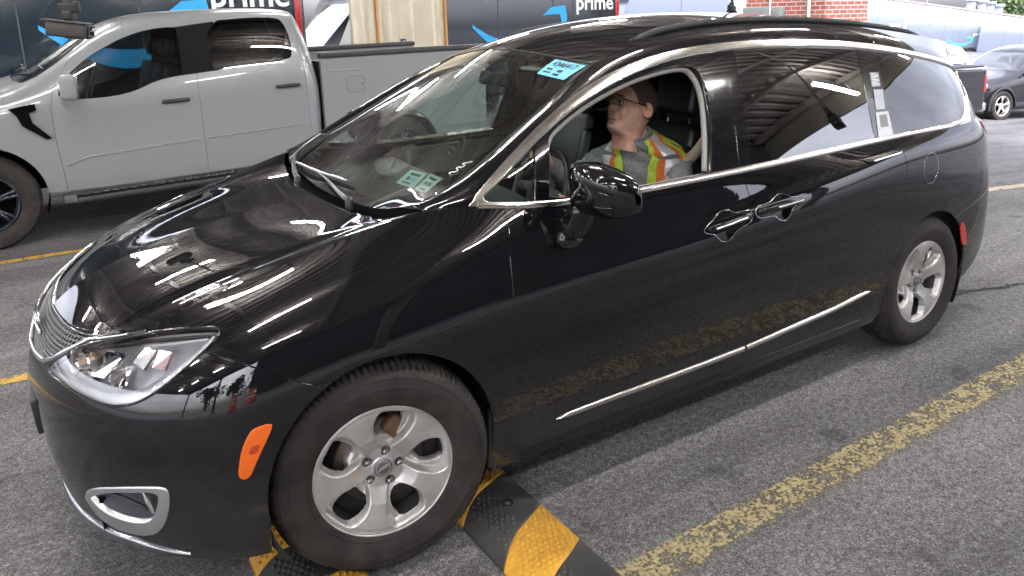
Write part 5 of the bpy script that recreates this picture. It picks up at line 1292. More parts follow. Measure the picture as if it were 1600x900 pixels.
HC = np.array([1.500, -.405, 1.412]); HR = (R3(0, 0, rad(3)) @ R3(0, rad(15), 0)) * 1.14      # head centre and turn (nose towards local -x)
def head_grid(nz=110, nt=160):
    """local frame: nose -x, up z; z=0 at the eyes"""
    zz = np.concatenate([np.linspace(-.185, -.118, 22), np.linspace(-.115, .112, nz - 22)])
    def I_(z, pts): p = np.array(pts); return np.interp(z, p[:, 0], p[:, 1])
    def S_(z, pts):
        p = np.array(pts); zz_ = np.linspace(p[0, 0], p[-1, 0], 400); v = np.interp(zz_, p[:, 0], p[:, 1]); k = np.ones(17) / 17; v = np.convolve(np.pad(v, 8, mode='edge'), k, 'valid'); return np.interp(z, zz_, v)
    front = [(-.185, .038), (-.150, .040), (-.128, .050), (-.118, .078), (-.105, .094), (-.09, .095), (-.075, .090), (-.06, .094), (-.045, .094), (-.02, .092), (0, .089), (.015, .094), (.03, .098), (.05, .094), (.07, .082), (.09, .060), (.103, .038), (.112, .004)]
    back = [(-.185, .075), (-.15, .070), (-.12, .070), (-.10, .072), (-.07, .080), (-.04, .091), (0, .101), (.03, .104), (.06, .096), (.08, .080), (.095, .060), (.105, .038), (.112, .004)]
    half = [(-.185, .060), (-.15, .057), (-.125, .055), (-.11, .050), (-.09, .056), (-.07, .062), (-.05, .067), (-.02, .0745), (.01, .0765), (.04, .0765), (.065, .070), (.085, .056), (.098, .040), (.106, .025), (.112, .003)]
    G = np.zeros((len(zz), nt + 1, 3))
    for i, z in enumerate(zz):
        f, b, w = S_(z, front), S_(z, back), S_(z, half)
        if z > .085:
            q = math.sqrt(max(0, 1 - ((z - .085) / .0272) ** 2)); f, b, w = f * 0 + .065 * q + .001, .070 * q + .001, .056 * q + .001
        for j in range(nt + 1):
            t = 2 * math.pi * j / nt; c, s = math.cos(t), math.sin(t)
            ef = .86
            x = -(f if c > 0 else b) * math.copysign(abs(c) ** ef, c); y = w * math.copysign(abs(s) ** ef, s)
            G[i, j] = (x, y, z)
    X, Y, Z = G[..., 0].copy(), G[..., 1], G[..., 2]
    fr = np.clip((-X - .02) / .05, 0, 1)
    def g(cy, cz, sy, sz): return np.exp(-((Y - cy) / sy) ** 2 - ((Z - cz) / sz) ** 2) * fr
    nose_ridge = np.interp(Z, [-.055, -.046, -.038, -.028, -.01, .005, .018, .03], [0, .012, .026, .027, .019, .010, .003, 0])
    dx = nose_ridge * np.exp(-(Y / np.interp(Z, [-.05, -.03, .0, .02], [.0125, .0125, .0085, .010])) ** 2) * fr
    for s in (-1, 1):
        dx += .009 * g(s * .0145, -.040, .007, .008) - .013 * g(s * .033, .003, .017, .0125) + .0055 * g(s * .030, .022, .024, .008) + .006 * g(s * .045, -.022, .018, .016)
        dx += -.006 * g(s * .030, -.062, .008, .02) + .003 * g(s * .031, .003, .013, .008)
    dx += .0055 * g(0, -.066, .022, .0045) + .0065 * g(0, -.078, .020, .005) - .005 * g(0, -.0715, .023, .002) - .004 * g(0, -.088, .02, .005) + .006 * g(0, -.104, .018, .011)
    dx += -.0025 * g(0, -.0565, .004, .006)
    # lines across the brow and beside the mouth
    dx += -.0012 * g(0, .047, .035, .0018) - .0012 * g(0, .057, .035, .0018)
    G[..., 0] -= dx
    return G
HG = head_grid()
HP = Patch(HG); 
if (HP.N[60, 10] @ (HG[60, 10] - [0, 0, 0])) < 0: HP = Patch(HG, True)
def put(S): return Soup(S.P @ HR.T + HC, S.N @ HR.T / 1.14, S.UV, S.F)
def hpt(p): return np.asarray(p, float) @ HR.T + HC
_b = MB()
S = put(HP.soup); _b.soup(S)
# ears
def ear(s):
    G = []
    for i, t in enumerate(np.linspace(0, 1, 9)):
        row = []
        for j, a in enumerate(np.linspace(0, 2 * math.pi, 21)):
            rz_, rx_ = .031, .0175
            x = .012 + rx_ * math.cos(a) * t - .004 * math.sin(a) * t; z = -.012 + rz_ * math.sin(a) * t * (1.0 if math.sin(a) > 0 else .95)
            lift = .010 + (.013 * math.exp(-((t - .85) / .18) ** 2)) * (1.1 if math.cos(a) > -.4 else .35) - .006 * (1 - t)
            y = s * (.0725 + lift + .006 * math.cos(a) * t)
            row.append((x, y, z))
        G.append(row)
    back = [[(x + .002, y - s * .006, z) for x, y, z in G[-1]], [(x * .6 + .006, s * .066, z * .7 - .004) for x, y, z in G[-1]]]
    return [np.array([hpt(q) for q in r]) for r in G + back]
for s in (-1, 1): _b.grid(ear(s), flip=s < 0)
# torso, arms and legs as one skinned skeleton under the clothes
J = dict(pelvis=(1.52, -.42, .74), waist=(1.575, -.42, .90), chest=(1.60, -.42, 1.06), collar=(1.585, -.42, 1.165), neck=(1.555, -.415, 1.25), skull=(1.525, -.41, 1.32),
         ls=(1.64, -.585, 1.145), le=(1.36, -.655, .95), lw=(1.085, -.600, 1.055), rs=(1.48, -.25, 1.165), re=(1.30, -.175, 1.05), rw=(1.05, -.285, 1.195),
         lh=(1.45, -.53, .72), lk=(1.02, -.54, .73), la=(.80, -.53, .42), lf=(.66, -.53, .40), rh=(1.45, -.31, .72), rk=(1.00, -.30, .73), ra=(.76, -.30, .42), rf=(.62, -.30, .40))
RA = dict(pelvis=(.15, .13), waist=(.12, .10), chest=(.12, .095), collar=(.075, .065), neck=(.058, .058), skull=(.055, .055), ls=(.045, .045), le=(.036, .036), lw=(.026, .026), rs=(.045, .045), re=(.036, .036), rw=(.026, .026),
          lh=(.085, .085), lk=(.062, .062), la=(.042, .042), lf=(.038, .038), rh=(.085, .085), rk=(.062, .062), ra=(.042, .042), rf=(.038, .038))
ED = [('pelvis', 'waist'), ('waist', 'chest'), ('chest', 'collar'), ('collar', 'neck'), ('neck', 'skull'), ('collar', 'ls'), ('ls', 'le'), ('le', 'lw'), ('collar', 'rs'), ('rs', 're'), ('re', 'rw'), ('pelvis', 'lh'), ('lh', 'lk'), ('lk', 'la'), ('la', 'lf'), ('pelvis', 'rh'), ('rh', 'rk'), ('rk', 'ra'), ('ra', 'rf')]
def skin_mesh(J, RA, ED, root, scale=1.0, sub=2):
    names = list(J); me = bpy.data.meshes.new('t'); me.from_pydata([J[n] for n in names], [(names.index(a), names.index(b)) for a, b in ED], [])
    o = bpy.data.objects.new('t', me); COL.objects.link(o); m = o.modifiers.new('s', 'SKIN'); m.branch_smoothing = .6
    sv = me.skin_vertices[0].data
    for i, n in enumerate(names): sv[i].radius = (RA[n][0] * scale, RA[n][1] * scale); sv[i].use_root = (n == root)
    if sub: u = o.modifiers.new('u', 'SUBSURF'); u.levels = sub; u.render_levels = sub
    dg = bpy.context.evaluated_depsgraph_get(); r = bpy.data.meshes.new_from_object(o.evaluated_get(dg)); bpy.data.objects.remove(o)
    V = np.array([v.co[:] for v in r.vertices]); F = [tuple(p.vertices) for p in r.polygons]; bpy.data.meshes.remove(r); return V, F
V_, F_ = skin_mesh(J, RA, ED, 'pelvis', .78); _b.add(V_, F_)
# hands: a palm and five fingers closed round the wheel rim
def hand(wrist, grip, tang, side):
    """grip: point on the rim; tang: rim direction"""
    w, g0 = np.array(wrist), np.array(grip); tg = np.array(tang, float); tg /= np.linalg.norm(tg)
    d = g0 - w; d -= tg * (d @ tg); d /= np.linalg.norm(d)
    n = np.cross(tg, d); n *= 1 if n[2] > 0 else -1       # back of the hand
    pal = g0 - d * .05 + n * .016
    _b.tube([w, w + (pal - w) * .5, pal, g0 - d * .008 + n * .022], [.024, .029, .038, .034], 14, flat=(.55, 1.05), up=tuple(n))
    for i, (o_, ln, r) in enumerate(((-.032, .9, .0088), (-.011, 1.0, .0092), (.011, .96, .0090), (.031, .78, .0078))):
        b0 = g0 - d * .012 + n * .022 + tg * o_
        R_ = .027 * ln; P_ = [b0]
        for a in (40, 95, 150, 200): P_.append(g0 + tg * o_ * 1.04 + d * (R_ * math.sin(rad(a))) + n * (R_ * math.cos(rad(a))))
        _b.tube(P_, [r * 1.1, r, r * .98, r * .9, r * .75], 10)
    th = side; b0 = g0 - d * .055 - n * .002 + tg * .028 * th
    _b.tube([b0, b0 + d * .022 - n * .014 + tg * .012 * th, g0 - n * .024 + d * .002 + tg * .030 * th, g0 - n * .026 + d * .020 + tg * .022 * th], [.0135, .012, .0105, .008], 10)
def rimpt(a): q = np.array([.185 * math.cos(rad(a)), .185 * math.sin(rad(a)), 0]); return q @ R3(0, rad(-64), 0).T + SWC
def rimtan(a): return rimpt(a + 3) - rimpt(a - 3)
hand(J['lw'], rimpt(-100), rimtan(-100), 1); hand(J['rw'], rimpt(32), rimtan(32), -1)
bd = obj('body', _b, MAT['skin'], DRV)
# hair: short, thin on top, grown from the scalp
Sh = HP.soup; P_ = Sh.P
line = np.interp(-P_[:, 0], [-.2, -.02, .02, .05, .075, .1], [-.075, -.04, -.012, .040, .075, .085]) 
d = P_[:, 2] - line
d = np.minimum(d, np.where((np.abs(P_[:, 1]) > .05) & (P_[:, 0] < .03) & (P_[:, 0] > -.035), P_[:, 2] - .004, 1))
nz_ = .002 * np.sin(P_[:, 1] * 900) * np.sin(P_[:, 2] * 700 + P_[:, 0] * 500)
hr2 = Sh.clip(d + nz_)[0]
dd = np.clip((hr2.P[:, 2] - np.interp(-hr2.P[:, 0], [-.2, -.02, .02, .05, .075, .1], [-.075, -.04, -.012, .040, .075, .085])) / .03, 0, 1)
rn = np.random.RandomState(3).rand(len(hr2.P))
hr3 = Soup(hr2.P + hr2.N * (.0008 + .006 * dd * (.75 + .5 * rn))[:, None], hr2.N, hr2.UV, hr2.F)
panel('hair', put(hr3), MAT['hair'], DRV, rim=False)
Sb = HP.soup; db = np.minimum(np.minimum(-.050 - Sb.P[:, 2] + .35 * np.clip(np.abs(Sb.P[:, 1]) - .03, 0, 1), Sb.P[:, 2] + .122), -.004 - Sb.P[:, 0] + 0 * Sb.P[:, 2])
db = np.minimum(db, np.hypot(Sb.P[:, 1] / 2.2, Sb.P[:, 2] + .0715) - .0062) + .0022 * np.sin(Sb.P[:, 1] * 700) * np.sin(Sb.P[:, 2] * 900)
qb = Sb.clip(db)[0]; panel('beard', put(qb.shift(.0006)), MAT['stubble'], DRV, rim=False)
for s in (-1, 1):
    k = MB(); c = np.array([-.083, s * .0315, .002]); k.lathe([(.0118 * math.cos(a), .0118 * math.sin(a)) for a in np.linspace(-math.pi / 2, math.pi / 2, 13)], 20); k.v = [k.v[0] + c]; k.v = [hpt(k.v[0])]; obj('eye', k, MAT['eye_white'], DRV)
    k = MB(); k.lathe([(0, .0125), (.0045, .0118), (.0058, .0105)], 16); M_ = R3(0, rad(-90 - 4), 0); k.v = [k.v[0] @ M_.T + c]; k.v = [hpt(k.v[0])]; obj('iris', k, MAT['iris'], DRV)
    k = MB(); k.tube([hpt((-.0925, s * (.031 + t * .0135), .0085 - .0035 * t * t)) for t in np.linspace(-1, 1, 9)], .0035, 6); k.tube([hpt((-.0915, s * (.031 + t * .0125), -.0055 + .003 * t * t)) for t in np.linspace(-1, 1, 9)], .0026, 6); obj('eyelid', k, MAT['skin'], DRV)
    k = MB(); k.tube([hpt((-.1015 + .010 * abs(t + .2), s * (.031 + t * .018), .0215 + .003 * (1 - t * t))) for t in np.linspace(-1, 1, 9)], [.001, .0025, .003, .003, .003, .003, .0025, .002, .001], 6); obj('eyebrow', k, MAT['hair'], DRV)
k = MB(); k.tube([hpt((-.1005 + .012 * t * t, t * .024, -.0715 - .001 * t * t)) for t in np.linspace(-1, 1, 11)], [.001, .0022, .003, .0033, .003, .0028, .003, .0033, .003, .0022, .001], 8, flat=(1.3, .8)); obj('lips', k, MAT['lips'], DRV)
# glasses: thin dark frame
glass('spectacle_glass', (.96, .97, .97), .7, 0)
gl_ = empty('eyeglasses'); gl_.parent = DRV
lens = [(p[0] * 1.0, p[1]) for p in rrect(.050, .031, .011, 5)]
for s in (-1, 1):
    ring_ = np.array([hpt((-.112 + .12 * abs(a) ** 1.0 * .0 + .010 * ((a + s * .0 + .033 * 1) / .05), s * (a + .034), b + .001)) for a, b in lens + lens[:1]])
    k = MB(); k.tube(ring_, .0011, 6, cap=False); k.tube(ring_[:9], .0017, 6); obj('frame', k, MAT['gloss_black'], gl_)
    k = MB(); k.add(ring_[:-1], [tuple(range(len(ring_) - 1))], False); obj('lens', k, MAT['spectacle_glass'], gl_)
    k = MB(); k.tube([hpt((-.100, s * .060, .010)), hpt((-.092, s * .0745, .009)), hpt((-.04, s * .0815, .006)), hpt((.0, s * .0835, .002)), hpt((.018, s * .084, -.010))], [.0026, .0026, .002, .002, .002], 6); obj('temple', k, MAT['gloss_black'], gl_)
k = MB(); k.tube([hpt((-.1175, -.010, .004)), hpt((-.121, 0, .006)), hpt((-.1175, .010, .004))], .0012, 6); obj('bridge', k, MAT['gloss_black'], gl_)

# sweatshirt: torso as a patch, sleeves as tapered tubes with folds
TZ0 = [(.78, 1.545, .150, .190), (.86, 1.56, .152, .192), (.94, 1.585, .148, .195), (1.02, 1.60, .142, .200), (1.08, 1.602, .136, .208), (1.13, 1.600, .124, .208), (1.165, 1.596, .110, .188), (1.195, 1.572, .092, .150), (1.218, 1.550, .080, .110), (1.238, 1.532, .070, .080), (1.252, 1.526, .064, .068)]
TZ = [(z + .03 * min(1, max(0, (z - .8) / .3)), x_ - .015, d_, w_) for z, x_, d_, w_ in TZ0]
def torso(nz=90, nt=140, grow=0.0):
    T_ = np.array(TZ); B = bspl(len(T_), np.linspace(0, 1, nz)) @ T_; G = np.zeros((nt + 1, nz, 3))
    tw = rad(27)
    for j in range(nz):
        z, cx_, dx_, w = B[j]
        for i in range(nt + 1):
            t = 2 * math.pi * i / nt; c, s = math.cos(t), math.sin(t); e = .82
            x = -dx_ * math.copysign(abs(c) ** e, c); y = -w * math.copysign(abs(s) ** e, s)
            fold = .004 * math.sin(9 * t + z * 22) * math.sin(z * 37 + 2 * t) + .003 * math.sin(z * 75 + 5 * t)
            x += -c * fold; y += -s * fold
            x2, y2 = x * math.cos(tw) - y * math.sin(tw), x * math.sin(tw) + y * math.cos(tw)
            dz = -.028 * max(0, c) * np.clip((z - 1.15) / .1, 0, 1) + .020 * max(0, -c) * np.clip((z - 1.15) / .1, 0, 1)
            G[i, j] = (cx_ + x2, -.418 + y2, z + dz)
    return G
TGd = torso(); TP = Patch(TGd)
if TP.N[0, 40] @ (TGd[0, 40] - TGd[:, 40].mean(0)) < 0: TP = Patch(TGd, True)
sh = empty('sweatshirt'); sh.parent = DRV
panel('shirt_body', TP.soup, MAT['sweatshirt'], sh, rim=False)
k = MB(); k.tube(TGd[:, -1] + [0, 0, .002], .008, 8, cap=False); obj('neckband', k, MAT['sweatshirt'], sh)
def sleeve(pts, rads, seed):
    P_ = resample(smooth_poly(pts, closed=False, it=3), 60); r = np.interp(np.linspace(0, 1, 60), np.linspace(0, 1, len(rads)), rads)
    T = np.gradient(P_, axis=0); T /= np.linalg.norm(T, axis=1, keepdims=True); u = np.array([0, 0, 1.0]); G = []
    for i in range(60):
        a = u - T[i] * (u @ T[i]); a /= np.linalg.norm(a); b = np.cross(T[i], a); row = []
        for j in range(29):
            t = 2 * math.pi * j / 28; f = 1 + .05 * math.sin(i * .75 + 2.2 * math.sin(t + seed)) + .035 * math.sin(i * 1.7 + 3 * t + seed)
            row.append(P_[i] + (a * math.cos(t) + b * math.sin(t)) * r[i] * f)
        G.append(row)
    k = MB(); k.grid(G, flip=True); k.add(G[-1][:-1], [tuple(range(28))]); obj('sleeve', k, MAT['sweatshirt'], sh)
sleeve([(1.62, -.53, 1.13), (1.64, -.595, 1.125), (1.54, -.645, 1.00), J['le'], (1.21, -.635, .985), J['lw']], [.062, .074, .070, .062, .055, .048, .037], 1)
sleeve([(1.51, -.31, 1.145), (1.475, -.245, 1.15), (1.41, -.20, 1.08), J['re'], (1.17, -.23, 1.13), J['rw']], [.062, .074, .070, .060, .054, .047, .037], 4)
# vest: bands of colour laid over the shirt, following the chest
ve = empty('safety_vest'); ve.parent = DRV
lu, lv = TP.lu, TP.lv
def tz(frac): return frac * lv
U = lambda deg: (deg % 360) / 360 * lu
VS = TP.soup.shift(.009)
front = np.abs(((VS.UV[:, 0] / lu * 360 + 180) % 360) - 180)        # degrees from the breastbone
vv = VS.UV[:, 1] / lv
neck = 13 + 0 * vv + np.interp(vv, [0, .45, .75, .9, 1], [0, 0, 10, 26, 44])      # V opening widens upwards
arm = np.interp(vv, [0, .5, .62, .72, .82, .9, 1.0], [180, 180, 82, 72, 74, 84, 96])
front_only = vv
outer = np.minimum(arm, 180)
inarm = (front < arm) | (front > 180 - (arm - 74).clip(0) - 62)
dn = front - neck
top = .955
width = np.interp(vv, [0, .6, .8, 1], [60, 58, 52, 46])
def band(name, a, b, m, off):
    S = TP.soup.shift(off); f = np.abs(((S.UV[:, 0] / lu * 360 + 180) % 360) - 180); v = S.UV[:, 1] / lv
    nk = 13 + np.interp(v, [0, .45, .75, .9, 1], [0, 0, 10, 26, 44]); wd = np.interp(v, [0, .6, .8, .93, 1], [70, 66, 60, 66, 70])
    fr_ = (f - nk) / wd
    d = np.minimum(np.minimum(fr_ - a, b - fr_) * 30, (.965 - v) * 60)
    S2 = S.clip(d)[0]; return panel(name, S2, m, ve, depth=.004, r=.0008)
band('lime_edge', 0, .16, MAT['vest_lime'], .017); band('orange_band', .16, .32, MAT['vest_orange'], .0168); band('reflective_band', .32, .68, MAT['vest_silver'], .0175); band('orange_band', .68, .84, MAT['vest_orange'], .0168); band('lime_edge', .84, 1.04, MAT['vest_lime'], .017)
# back of the vest
S = TP.soup.shift(.0085); f = np.abs(((S.UV[:, 0] / lu * 360 + 180) % 360) - 180); v = S.UV[:, 1] / lv
panel('back_panel', S.clip(np.minimum((f - 108) * .01, .965 - v))[0], MAT['vest_lime'], ve, depth=.004)
# grey strap tabs across the bands
for s in (-1, 1):
    S = TP.soup.shift(.0195); f = ((S.UV[:, 0] / lu * 360 + 180) % 360) - 180; v = S.UV[:, 1] / lv
    d = np.minimum(np.minimum(.035 - np.abs(v - .60), 99), np.minimum(s * f - 26, 66 - s * f) * .002)
    q = S.clip(d)[0]
    if q.F: panel('strap_tab', q, MAT['clip_grey'], ve, depth=.004)
# trousers and boots
lg = {k_: J[k_] for k_ in ('pelvis', 'waist', 'lh', 'lk', 'la', 'rh', 'rk', 'ra')}
V_, F_ = skin_mesh(lg, {k_: RA[k_] for k_ in lg}, [('waist', 'pelvis'), ('pelvis', 'lh'), ('lh', 'lk'), ('lk', 'la'), ('pelvis', 'rh'), ('rh', 'rk'), ('rk', 'ra')], 'pelvis', 1.08); k = MB(); k.add(V_, F_); obj('trousers', k, MAT['trousers'], DRV)
for y in (-.53, -.30):
    k = MB(); k.box((.68, y, .385), (.27, .10, .09), bev=.035, seg=3); obj('boot', k, MAT['boot'], DRV)
# ---------------------------------------------------------------- other vehicles: a body patch with windows cut by outline
def vehicle_body(root, net, paint, wins, arches, seams=(), nu=260, nv=110, lower=None, name='body', wshield=None, glassm='privacy_glass', extra_cut=(), mirror=True):
    """net: sections of (x, half width, z) rows from sill to roof centre; wins: [(name, xz outline, material, side)]"""
    C_ = np.array([[(x, -w, z) for x, w, z in r] for r in net]); G = bsurf(C_, nu, nv); p = Patch(G)
    if p.N[..., 1].mean() > 0: p = Patch(G, True)
    S = p.soup; S.UV = S.P[:, [0, 2]].copy()
    for cx_, cz_, r_ in arches:
        x, z = S.P[:, 0] - cx_, S.P[:, 2] - cz_; S = S.clip(np.where(z > 0, np.hypot(x, z), np.abs(x)) - r_)[0]
    side = lambda S: S.N[:, 1] < -.28
    for nm, poly, m, inset in wins:
        poly = smooth_poly(poly, it=1) if len(poly) > 5 else poly; sel = np.where(side(S), sdf_poly(S.UV, poly), -1.0)
        w_, S = S.clip(sel)
        for s_ in ((1, -1) if mirror else (1,)):
            q = w_.shift(-inset); q = q if s_ > 0 else q.mirror()
            if q.F: panel(nm, q, MAT[m], root, depth=.01)
    if wshield is not None:
        S.UV = S.P[:, :2].copy(); sel = np.where(S.P[:, 2] > wshield[1], sdf_poly(S.UV, smooth_poly(wshield[0], it=1)), -1.0); w_, S = S.clip(sel)
        q = w_.shift(-.004); panel('windshield', q.join(q.mirror()), MAT[wshield[2]], root, rim=False); S.UV = S.P[:, [0, 2]].copy()
    pieces = [S]
    for seam in seams:                                    # each seam: polyline (x,z) from low to high; cuts side faces
        P_ = np.array(seam, float); nxt = []
        for q in pieces:
            if not q.F: continue
            d = q.P[:, 0] - np.interp(q.P[:, 2], P_[:, 1], P_[:, 0]); a, b = q.clip(d - .003)[0], q.clip(-d - .003)[0]; nxt += [b, a]
        pieces = nxt
    pieces = [q for q in pieces if q.F]
    names = name if isinstance(name, (list, tuple)) else [name] * len(pieces)
    for nm, q in zip(names, pieces):
        if not q.F: continue
        panel(nm, q, paint, root); 
        if mirror: panel(nm, q.mirror(), paint, root)
    lin = p.soup.shift(-.03); x = lin.P[:, 0]
    for cx_, cz_, r_ in arches:
        x, z = lin.P[:, 0] - cx_, lin.P[:, 2] - cz_; lin = lin.clip(np.where(z > 0, np.hypot(x, z), np.abs(x)) - r_)[0]
    for nm, poly, m, inset in wins:
        lin.UV = lin.P[:, [0, 2]].copy(); lin = lin.clip(np.where(lin.N[:, 1] < -.2, -sdf_poly(lin.UV, poly), 1.0))[0]
    if wshield is not None: lin.UV = lin.P[:, :2].copy(); lin = lin.clip(np.where(lin.P[:, 2] > wshield[1] - .05, -sdf_poly(lin.UV, wshield[0]), 1.0))[0]
    q = lin.join(lin.mirror()); panel('shade_backing', q, MAT['void_black'], root, rim=False)
    return p

def simple_wheel(parent, loc, R_, w, rimR, nspoke, m_rim, face=-1, seed=0, double=True):
    wl2 = empty('wheel'); wl2.parent = parent; wl2.location = loc
    if face > 0: wl2.rotation_euler = (0, 0, math.pi)
    n = 96; prof = [(rimR, .012), (rimR + .008, -.002), (rimR + (R_ - rimR) * .45, -.016), (R_ * .93, -.010), (R_ * .975, .012), (R_, .04), (R_, w - .04), (R_ * .96, w - .01), (rimR, w)]
    V = []
    for i in range(n + 1):
        t = 2 * math.pi * i / n; V.append([((r - (.008 if (i % 2 == 0 and r > R_ * .97) else 0)) * math.cos(t), y, (r - (.008 if (i % 2 == 0 and r > R_ * .97) else 0)) * math.sin(t)) for r, y in prof])
    k = MB(); k.grid(V); obj('tyre', k, MAT['tyre'], wl2, auto=50)
    rim = empty('rim'); rim.parent = wl2
    k = MB(); k.lathe([(rimR, .012), (rimR - .004, -.004), (rimR - .018, .002), (rimR - .024, .06), (rimR - .03, w - .02)], 64, axis='y')
    k.lathe([(0, .012), (.05, .012), (.07, .022), (.075, .05)], 32, axis='y')
    for i in range(nspoke):
        a = 2 * math.pi * i / nspoke + .3
        for o_ in ((-.10, .10) if double else (0,)):
            p0 = np.array([.055 * math.cos(a), .022, .055 * math.sin(a)]); p1 = np.array([(rimR - .01) * math.cos(a + o_), .008, (rimR - .01) * math.sin(a + o_)])
            k.tube([p0, (p0 + p1) / 2 + [0, .004, 0], p1], [.018, .015, .017] if double else [.03, .026, .034], 8, up=(0, 1, 0), flat=(.6, 1.0))
    obj('spokes', k, MAT[m_rim], rim)
    k = MB(); k.lathe([(rimR - .03, .10), (0, .10)], 32, axis='y'); obj('brake_drum', k, MAT['void_black'], wl2)
    return wl2

mat('truck_seam', (.09, .09, .095), .5)
mat('pillar_black', (.010, .010, .011), .8, 0, .1)
def _tpaint():
    m = mat('truck_grey', (.235, .245, .26), .28, 0, .5, coat=.7, coat_rough=.04); return m
_tpaint(); mat('truck_dark', (.025, .025, .026), .5); mat('truck_rim', (.055, .065, .085), .3, .8)
glass('cab_glass', (.34, .46, .47), 1.3, 0)
TRK = thing('pickup_truck', 'pale grey crew cab pickup truck in the next lane with black door handles', 'pickup truck', (-1.18, 5.64, 0))
tn = [
 [(-.93,.0,.45),(-.94,.0,.60),(-.95,.0,.80),(-.95,.0,.95),(-.94,.0,1.08),(-.92,.0,1.16),(-.88,0,1.20),(-.84,0,1.22),(-.80,0,1.235),(-.76,0,1.245),(-.7,0,1.25)],
 [(-.86,.70,.45),(-.88,.72,.60),(-.89,.74,.80),(-.89,.74,.95),(-.88,.73,1.06),(-.86,.71,1.13),(-.82,.66,1.18),(-.78,.52,1.20),(-.76,.36,1.22),(-.74,.2,1.235),(-.7,0,1.245)],
 [(-.62,.95,.47),(-.62,.97,.60),(-.62,.985,.78),(-.62,.985,.95),(-.62,.98,1.05),(-.60,.95,1.13),(-.58,.88,1.19),(-.56,.70,1.22),(-.55,.45,1.24),(-.55,.2,1.255),(-.55,0,1.26)],
 [(-.2,.98,.50),(-.2,.99,.62),(-.2,1.0,.80),(-.2,1.0,.95),(-.2,.995,1.07),(-.2,.975,1.16),(-.2,.90,1.225),(-.2,.72,1.25),(-.2,.46,1.275),(-.2,.2,1.29),(-.2,0,1.295)],
 [(.2,.98,.48),(.2,.99,.62),(.2,1.0,.80),(.2,1.0,.96),(.2,.995,1.08),(.2,.98,1.18),(.2,.92,1.26),(.2,.76,1.30),(.2,.48,1.325),(.2,.22,1.34),(.2,0,1.345)],
 [(.42,.97,.43),(.42,.985,.52),(.42,.995,.70),(.42,.985,.90),(.42,.995,1.08),(.42,.975,1.21),(.42,.935,1.30),(.42,.84,1.38),(.44,.60,1.41),(.44,.3,1.43),(.44,0,1.435)],
 [(.65,.965,.43),(.65,.98,.50),(.65,.995,.68),(.65,.98,.90),(.65,.99,1.08),(.65,.965,1.22),(.65,.935,1.33),(.65,.86,1.50),(.67,.66,1.56),(.67,.34,1.585),(.67,0,1.59)],
 [(.95,.965,.43),(.95,.98,.50),(.95,1.0,.70),(.95,.98,.92),(.95,.99,1.09),(.95,.965,1.24),(.95,.92,1.42),(.95,.83,1.69),(.98,.68,1.78),(.98,.36,1.80),(.98,0,1.805)],
 [(1.25,.965,.44),(1.25,.98,.51),(1.25,1.0,.71),(1.25,.98,.93),(1.25,.99,1.12),(1.25,.965,1.29),(1.25,.905,1.52),(1.25,.81,1.81),(1.25,.68,1.895),(1.25,.38,1.915),(1.25,0,1.92)],
 [(1.75,.965,.45),(1.75,.98,.52),(1.75,1.0,.74),(1.75,.98,.96),(1.75,.99,1.16),(1.75,.965,1.36),(1.75,.89,1.62),(1.75,.79,1.865),(1.75,.66,1.935),(1.75,.38,1.955),(1.75,0,1.96)],
 [(2.3,.965,.47),(2.3,.98,.54),(2.3,1.0,.78),(2.3,.98,1.0),(2.3,.99,1.20),(2.3,.965,1.42),(2.3,.89,1.66),(2.3,.79,1.90),(2.3,.66,1.955),(2.3,.38,1.97),(2.3,0,1.975)],
 [(2.66,.965,.49),(2.66,.98,.56),(2.66,1.0,.80),(2.66,.98,1.02),(2.66,.99,1.22),(2.66,.965,1.45),(2.66,.89,1.68),(2.66,.79,1.90),(2.66,.66,1.95),(2.66,.38,1.965),(2.66,0,1.97)],
 [(2.84,.965,.50),(2.86,.98,.57),(2.88,1.0,.80),(2.885,.98,1.03),(2.885,.99,1.23),(2.87,.965,1.45),(2.82,.86,1.68),(2.76,.76,1.88),(2.74,.63,1.93),(2.74,.36,1.94),(2.74,0,1.945)],
 [(2.87,.80,.50),(2.88,.80,.57),(2.895,.80,.80),(2.895,.80,1.03),(2.895,.80,1.23),(2.88,.58,1.45),(2.84,.55,1.68),(2.78,.50,1.86),(2.76,.42,1.91),(2.76,.25,1.92),(2.76,0,1.925)],
]
FW_ = [(.615,1.225),(.67,1.36),(.80,1.49),(1.0,1.625),(1.20,1.725),(1.40,1.785),(1.615,1.805),(1.64,1.76),(1.625,1.40),(1.60,1.365),(1.40,1.33),(1.22,1.25),(1.05,1.215),(.8,1.205)]
RW_ = [(1.895,1.845),(2.3,1.875),(2.52,1.872),(2.60,1.84),(2.64,1.66),(2.63,1.50),(2.58,1.465),(2.3,1.425),(1.90,1.39),(1.88,1.45)]
BP_ = [(1.56,1.790),(1.97,1.842),(1.95,1.395),(1.55,1.357)]
vehicle_body(TRK, tn, MAT['truck_grey'], [('side_window', FW_, 'cab_glass', .004), ('side_window', RW_, 'rear_privacy_glass', .004), ('pillar_cover', BP_, 'pillar_black', .001)], [(0, .42, .455)],
             seams=([(.60, .3), (.585, .6), (.565, .9), (.565, 1.15), (.60, 1.30), (.74, 1.52), (.98, 1.70), (1.2, 1.80), (1.25, 1.99)], [(1.74, .3), (1.735, .8), (1.732, 1.3), (1.75, 1.5), (1.77, 2.0)], [(2.745, .3), (2.74, .8), (2.723, 1.4), (2.70, 1.7), (2.69, 1.82), (2.60, 1.90), (2.5, 2.1)]),
             name=['fender', 'front_door', 'rear_door', 'cab_back'], wshield=([(.33, -.80), (.30, .3), (.95, .3), (1.03, -.66), (.55, -.83)], 1.36, 'cab_glass'))
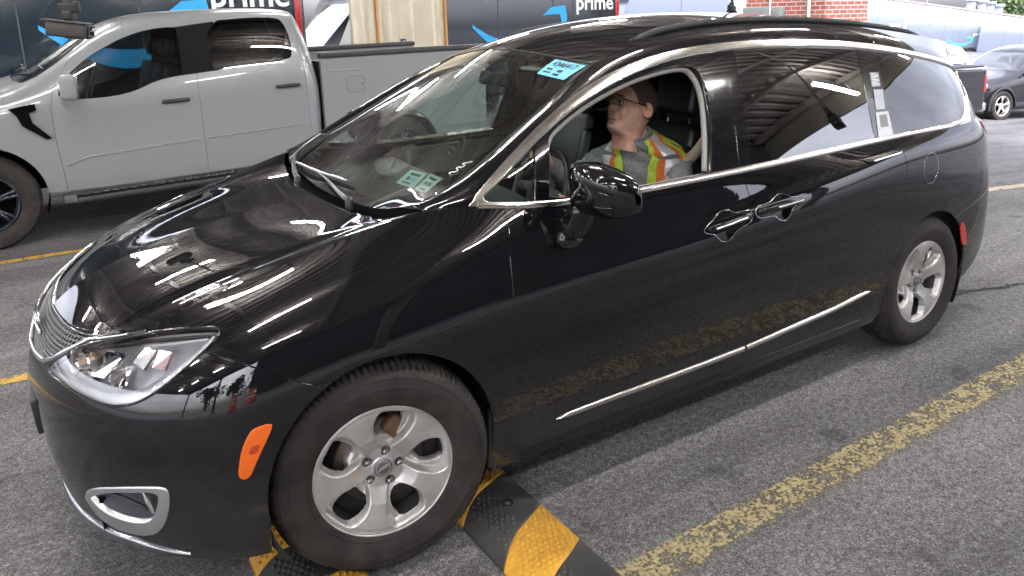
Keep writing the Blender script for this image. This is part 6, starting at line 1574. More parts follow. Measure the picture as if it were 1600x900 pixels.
for s_ in (-1, 1):
    for x, z in ((1.53, 1.145), (2.545, 1.215)):
        k = MB(); k.box((x, s_ * 1.0, z), (.235, .03, .034), (0, rad(-2), 0), bev=.012); k.box((x, s_ * .985, z), (.20, .03, .02)); obj('door_handle', k, MAT['truck_dark'], TRK)
    # fender vent
    k = MB(); k.prism([(.27,1.165),(.455,1.20),(.46,1.145),(.405,1.125),(.42,1.04),(.54,.90),(.50,.895),(.345,1.02),(.315,1.11)], .0, .022, np.array([[1, 0, 0, 0], [0, 0, s_, s_ * .985], [0, 1, 0, 0]], float)); obj('fender_vent', k, MAT['void_black'], TRK)
    # lower door crease moulding
    for P_ in ([(.62, .655), (.78, .712), (1.70, .775)], [(1.765, .778), (2.70, .83)]):
        k = MB(); k.tube([(x, s_ * .992, z) for x, z in P_], .009, 8); obj('door_crease', k, MAT['truck_grey'], TRK)
    # mirror
    mr = empty('mirror'); mr.parent = TRK
    k = MB(); k.box((.70, s_ * 1.20, 1.33), (.12, .20, .21), bev=.045, seg=4); obj('housing', k, MAT['truck_grey'], mr)
    k = MB(); k.tube([(.70, s_ * 1.12, 1.29), (.70, s_ * 1.0, 1.26), (.70, s_ * .93, 1.25)], [.045, .04, .05], 10, flat=(.7, 1.1)); obj('arm', k, MAT['truck_dark'], mr)
    k = MB(); k.box((.764, s_ * 1.20, 1.33), (.006, .16, .17), bev=.002); obj('mirror_glass', k, MAT['bright_chrome'], mr)
    # running board
    rb_ = empty('running_board'); rb_.parent = TRK
    k = MB(); k.box((1.65, s_ * .985, .375), (2.1, .16, .055), (0, rad(-1.5), 0), bev=.02); obj('board', k, MAT['truck_dark'], rb_)
    k = MB()
    for i in range(26): k.box((.72 + i * .075, s_ * .985, .398 + i * .002), (.05, .12, .012), bev=.004)
    obj('step_pads', k, MAT['alloy_dark'], rb_)
    k = MB(); k.box((.60, s_ * .985, .37), (.10, .165, .07), (0, rad(-1.5), 0), bev=.015); obj('board_end', k, MAT['truck_seam'], rb_)
    # wheel housing
    k = MB(); k.grid([[(.46 * math.cos(a), s_ * y, .42 + .46 * math.sin(a)) for a in np.linspace(-.4, 3.6, 40)] for y in (.985, .6)]); obj('wheel_housing', k, MAT['void_black'], TRK)
    simple_wheel(TRK, (0, s_ * 1.0, .40), .405, .27, .245, 6, 'truck_rim', s_)
    simple_wheel(TRK, (3.68, s_ * 1.0, .40), .405, .27, .245, 6, 'truck_rim', s_)
    # bed side
    bx = [(2.888,1.47),(2.888,.56),(3.20,.55),(3.24,.55)] + [(3.68 + .46 * math.cos(a), .45 + .46 * math.sin(a)) for a in np.linspace(math.pi * .93, math.pi * .07, 16)] + [(4.14,.56),(4.75,.58),(4.77,1.50)]
    k = MB(); k.prism(bx, 0, .06, np.array([[1, 0, 0, 0], [0, 0, s_, s_ * .930], [0, 1, 0, 0]], float)); bs_ = obj('bed_side', k, MAT['truck_grey'], TRK, bevel=.012)
    k = MB(); k.box((3.83, s_ * .955, 1.502), (1.90, .11, .052), (0, rad(-.9), 0), bev=.010); obj('bed_rail', k, MAT['truck_dark'], bs_)
    k = MB(); k.tube([(x + 3.235, s_ * .987, z + 1.185) for x, z in rrect(.19, .16, .04) + rrect(.19, .16, .04)[:1]], .004, 6); k.tube([(3.30, s_ * .988, 1.19), (3.31, s_ * .990, 1.19)], .012, 8); obj('fuel_flap', k, MAT['truck_seam'], bs_)
    k = MB(); k.tube([(2.95, s_ * .985, 1.33), (3.30, s_ * .985, 1.335)], .010, 8); obj('bed_swage', k, MAT['truck_grey'], bs_)
k = MB(); k.box((4.76, 0, 1.1), (.06, 1.80, .75), bev=.02); obj('tailgate', k, MAT['truck_grey'], TRK)
k = MB(); k.box((3.85, 0, .95), (1.80, 1.75, .05)); k.box((2.94, 0, 1.15), (.04, 1.75, .55)); obj('bed_floor', k, MAT['truck_dark'], TRK)
k = MB(); k.box((1.9, 0, .52), (5.4, 1.5, .16)); obj('chassis', k, MAT['void_black'], TRK)
k = MB(); k.box((-.93, 0, .56), (.16, 1.85, .22), bev=.05); obj('front_bumper', k, MAT['alloy_dark'], TRK)
k = MB(); k.box((-.925, 0, .95), (.06, 1.2, .34), bev=.02); obj('grille', k, MAT['truck_dark'], TRK)
k = MB(); k.box((.55, 0, 1.19), (.5, 1.6, .10), bev=.03); obj('dashboard', k, MAT['dash_dark'], TRK)
k = MB(); t = np.linspace(0, 2 * math.pi, 40); k.tube(np.c_[.92 + .05 * np.sin(t), -.42 + .19 * np.cos(t), 1.31 + .18 * np.sin(t)], .016, 8, cap=False); obj('steering_wheel', k, MAT['leather_black'], TRK)
for x, y in ((1.5, -.42), (1.5, .42), (2.45, -.42), (2.45, .42)):
    k = MB(); k.box((x, y, 1.15), (.16, .50, .62), (0, rad(14), 0), bev=.05); k.box((x + .09, y, 1.60), (.11, .27, .18), (0, rad(10), 0), bev=.05); k.box((x - .25, y, .86), (.50, .50, .16), bev=.05); obj('seat', k, MAT['leather_black'], TRK)
for i, y in enumerate((-.35, .35)):
    k = MB(); k.tube([(.37, y + .30, 1.43), (.42, y, 1.47), (.44, y - .25, 1.46)], .010, 6); obj('wiper', k, MAT['black_wiper'], TRK)
k = MB(); k.box((.555, -.60, 1.48), (.004, .07, .045), (0, rad(-48), 0)); obj('windshield_sticker', k, MAT['pale_green_paper'], TRK)
# ---------------------------------------------------------------- delivery vans, parked cars and buildings behind
mat('van_navy', (.012, .022, .035), .16, 0, .5, coat=.8, coat_rough=.03)
mat('van_slate', (.13, .155, .20), .22, 0, .5, coat=.6, coat_rough=.05)
mat('van_white', (.62, .63, .66), .3, 0, .5, coat=.5)
mat('smile_blue', (.02, .36, .78), .45); mat('smile_cyan', (.03, .50, .62), .45)
mat('van_grey_low', (.05, .06, .075), .4)
def smile(parent, cx, cz, s, y, m, mirror=False):
    """a curved arrow with a tapered tail and a hooked head, lying on the side panel"""
    P_ = []; n = 26
    up_, lo_ = [], []
    for i in range(n):
        t = i / (n - 1); x = -1 + 1.86 * t; c = .42 * (x * x) - .40; th = .05 + .20 * math.sin(math.pi * min(1, (t * .93 + .03))) ** 1.3
        up_.append((x, c + th * .42)); lo_.append((x, c - th * .58))
    poly = up_ + lo_[::-1]
    k = MB(); M_ = np.array([[s, 0, 0, cx], [0, 0, -1, y], [0, s, 0, cz]], float)
    k.prism(poly, 0, .006, M_)
    hd = [(.50, .18), (.70, .33), (1.02, .36), (1.06, .12), (.98, -.18), (.90, -.24), (.93, .05), (.90, .20), (.72, .20)]
    k.prism(hd, 0.0005, .0065, M_); return obj('smile_arrow', k, MAT[m], parent)
def delivery_van(loc, rz, Lx, H, label, paint='van_navy', sm=None, word=None, red=None, nose=False, top=None, group='delivery vans parked beyond the lanes', seams=(), cat='van', rad_=.12):
    t = thing('delivery_van', label, cat, loc, rz, group)
    Wd = 2.1; body = []
    prof = rrect(Wd, H - .35, rad_, 6)                       # y,z section
    xs_ = [0, .05, .4, Lx * .5, Lx - .4, Lx - .05, Lx] if not nose else [0, .10, .8, 1.5, 1.9, Lx * .6, Lx - .05, Lx]
    G = []
    for i, x in enumerate(xs_):
        f = 1.0 if 0 < i < len(xs_) - 1 else .965
        row = []
        for (y, z) in prof:
            zz = z + (H - .35) / 2 + .35; xx = x
            if nose and zz > 1.05 and i < 4: xx = max(x, (zz - 1.05) * (.95 - .18 * i) + x * .8)
            row.append((xx, Wd / 2 + y * f, .35 + (zz - .35) * (f if zz > 1 else 1)))
        G.append(row + row[:1])
    k = MB(); k.grid(G, flip=True); k.add(G[0][:-1], [tuple(range(len(prof)))], False); k.add(G[-1][:-1], [tuple(range(len(prof)))[::-1]], False)
    bd_ = obj('body', k, MAT[paint], t, auto=35)
    for x in seams:
        k = MB(); k.box((x, -.001, .35 + (H - .5) / 2 + .1), (.018, .010, H - .62)); obj('panel_seam', k, MAT['van_grey_low'], bd_)
    if top: k = MB(); k.box((Lx / 2, Wd / 2, H + .01), (Lx * .96, Wd * .86, .02), bev=.008); obj('roof_cap', k, MAT[top], bd_)
    if sm: smile(bd_, *sm[:3], -.002, sm[3])
    if word:
        M_ = np.array([[1, 0, 0, word[0]], [0, 0, -1, -.004], [0, 1, 0, word[1]]], float)
        obj('lettering', text_mb('prime', word[2], M_, .004, True, word[3] if len(word) > 3 else 1.0), MAT['white_print'], bd_)
    if red is not None:
        k = MB(); k.box((red, -.004, H * .62), (.085, .03, H * .62), bev=.008); obj('tail_lamp', k, MAT['red_lens'], bd_)
    for s_, y in ((-1, -.0), (1, Wd)):
        for x in (1.0, Lx - 1.1): simple_wheel(t, (x, y + .03 * (1 if s_ < 0 else -1), .36), .36, .24, .2, 5, 'alloy_dark', s_)
    k = MB(); k.box((Lx / 2, Wd / 2, .42), (Lx - .1, Wd - .12, .22)); obj('underbody', k, MAT['void_black'], t)
    if nose:
        for y in (-.004, Wd + .004):
            k = MB(); k.prism([(1.0,1.32),(1.62,2.0),(1.95,2.02),(1.97,1.32)], -.004, .004, np.array([[1, 0, 0, 0], [0, 0, -1, y], [0, 1, 0, 0]], float)); obj('side_window', k, MAT['privacy_glass'], bd_)
        k = MB(); V = []
        for y in np.linspace(.18, Wd - .18, 9): V.append([((zz - 1.05) * .95 + .02 - .0, y, zz + .012) for zz in np.linspace(1.28, 2.12, 6)])
        k.grid(V, flip=False); obj('windshield', k, MAT['sky_glass'], bd_)
        k = MB(); k.box((1.35, -.18, 1.45), (.12, .18, .30), bev=.04); obj('wing_mirror', k, MAT['matte_black'], bd_)
        for y in (.22, Wd - .22): k = MB(); k.box((-.0, y, .95), (.05, .32, .16), bev=.03); obj('headlight', k, MAT['lamp_chrome'], bd_)
    return t
mat('sky_glass', (.10, .15, .16), .05, 0, .5, coat=1.0)
# left: long dark van right behind the pickup
delivery_van((-2.9, 8.62, 0), 0, 5.72, 2.85, 'dark navy delivery van with blue smile arrow behind the grey pickup truck', sm=(3.38, 1.80, .98, 'smile_blue'), word=(4.97, 2.19, .46), red=5.62, seams=(1.55, 2.2, 3.55, 4.3), cat='van')
# middle: glossy navy van to the right of the wall column
delivery_van((5.35, 10.3, 0), 0, 4.82, 2.85, 'glossy navy delivery van right of the beige wall with blue smile arrow', sm=(2.25, 1.66, 1.08, 'smile_blue'), word=(4.12, 2.09, .42), red=4.72, seams=(1.75, 3.05, 3.55), cat='van')
# white van between them, nose towards the lane
delivery_van((3.35, 10.4, 0), 0, 1.98 + 2.6, 2.3, 'white van with dark window seen between navy van and beige wall', paint='van_white', nose=True, cat='van', group=None)
delivery_van((13.2, 15.2, -.35), 0, 5.6, 2.75, 'pale grey van with upright windshield behind the minivan roof', paint='van_slate', nose=True, cat='van', group=None, seams=(3.4,))

# beige ribbed wall column
noisy(mat('beige_steel', (.50, .44, .35), .5, .05), 2.0, (.55, .49, .39), (.64, .58, .48), rough=(.4, .6))
mat('edge_rust', (.45, .22, .07), .6)
wl_ = thing('wall_panel', 'beige ribbed steel wall panel with orange edges and small dark sticker', 'wall', (3.28, 7.95, 0))
prof = []; x = 0
W_ = 1.50
ribs = [.0, .10, .12, .335]
k = MB(); P2 = [(0, 0), (.12, 0), (.13, -.06), (.165, -.06), (.175, 0), (.23, 0), (.235, .02), (.25, .02), (.255, 0), (.34, 0)]; 
xx = .42; P3 = [(.40, 0), (.47, 0), (.475, .02), (.49, .02), (.495, 0), (.53, 0), (.54, -.07), (.59, -.07), (.60, 0), (.70, 0), (.705, .02), (.72, .02), (.725, 0), (.88, 0), (.89, -.07), (.94, -.07), (.95, 0), (1.06, 0), (1.065, .02), (1.08, .02), (1.085, 0), (1.22, 0), (1.23, -.07), (1.29, -.07), (1.30, 0), (1.46, 0)]
for prof_ in (P2, P3): k.grid([[(a, b, z) for a, b in prof_] for z in (0, 4.2)], flip=True)
k.box((.73, .07, 2.1), (1.45, .08, 4.2)); obj('ribbed_sheet', k, MAT['beige_steel'], wl_)
for x in (.37, 1.475): k = MB(); k.box((x, -.03, 2.1), (.03, .06, 4.2)); obj('edge_strip', k, MAT['edge_rust'], wl_)
k = MB(); k.box((.77, -.004, 1.50), (.085, .004, .085)); sk_ = obj('sticker', k, mat('sticker_navy', (.02, .03, .09), .5), wl_)
k = MB(); k.prism([(-.028,-.012),(-.005,.012),(.03,.022),(.012,.004),(.026,.0),(.0,-.010),(-.01,.0)], 0, .002, np.array([[1, 0, 0, .77], [0, 0, -1, -.0065], [0, 1, 0, 1.50]], float)); obj('sticker_mark', k, MAT['white_print'], sk_)

# brick pillar of the building with grey boxes and conduit
def _brick():
    m = mat('brick', (.3, .12, .09), .85); t = N(m, 'ShaderNodeTexCoord'); b = N(m, 'ShaderNodeTexBrick'); mp_ = N(m, 'ShaderNodeMapping'); sp = N(m, 'ShaderNodeSeparateXYZ'); ad = N(m, 'ShaderNodeMath', operation='ADD'); cb = N(m, 'ShaderNodeCombineXYZ')
    L(m, t.outputs['Object'], sp.inputs['Vector']); L(m, sp.outputs['X'], ad.inputs[0]); L(m, sp.outputs['Y'], ad.inputs[1]); L(m, ad.outputs['Value'], cb.inputs['X']); L(m, sp.outputs['Z'], cb.inputs['Y']); L(m, cb.outputs['Vector'], b.inputs['Vector'])
    b.inputs['Color1'].default_value = (.30, .085, .06, 1); b.inputs['Color2'].default_value = (.42, .13, .09, 1); b.inputs['Mortar'].default_value = (.50, .45, .43, 1); b.inputs['Scale'].default_value = 1.0
    b.inputs['Brick Width'].default_value = .23; b.inputs['Row Height'].default_value = .083; b.inputs['Mortar Size'].default_value = .010; b.inputs['Bias'].default_value = -.1
    n = N(m, 'ShaderNodeTexNoise', Scale=9, Detail=6); mx_ = N(m, 'ShaderNodeMixRGB', blend_type='MULTIPLY'); mx_.inputs['Fac'].default_value = .5; L(m, t.outputs['Object'], n.inputs['Vector']); L(m, b.outputs['Color'], mx_.inputs['Color1']); L(m, n.outputs['Color'], mx_.inputs['Color2']); L(m, mx_.outputs['Color'], BS(m).inputs['Base Color'])
    bp = N(m, 'ShaderNodeBump', Strength=.6, Distance=.01); L(m, b.outputs['Fac'], bp.inputs['Height']); bp.invert = True; L(m, bp.outputs['Normal'], BS(m).inputs['Normal'])
_brick()
bk = thing('brick_pillar', 'red brick building corner with grey service boxes and white conduit', 'brick pillar', (12.19, 6.57, -1.3))
k = MB(); k.box((.68, 1.0, 3.6), (1.36, 2.0, 7.2)); obj('brickwork', k, MAT['brick'], bk)
k = MB(); k.box((-.10, 1.62, 3.02), (.16, .62, .42), bev=.01); obj('service_box', k, mat('box_grey', (.16, .18, .18), .5), bk)
k = MB(); k.box((-.10, 1.05, 3.03), (.14, .24, .38), bev=.01); obj('service_box', k, MAT['box_grey'], bk)
for y, r in ((.34, .035), (1.30, .02)):
    k = MB(); k.tube([(-.05, y, 0), (-.05, y, 7)], r, 10); obj('conduit', k, MAT['van_white'], bk)

# row of vans out in the lot
def lot_van(px, py, rz, label, sm=True, word=True, Lx=6.2):
    return delivery_van((px, py, ground_z(px)), rz, Lx, 2.75, label, paint='van_slate', sm=(4.15, 1.20, .95, 'smile_cyan') if sm else None, word=(5.55, 1.75, .36) if word else None, red=None, seams=(1.7, 2.9, 4.1), group='vans parked in a row across the lot', rad_=.38)
for (px, py, zt), lb, w_ in (((58.6, 41.2, 2.0), 'slate delivery van farthest left in the row across the lot, half behind the brick pillar', True), ((62.0, 35.75, 1.17), 'slate delivery van in the middle of the row across the lot with cyan smile arrow', True), ((62.9, 30.0, .56), 'slate delivery van at the right end of the row above the parked black crossover', True)):
    v_ = lot_van(0, 0, 0, lb); v_.location = (px, py, zt - 2.75); v_.rotation_euler = (0, rad(4.2), rad(-60))

# parked cars
cn = [
 [(-.86,.0,.30),(-.90,.0,.42),(-.92,.0,.56),(-.91,.0,.70),(-.88,0,.82),(-.84,0,.88),(-.80,0,.91),(-.76,0,.93),(-.7,0,.95)],
 [(-.78,.55,.28),(-.82,.60,.42),(-.84,.62,.56),(-.83,.62,.70),(-.80,.60,.81),(-.76,.56,.88),(-.73,.45,.915),(-.70,.25,.94),(-.68,0,.955)],
 [(-.50,.84,.27),(-.50,.86,.40),(-.50,.88,.56),(-.50,.87,.72),(-.50,.85,.82),(-.48,.79,.90),(-.47,.60,.95),(-.46,.35,.98),(-.45,0,.99)],
 [(0,.90,.25),(0,.92,.38),(0,.93,.56),(0,.925,.74),(0,.90,.88),(0,.83,.97),(0,.62,1.01),(0,.35,1.04),(0,0,1.05)],
 [(.42,.90,.24),(.42,.92,.36),(.42,.93,.56),(.42,.93,.76),(.42,.91,.92),(.42,.85,1.02),(.44,.66,1.08),(.46,.4,1.10),(.46,0,1.11)],
 [(.75,.90,.24),(.75,.92,.36),(.75,.93,.56),(.75,.93,.78),(.75,.91,.95),(.75,.84,1.12),(.80,.68,1.26),(.84,.42,1.29),(.84,0,1.30)],
 [(1.15,.90,.24),(1.15,.92,.36),(1.15,.93,.56),(1.15,.93,.80),(1.15,.91,.97),(1.15,.81,1.25),(1.18,.64,1.50),(1.24,.42,1.55),(1.26,0,1.565)],
 [(1.7,.90,.24),(1.7,.92,.36),(1.7,.93,.56),(1.7,.93,.82),(1.7,.91,1.0),(1.7,.80,1.30),(1.7,.64,1.59),(1.7,.42,1.645),(1.7,0,1.66)],
 [(2.4,.90,.25),(2.4,.92,.37),(2.4,.93,.56),(2.4,.935,.84),(2.4,.91,1.03),(2.4,.80,1.32),(2.4,.64,1.58),(2.4,.42,1.635),(2.4,0,1.65)],
 [(3.0,.88,.28),(3.0,.90,.40),(3.0,.915,.58),(3.0,.92,.86),(3.0,.89,1.06),(3.0,.78,1.30),(3.0,.62,1.52),(3.02,.40,1.58),(3.02,0,1.59)],
 [(3.42,.78,.32),(3.45,.80,.44),(3.47,.82,.60),(3.46,.82,.86),(3.42,.79,1.06),(3.36,.70,1.26),(3.30,.56,1.44),(3.28,.38,1.50),(3.28,0,1.51)],
 [(3.50,.30,.33),(3.54,.30,.45),(3.57,.30,.60),(3.56,.30,.86),(3.52,.30,1.06),(3.45,.28,1.25),(3.38,.25,1.42),(3.35,.2,1.48),(3.34,0,1.49)],
]
CW = [(.90,1.06),(1.10,1.22),(1.32,1.40),(1.6,1.50),(2.2,1.515),(2.7,1.48),(2.95,1.36),(2.9,1.16),(2.4,1.09),(1.6,1.05)]
def parked_car(loc, rz, paint, label, group, lamps=True, glassm='car_glass'):
    t = thing('parked_car', label, 'car', loc, rz, group)
    vehicle_body(t, cn, MAT[paint], [('side_window', CW, glassm, .003)], [(0, .34, .39), (2.68, .34, .39)], seams=([(.56, .2), (.56, .9), (.62, 1.1), (1.0, 1.4), (1.3, 1.7)], [(1.62, .2), (1.62, 1.7)], [(2.42, .2), (2.42, .7), (2.65, 1.0), (2.65, 1.7)]), name=['fender', 'front_door', 'rear_door', 'rear_quarter'], nu=150, nv=60,
                 wshield=([(.50, -.80), (.44, .3), (1.14, .3), (1.22, -.60), (.85, -.76)], 1.10, glassm))
    for s_ in (-1, 1):
        for x in (0, 2.68): simple_wheel(t, (x, s_ * .925, .35), .35, .23, .235, 5, 'alloy', s_)
        for x0 in (0, 2.68): k = MB(); k.grid([[(x0 + r * math.cos(a), s_ * y, .35 + r * math.sin(a)) for a in np.linspace(-.2, 3.35, 24)] for r, y in ((.40, .938), (.44, .925))]); obj('arch_moulding', k, MAT['dark_plastic'], t)
        k = MB(); k.box((.78, s_ * 1.02, 1.13), (.11, .18, .12), bev=.035); k.box((.80, s_ * .93, 1.09), (.06, .08, .05)); obj('door_mirror', k, MAT[paint], t)
        k = MB(); k.box((-.60, s_ * .74, .80), (.34, .22, .10), (0, rad(-12), rad(-s_ * -38)), bev=.03); obj('headlight', k, MAT['lamp_chrome'], t)
        k = MB(); k.box((3.40, s_ * .74, .98), (.14, .20, .13), bev=.03); obj('tail_light', k, MAT['red_lens'], t)
        k = MB(); k.box((1.35, s_ * .935, .36), (1.9, .03, .10), bev=.01); obj('side_skirt', k, MAT['dark_plastic'], t)
    k = MB(); k.box((-.86, 0, .58), (.08, .95, .24), bev=.03); obj('grille', k, MAT['dark_plastic'], t)
    k = MB(); k.box((1.4, 0, .36), (3.9, 1.4, .14)); obj('underbody', k, MAT['void_black'], t)
    k = MB(); k.box((.78, 0, 1.0), (.4, 1.5, .1), bev=.03); obj('dashboard', k, MAT['dash_dark'], t)
    for x, y in ((1.5, -.38), (1.5, .38), (2.3, -.38), (2.3, .38)):
        k = MB(); k.box((x, y, .92), (.15, .48, .6), (0, rad(14), 0), bev=.04); k.box((x + .08, y, 1.30), (.10, .26, .17), bev=.04); k.box((x - .2, y, .66), (.45, .48, .14), bev=.04); obj('seat', k, MAT['leather_black'], t)
    return t
glass('car_glass', (.30, .40, .42), 3.2, 0)
mat('car_charcoal', (.007, .007, .010), .3, 0, .2, coat=1.0); mat('car_silver', (.40, .42, .45), .25, .2, .5, coat=.8)
parked_car((17.68, 6.54, -.70), -.2, 'car_charcoal', 'black crossover parked at the right edge nose towards the minivan', 'cars parked in the lot')
parked_car((22.3, 10.6, -.93), .30, 'car_silver', 'silver car whose pale roof shows just behind the black crossover', 'cars parked in the lot')
parked_car((22.6, 10.4, -.60), .1 + math.pi, 'car_silver', 'pale car whose roof shows above the rear of the minivan roof', 'cars parked in the lot')
# dark pickup tail between the minivan and the crossover
tp = thing('pickup_truck', 'black pickup truck with bed cover and red tail lamp right behind the minivan', 'pickup truck', (9.75, 6.33, -.72), rad(-6))
k = MB(); k.prism([(0, .45), (.5, .42), (.6, .85), (.95, 1.0), (1.3, .85), (1.4, .42), (3.9, .42), (4.05, .85), (4.4, 1.0), (4.8, .85), (4.9, .48), (5.5, .55), (5.52, 1.36), (3.4, 1.40), (3.1, 1.42), (2.75, 1.88), (1.9, 1.92), (1.25, 1.42), (.1, 1.25)], 0, 1.8, np.array([[1, 0, 0, 0], [0, 0, 1, -.9], [0, 1, 0, 0]], float)); obj('body', k, MAT['car_charcoal'], tp, bevel=.035)
k = MB(); k.prism([(1.45, 1.45), (1.98, 1.84), (2.68, 1.81), (2.95, 1.45)], 0, 1.81, np.array([[1, 0, 0, 0], [0, 0, 1, -.905], [0, 1, 0, 0]], float)); obj('side_window', k, MAT['gloss_black'], tp)
k = MB(); k.box((4.42, 0, 1.415), (2.1, 1.7, .03), bev=.01); obj('bed_cover', k, MAT['matte_black'], tp)
for s_ in (-1, 1):
    k = MB(); k.box((5.49, s_ * .875, 1.08), (.07, .06, .34), bev=.02); obj('tail_lamp', k, MAT['red_lens'], tp)
    for x in (.95, 4.4): simple_wheel(tp, (x, s_ * .93, .40), .40, .26, .25, 6, 'alloy_dark', s_)
k = MB(); k.box((5.56, 0, .60), (.16, 1.75, .18), bev=.05); obj('rear_bumper', k, MAT['bright_chrome'], tp)

# long pale building, roof vents and trees at the back of the lot
noisy(mat('pale_wall', (.66, .58, .60), .8), .4, (.60, .53, .55), (.70, .63, .65)); mat('roof_edge_grey', (.22, .20, .20), .7); mat('vent_grey', (.25, .27, .30), .6)
bd2 = thing('building', 'long pale pink flat roofed building behind the row of vans', 'building', (62.6, 43.7, 0), math.atan2(30.2 - 43.7, 80.5 - 62.6))
Lb = 30.0; zt = lambda x: 4.3 - 4.1 * x / 22.4
k = MB(); Pm = np.array([[1, 0, 0, 0], [0, 0, 1, 0], [0, 1, 0, 0]], float)
k.prism([(-12, -2.6), (22.4 + 8, -3.2), (30.4, zt(24)), (22.4, zt(22.4)), (-12, 5.4)], 0, .8, Pm); obj('wall', k, MAT['pale_wall'], bd2)
k = MB(); k.prism([(-12, 5.4), (22.4, zt(22.4)), (30.4, zt(24)), (30.4, zt(24) + .16), (22.4, zt(22.4) + .16), (-12, 5.56)], -.12, .9, Pm); obj('roof_edge', k, MAT['roof_edge_grey'], bd2)
for i, x in enumerate(np.arange(-9, 24, 3.55)): k = MB(); k.box((x, -.03, (zt(x) - 2.6) / 2), (.12, .06, zt(x) + 2.5)); obj('wall_joint', k, MAT['roof_edge_grey'], bd2)
for (x, y, z) in ((93.3, 46.9, 2.3), (94.4, 46.2, 2.1), (95.1, 45.6, 1.9), (95.9, 45.0, 1.6)):
    t = thing('roof_vent', 'grey boxy rooftop vent in the cluster above the far building', 'vent', (x, y, z - .9), 0, 'rooftop vents')
    k = MB(); k.box((0, 0, .6), (.75, .75, 1.5), bev=.04); k.box((0, 0, 1.45), (1.0, 1.0, .35), bev=.05); k.box((0, 0, -1.6), (.5, .5, 3.2)); obj('housing', k, MAT['vent_grey'], t)
noisy(mat('foliage', (.05, .09, .03), .8), 1.2, (.03, .055, .02), (.09, .14, .05)); mat('bark', (.08, .06, .045), .9)
def tree(loc, h, r, label, n=2600, seed=0, leaf=.22, group='trees around the lot'):
    t = thing('tree', label, 'tree', loc, 0, group); rs = np.random.RandomState(seed)
    k = MB(); k.tube([(0, 0, 0), (.1, 0, h * .3), (-.05, .1, h * .55), (0, 0, h * .8)], [r * .10, r * .075, r * .05, r * .02], 8)
    for i in range(7):
        a = rs.rand() * 6.28; z = h * (.35 + .4 * rs.rand()); k.tube([(0, 0, z), (math.cos(a) * r * .35, math.sin(a) * r * .35, z + r * .3), (math.cos(a) * r * .7, math.sin(a) * r * .7, z + r * .5)], [r * .035, r * .025, r * .01], 5)
    obj('trunk', k, MAT['bark'], t)
    cl = [(rs.randn(3) * [r * .42, r * .42, h * .17] + [0, 0, h * .68], r * (.25 + .28 * rs.rand())) for _ in range(16)]
    V = []; F = []
    for i in range(n):
        c, cr_ = cl[rs.randint(16)]; d = rs.randn(3); d /= np.linalg.norm(d); p = c + d * cr_ * (.75 + .3 * rs.rand()); a, b = rs.randn(3), rs.randn(3); a /= np.linalg.norm(a); b -= a * (a @ b); b /= np.linalg.norm(b); s = leaf * (.6 + .8 * rs.rand())
        j = len(V); V += [p + a * s, p + b * s * .6, p - a * s, p - b * s * .6]; F.append((j, j + 1, j + 2, j + 3))
    k = MB(); k.add(V, F, False); obj('crown', k, MAT['foliage'], t); return t
for i, (x, y, zb, h, r) in enumerate(((131, 62, -3.6, 7.2, 4.2), (137, 60, -3.6, 6.6, 4.0), (143, 59, -3.6, 5.6, 4.2))):
    tree((x, y, zb), h, r, ('leafy green tree at the far right above the pale roof, leftmost of three', 'leafy green tree at the far right, the middle one of three', 'leafy green tree at the far right edge, lowest of three')[i], seed=i, leaf=.35)

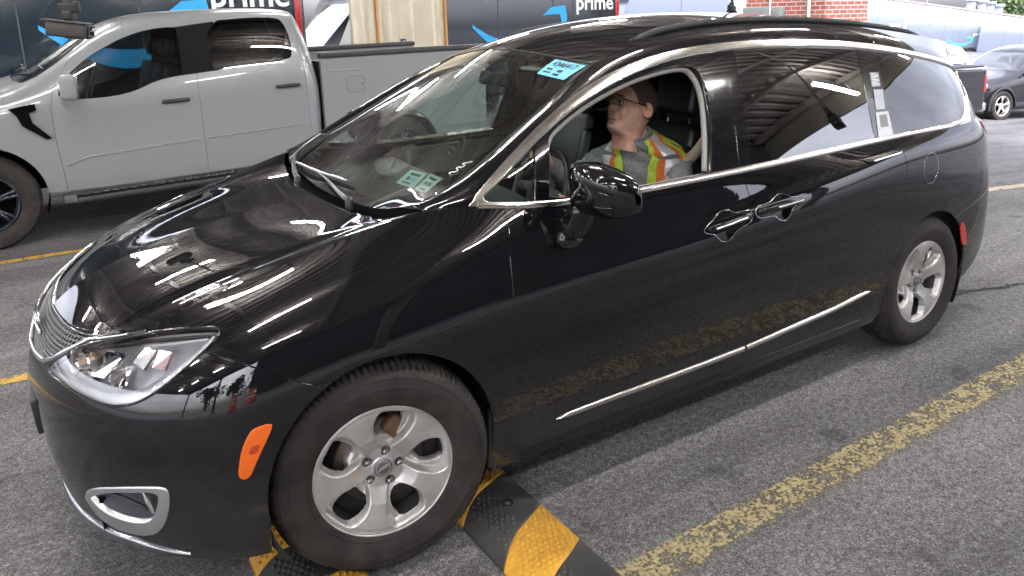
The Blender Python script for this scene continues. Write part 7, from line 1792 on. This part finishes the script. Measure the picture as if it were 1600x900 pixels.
# hanging cameras on poles from the canopy
mat('cam_case', (.035, .032, .03), .55); mat('pole_grey', (.30, .30, .29), .45, .5)
def hung_camera(loc, rz, label, pitch=8):
    t = thing('hanging_camera', label, 'camera', loc, rz, 'cameras hung from the canopy')
    x, y, z = loc; top = ZC - z
    k = MB(); k.tube([(0, 0, .13), (0, 0, top)], .014, 10); obj('pole', k, MAT['pole_grey'], t)
    k = MB(); k.box((0, 0, .115), (.09, .05, .05), bev=.01); k.box((0, 0, .075), (.05, .09, .05), bev=.01); k.lathe([(0, .03), (.02, .03), (.022, 0), (.02, -.02)], 14, (0, 0, .14)); k.box((.045, .0, .12), (.03, .03, .06), bev=.005); obj('bracket', k, MAT['matte_black'], t)
    k = MB(); k.box((-.01, 0, .0), (.20, .095, .08), (0, rad(pitch), 0), bev=.012); k.box((-.015, 0, .044), (.225, .108, .008), (0, rad(pitch), 0), bev=.003); cs = obj('case', k, MAT['cam_case'], t)
    k = MB(); k.box((.098, 0, -.014), (.008, .070, .060), (0, rad(pitch), 0)); k.lathe([(0, .01), (.018, .006), (.022, -.01)], 16, (.102, 0, -.014), axis='x'); obj('lens_window', k, MAT['gloss_black'], cs)
    k = MB(); k.tube([(-.10, .02, .03), (-.14, .03, .09), (-.06, .03, .16), (-.01, .01, .22), (-.015, 0, .5), (-.01, .01, top)], .004, 6); obj('cable', k, MAT['matte_black'], t)
    return t
hung_camera((-.54, 1.84, 1.80), rad(-22), 'grey boxed camera hanging in front of the pickup windshield')
hung_camera((4.25, 1.56, 1.74), rad(200), 'camera hanging on a thin pole just behind the minivan roof')
hung_camera((4.75, -2.45, 2.10), rad(150), 'camera hanging over the near lane, mirrored in the rear side window')

# seen only in the reflections: drums, trees, dark wall added to darken the doors
noisy(mat('reflection_wall', (.03, .03, .033), .8), 1.0, (.02, .02, .022), (.05, .048, .047))
dw = thing('reflection_wall', 'dark wall added out of view behind the camera to darken door reflections', 'wall', (4.9, -13.5, 0)); k = MB(); k.box((0, 0, 3.8), (19, .3, 7.6)); obj('wall', k, MAT['reflection_wall'], dw)
mat('drum_orange', (.80, .13, .03), .45)
for i, (x, y) in enumerate(((-3.3, -6.6), (-2.3, -7.4))):
    t = thing('traffic_drum', ('orange traffic drum with white bands nearer the camera side kerb', 'orange traffic drum with white bands nearer the dark wall')[i], 'traffic drum', (x, y, 0), 0, 'traffic drums')
    k = MB(); k.lathe([(.0, 1.0), (.20, 1.0), (.215, .98), (.22, .80), (.235, .79), (.24, .55), (.255, .54), (.26, .3), (.275, .29), (.285, .06), (.34, .05), (.34, 0), (0, 0)], 32); obj('shell', k, MAT['drum_orange'], t)
    for z, r in ((.68, .241), (.42, .261)): k = MB(); k.lathe([(r, z - .06), (r, z + .06)], 32); obj('white_band', k, MAT['white_print'], t)
for i, (x, y, h, r) in enumerate(((-16, -30, 8, 4.5), (-8, -34, 9, 5), (-24, -22, 8, 4.5), (12, -36, 9, 5), (20, -30, 8, 4.6))):
    tree((x, y, 0), h, r, ('tree beyond the yard on the camera side, ', )[0] + ('second from the left', 'third from the left', 'leftmost', 'second from the right', 'rightmost')[i], seed=10 + i, leaf=.4, n=1500)
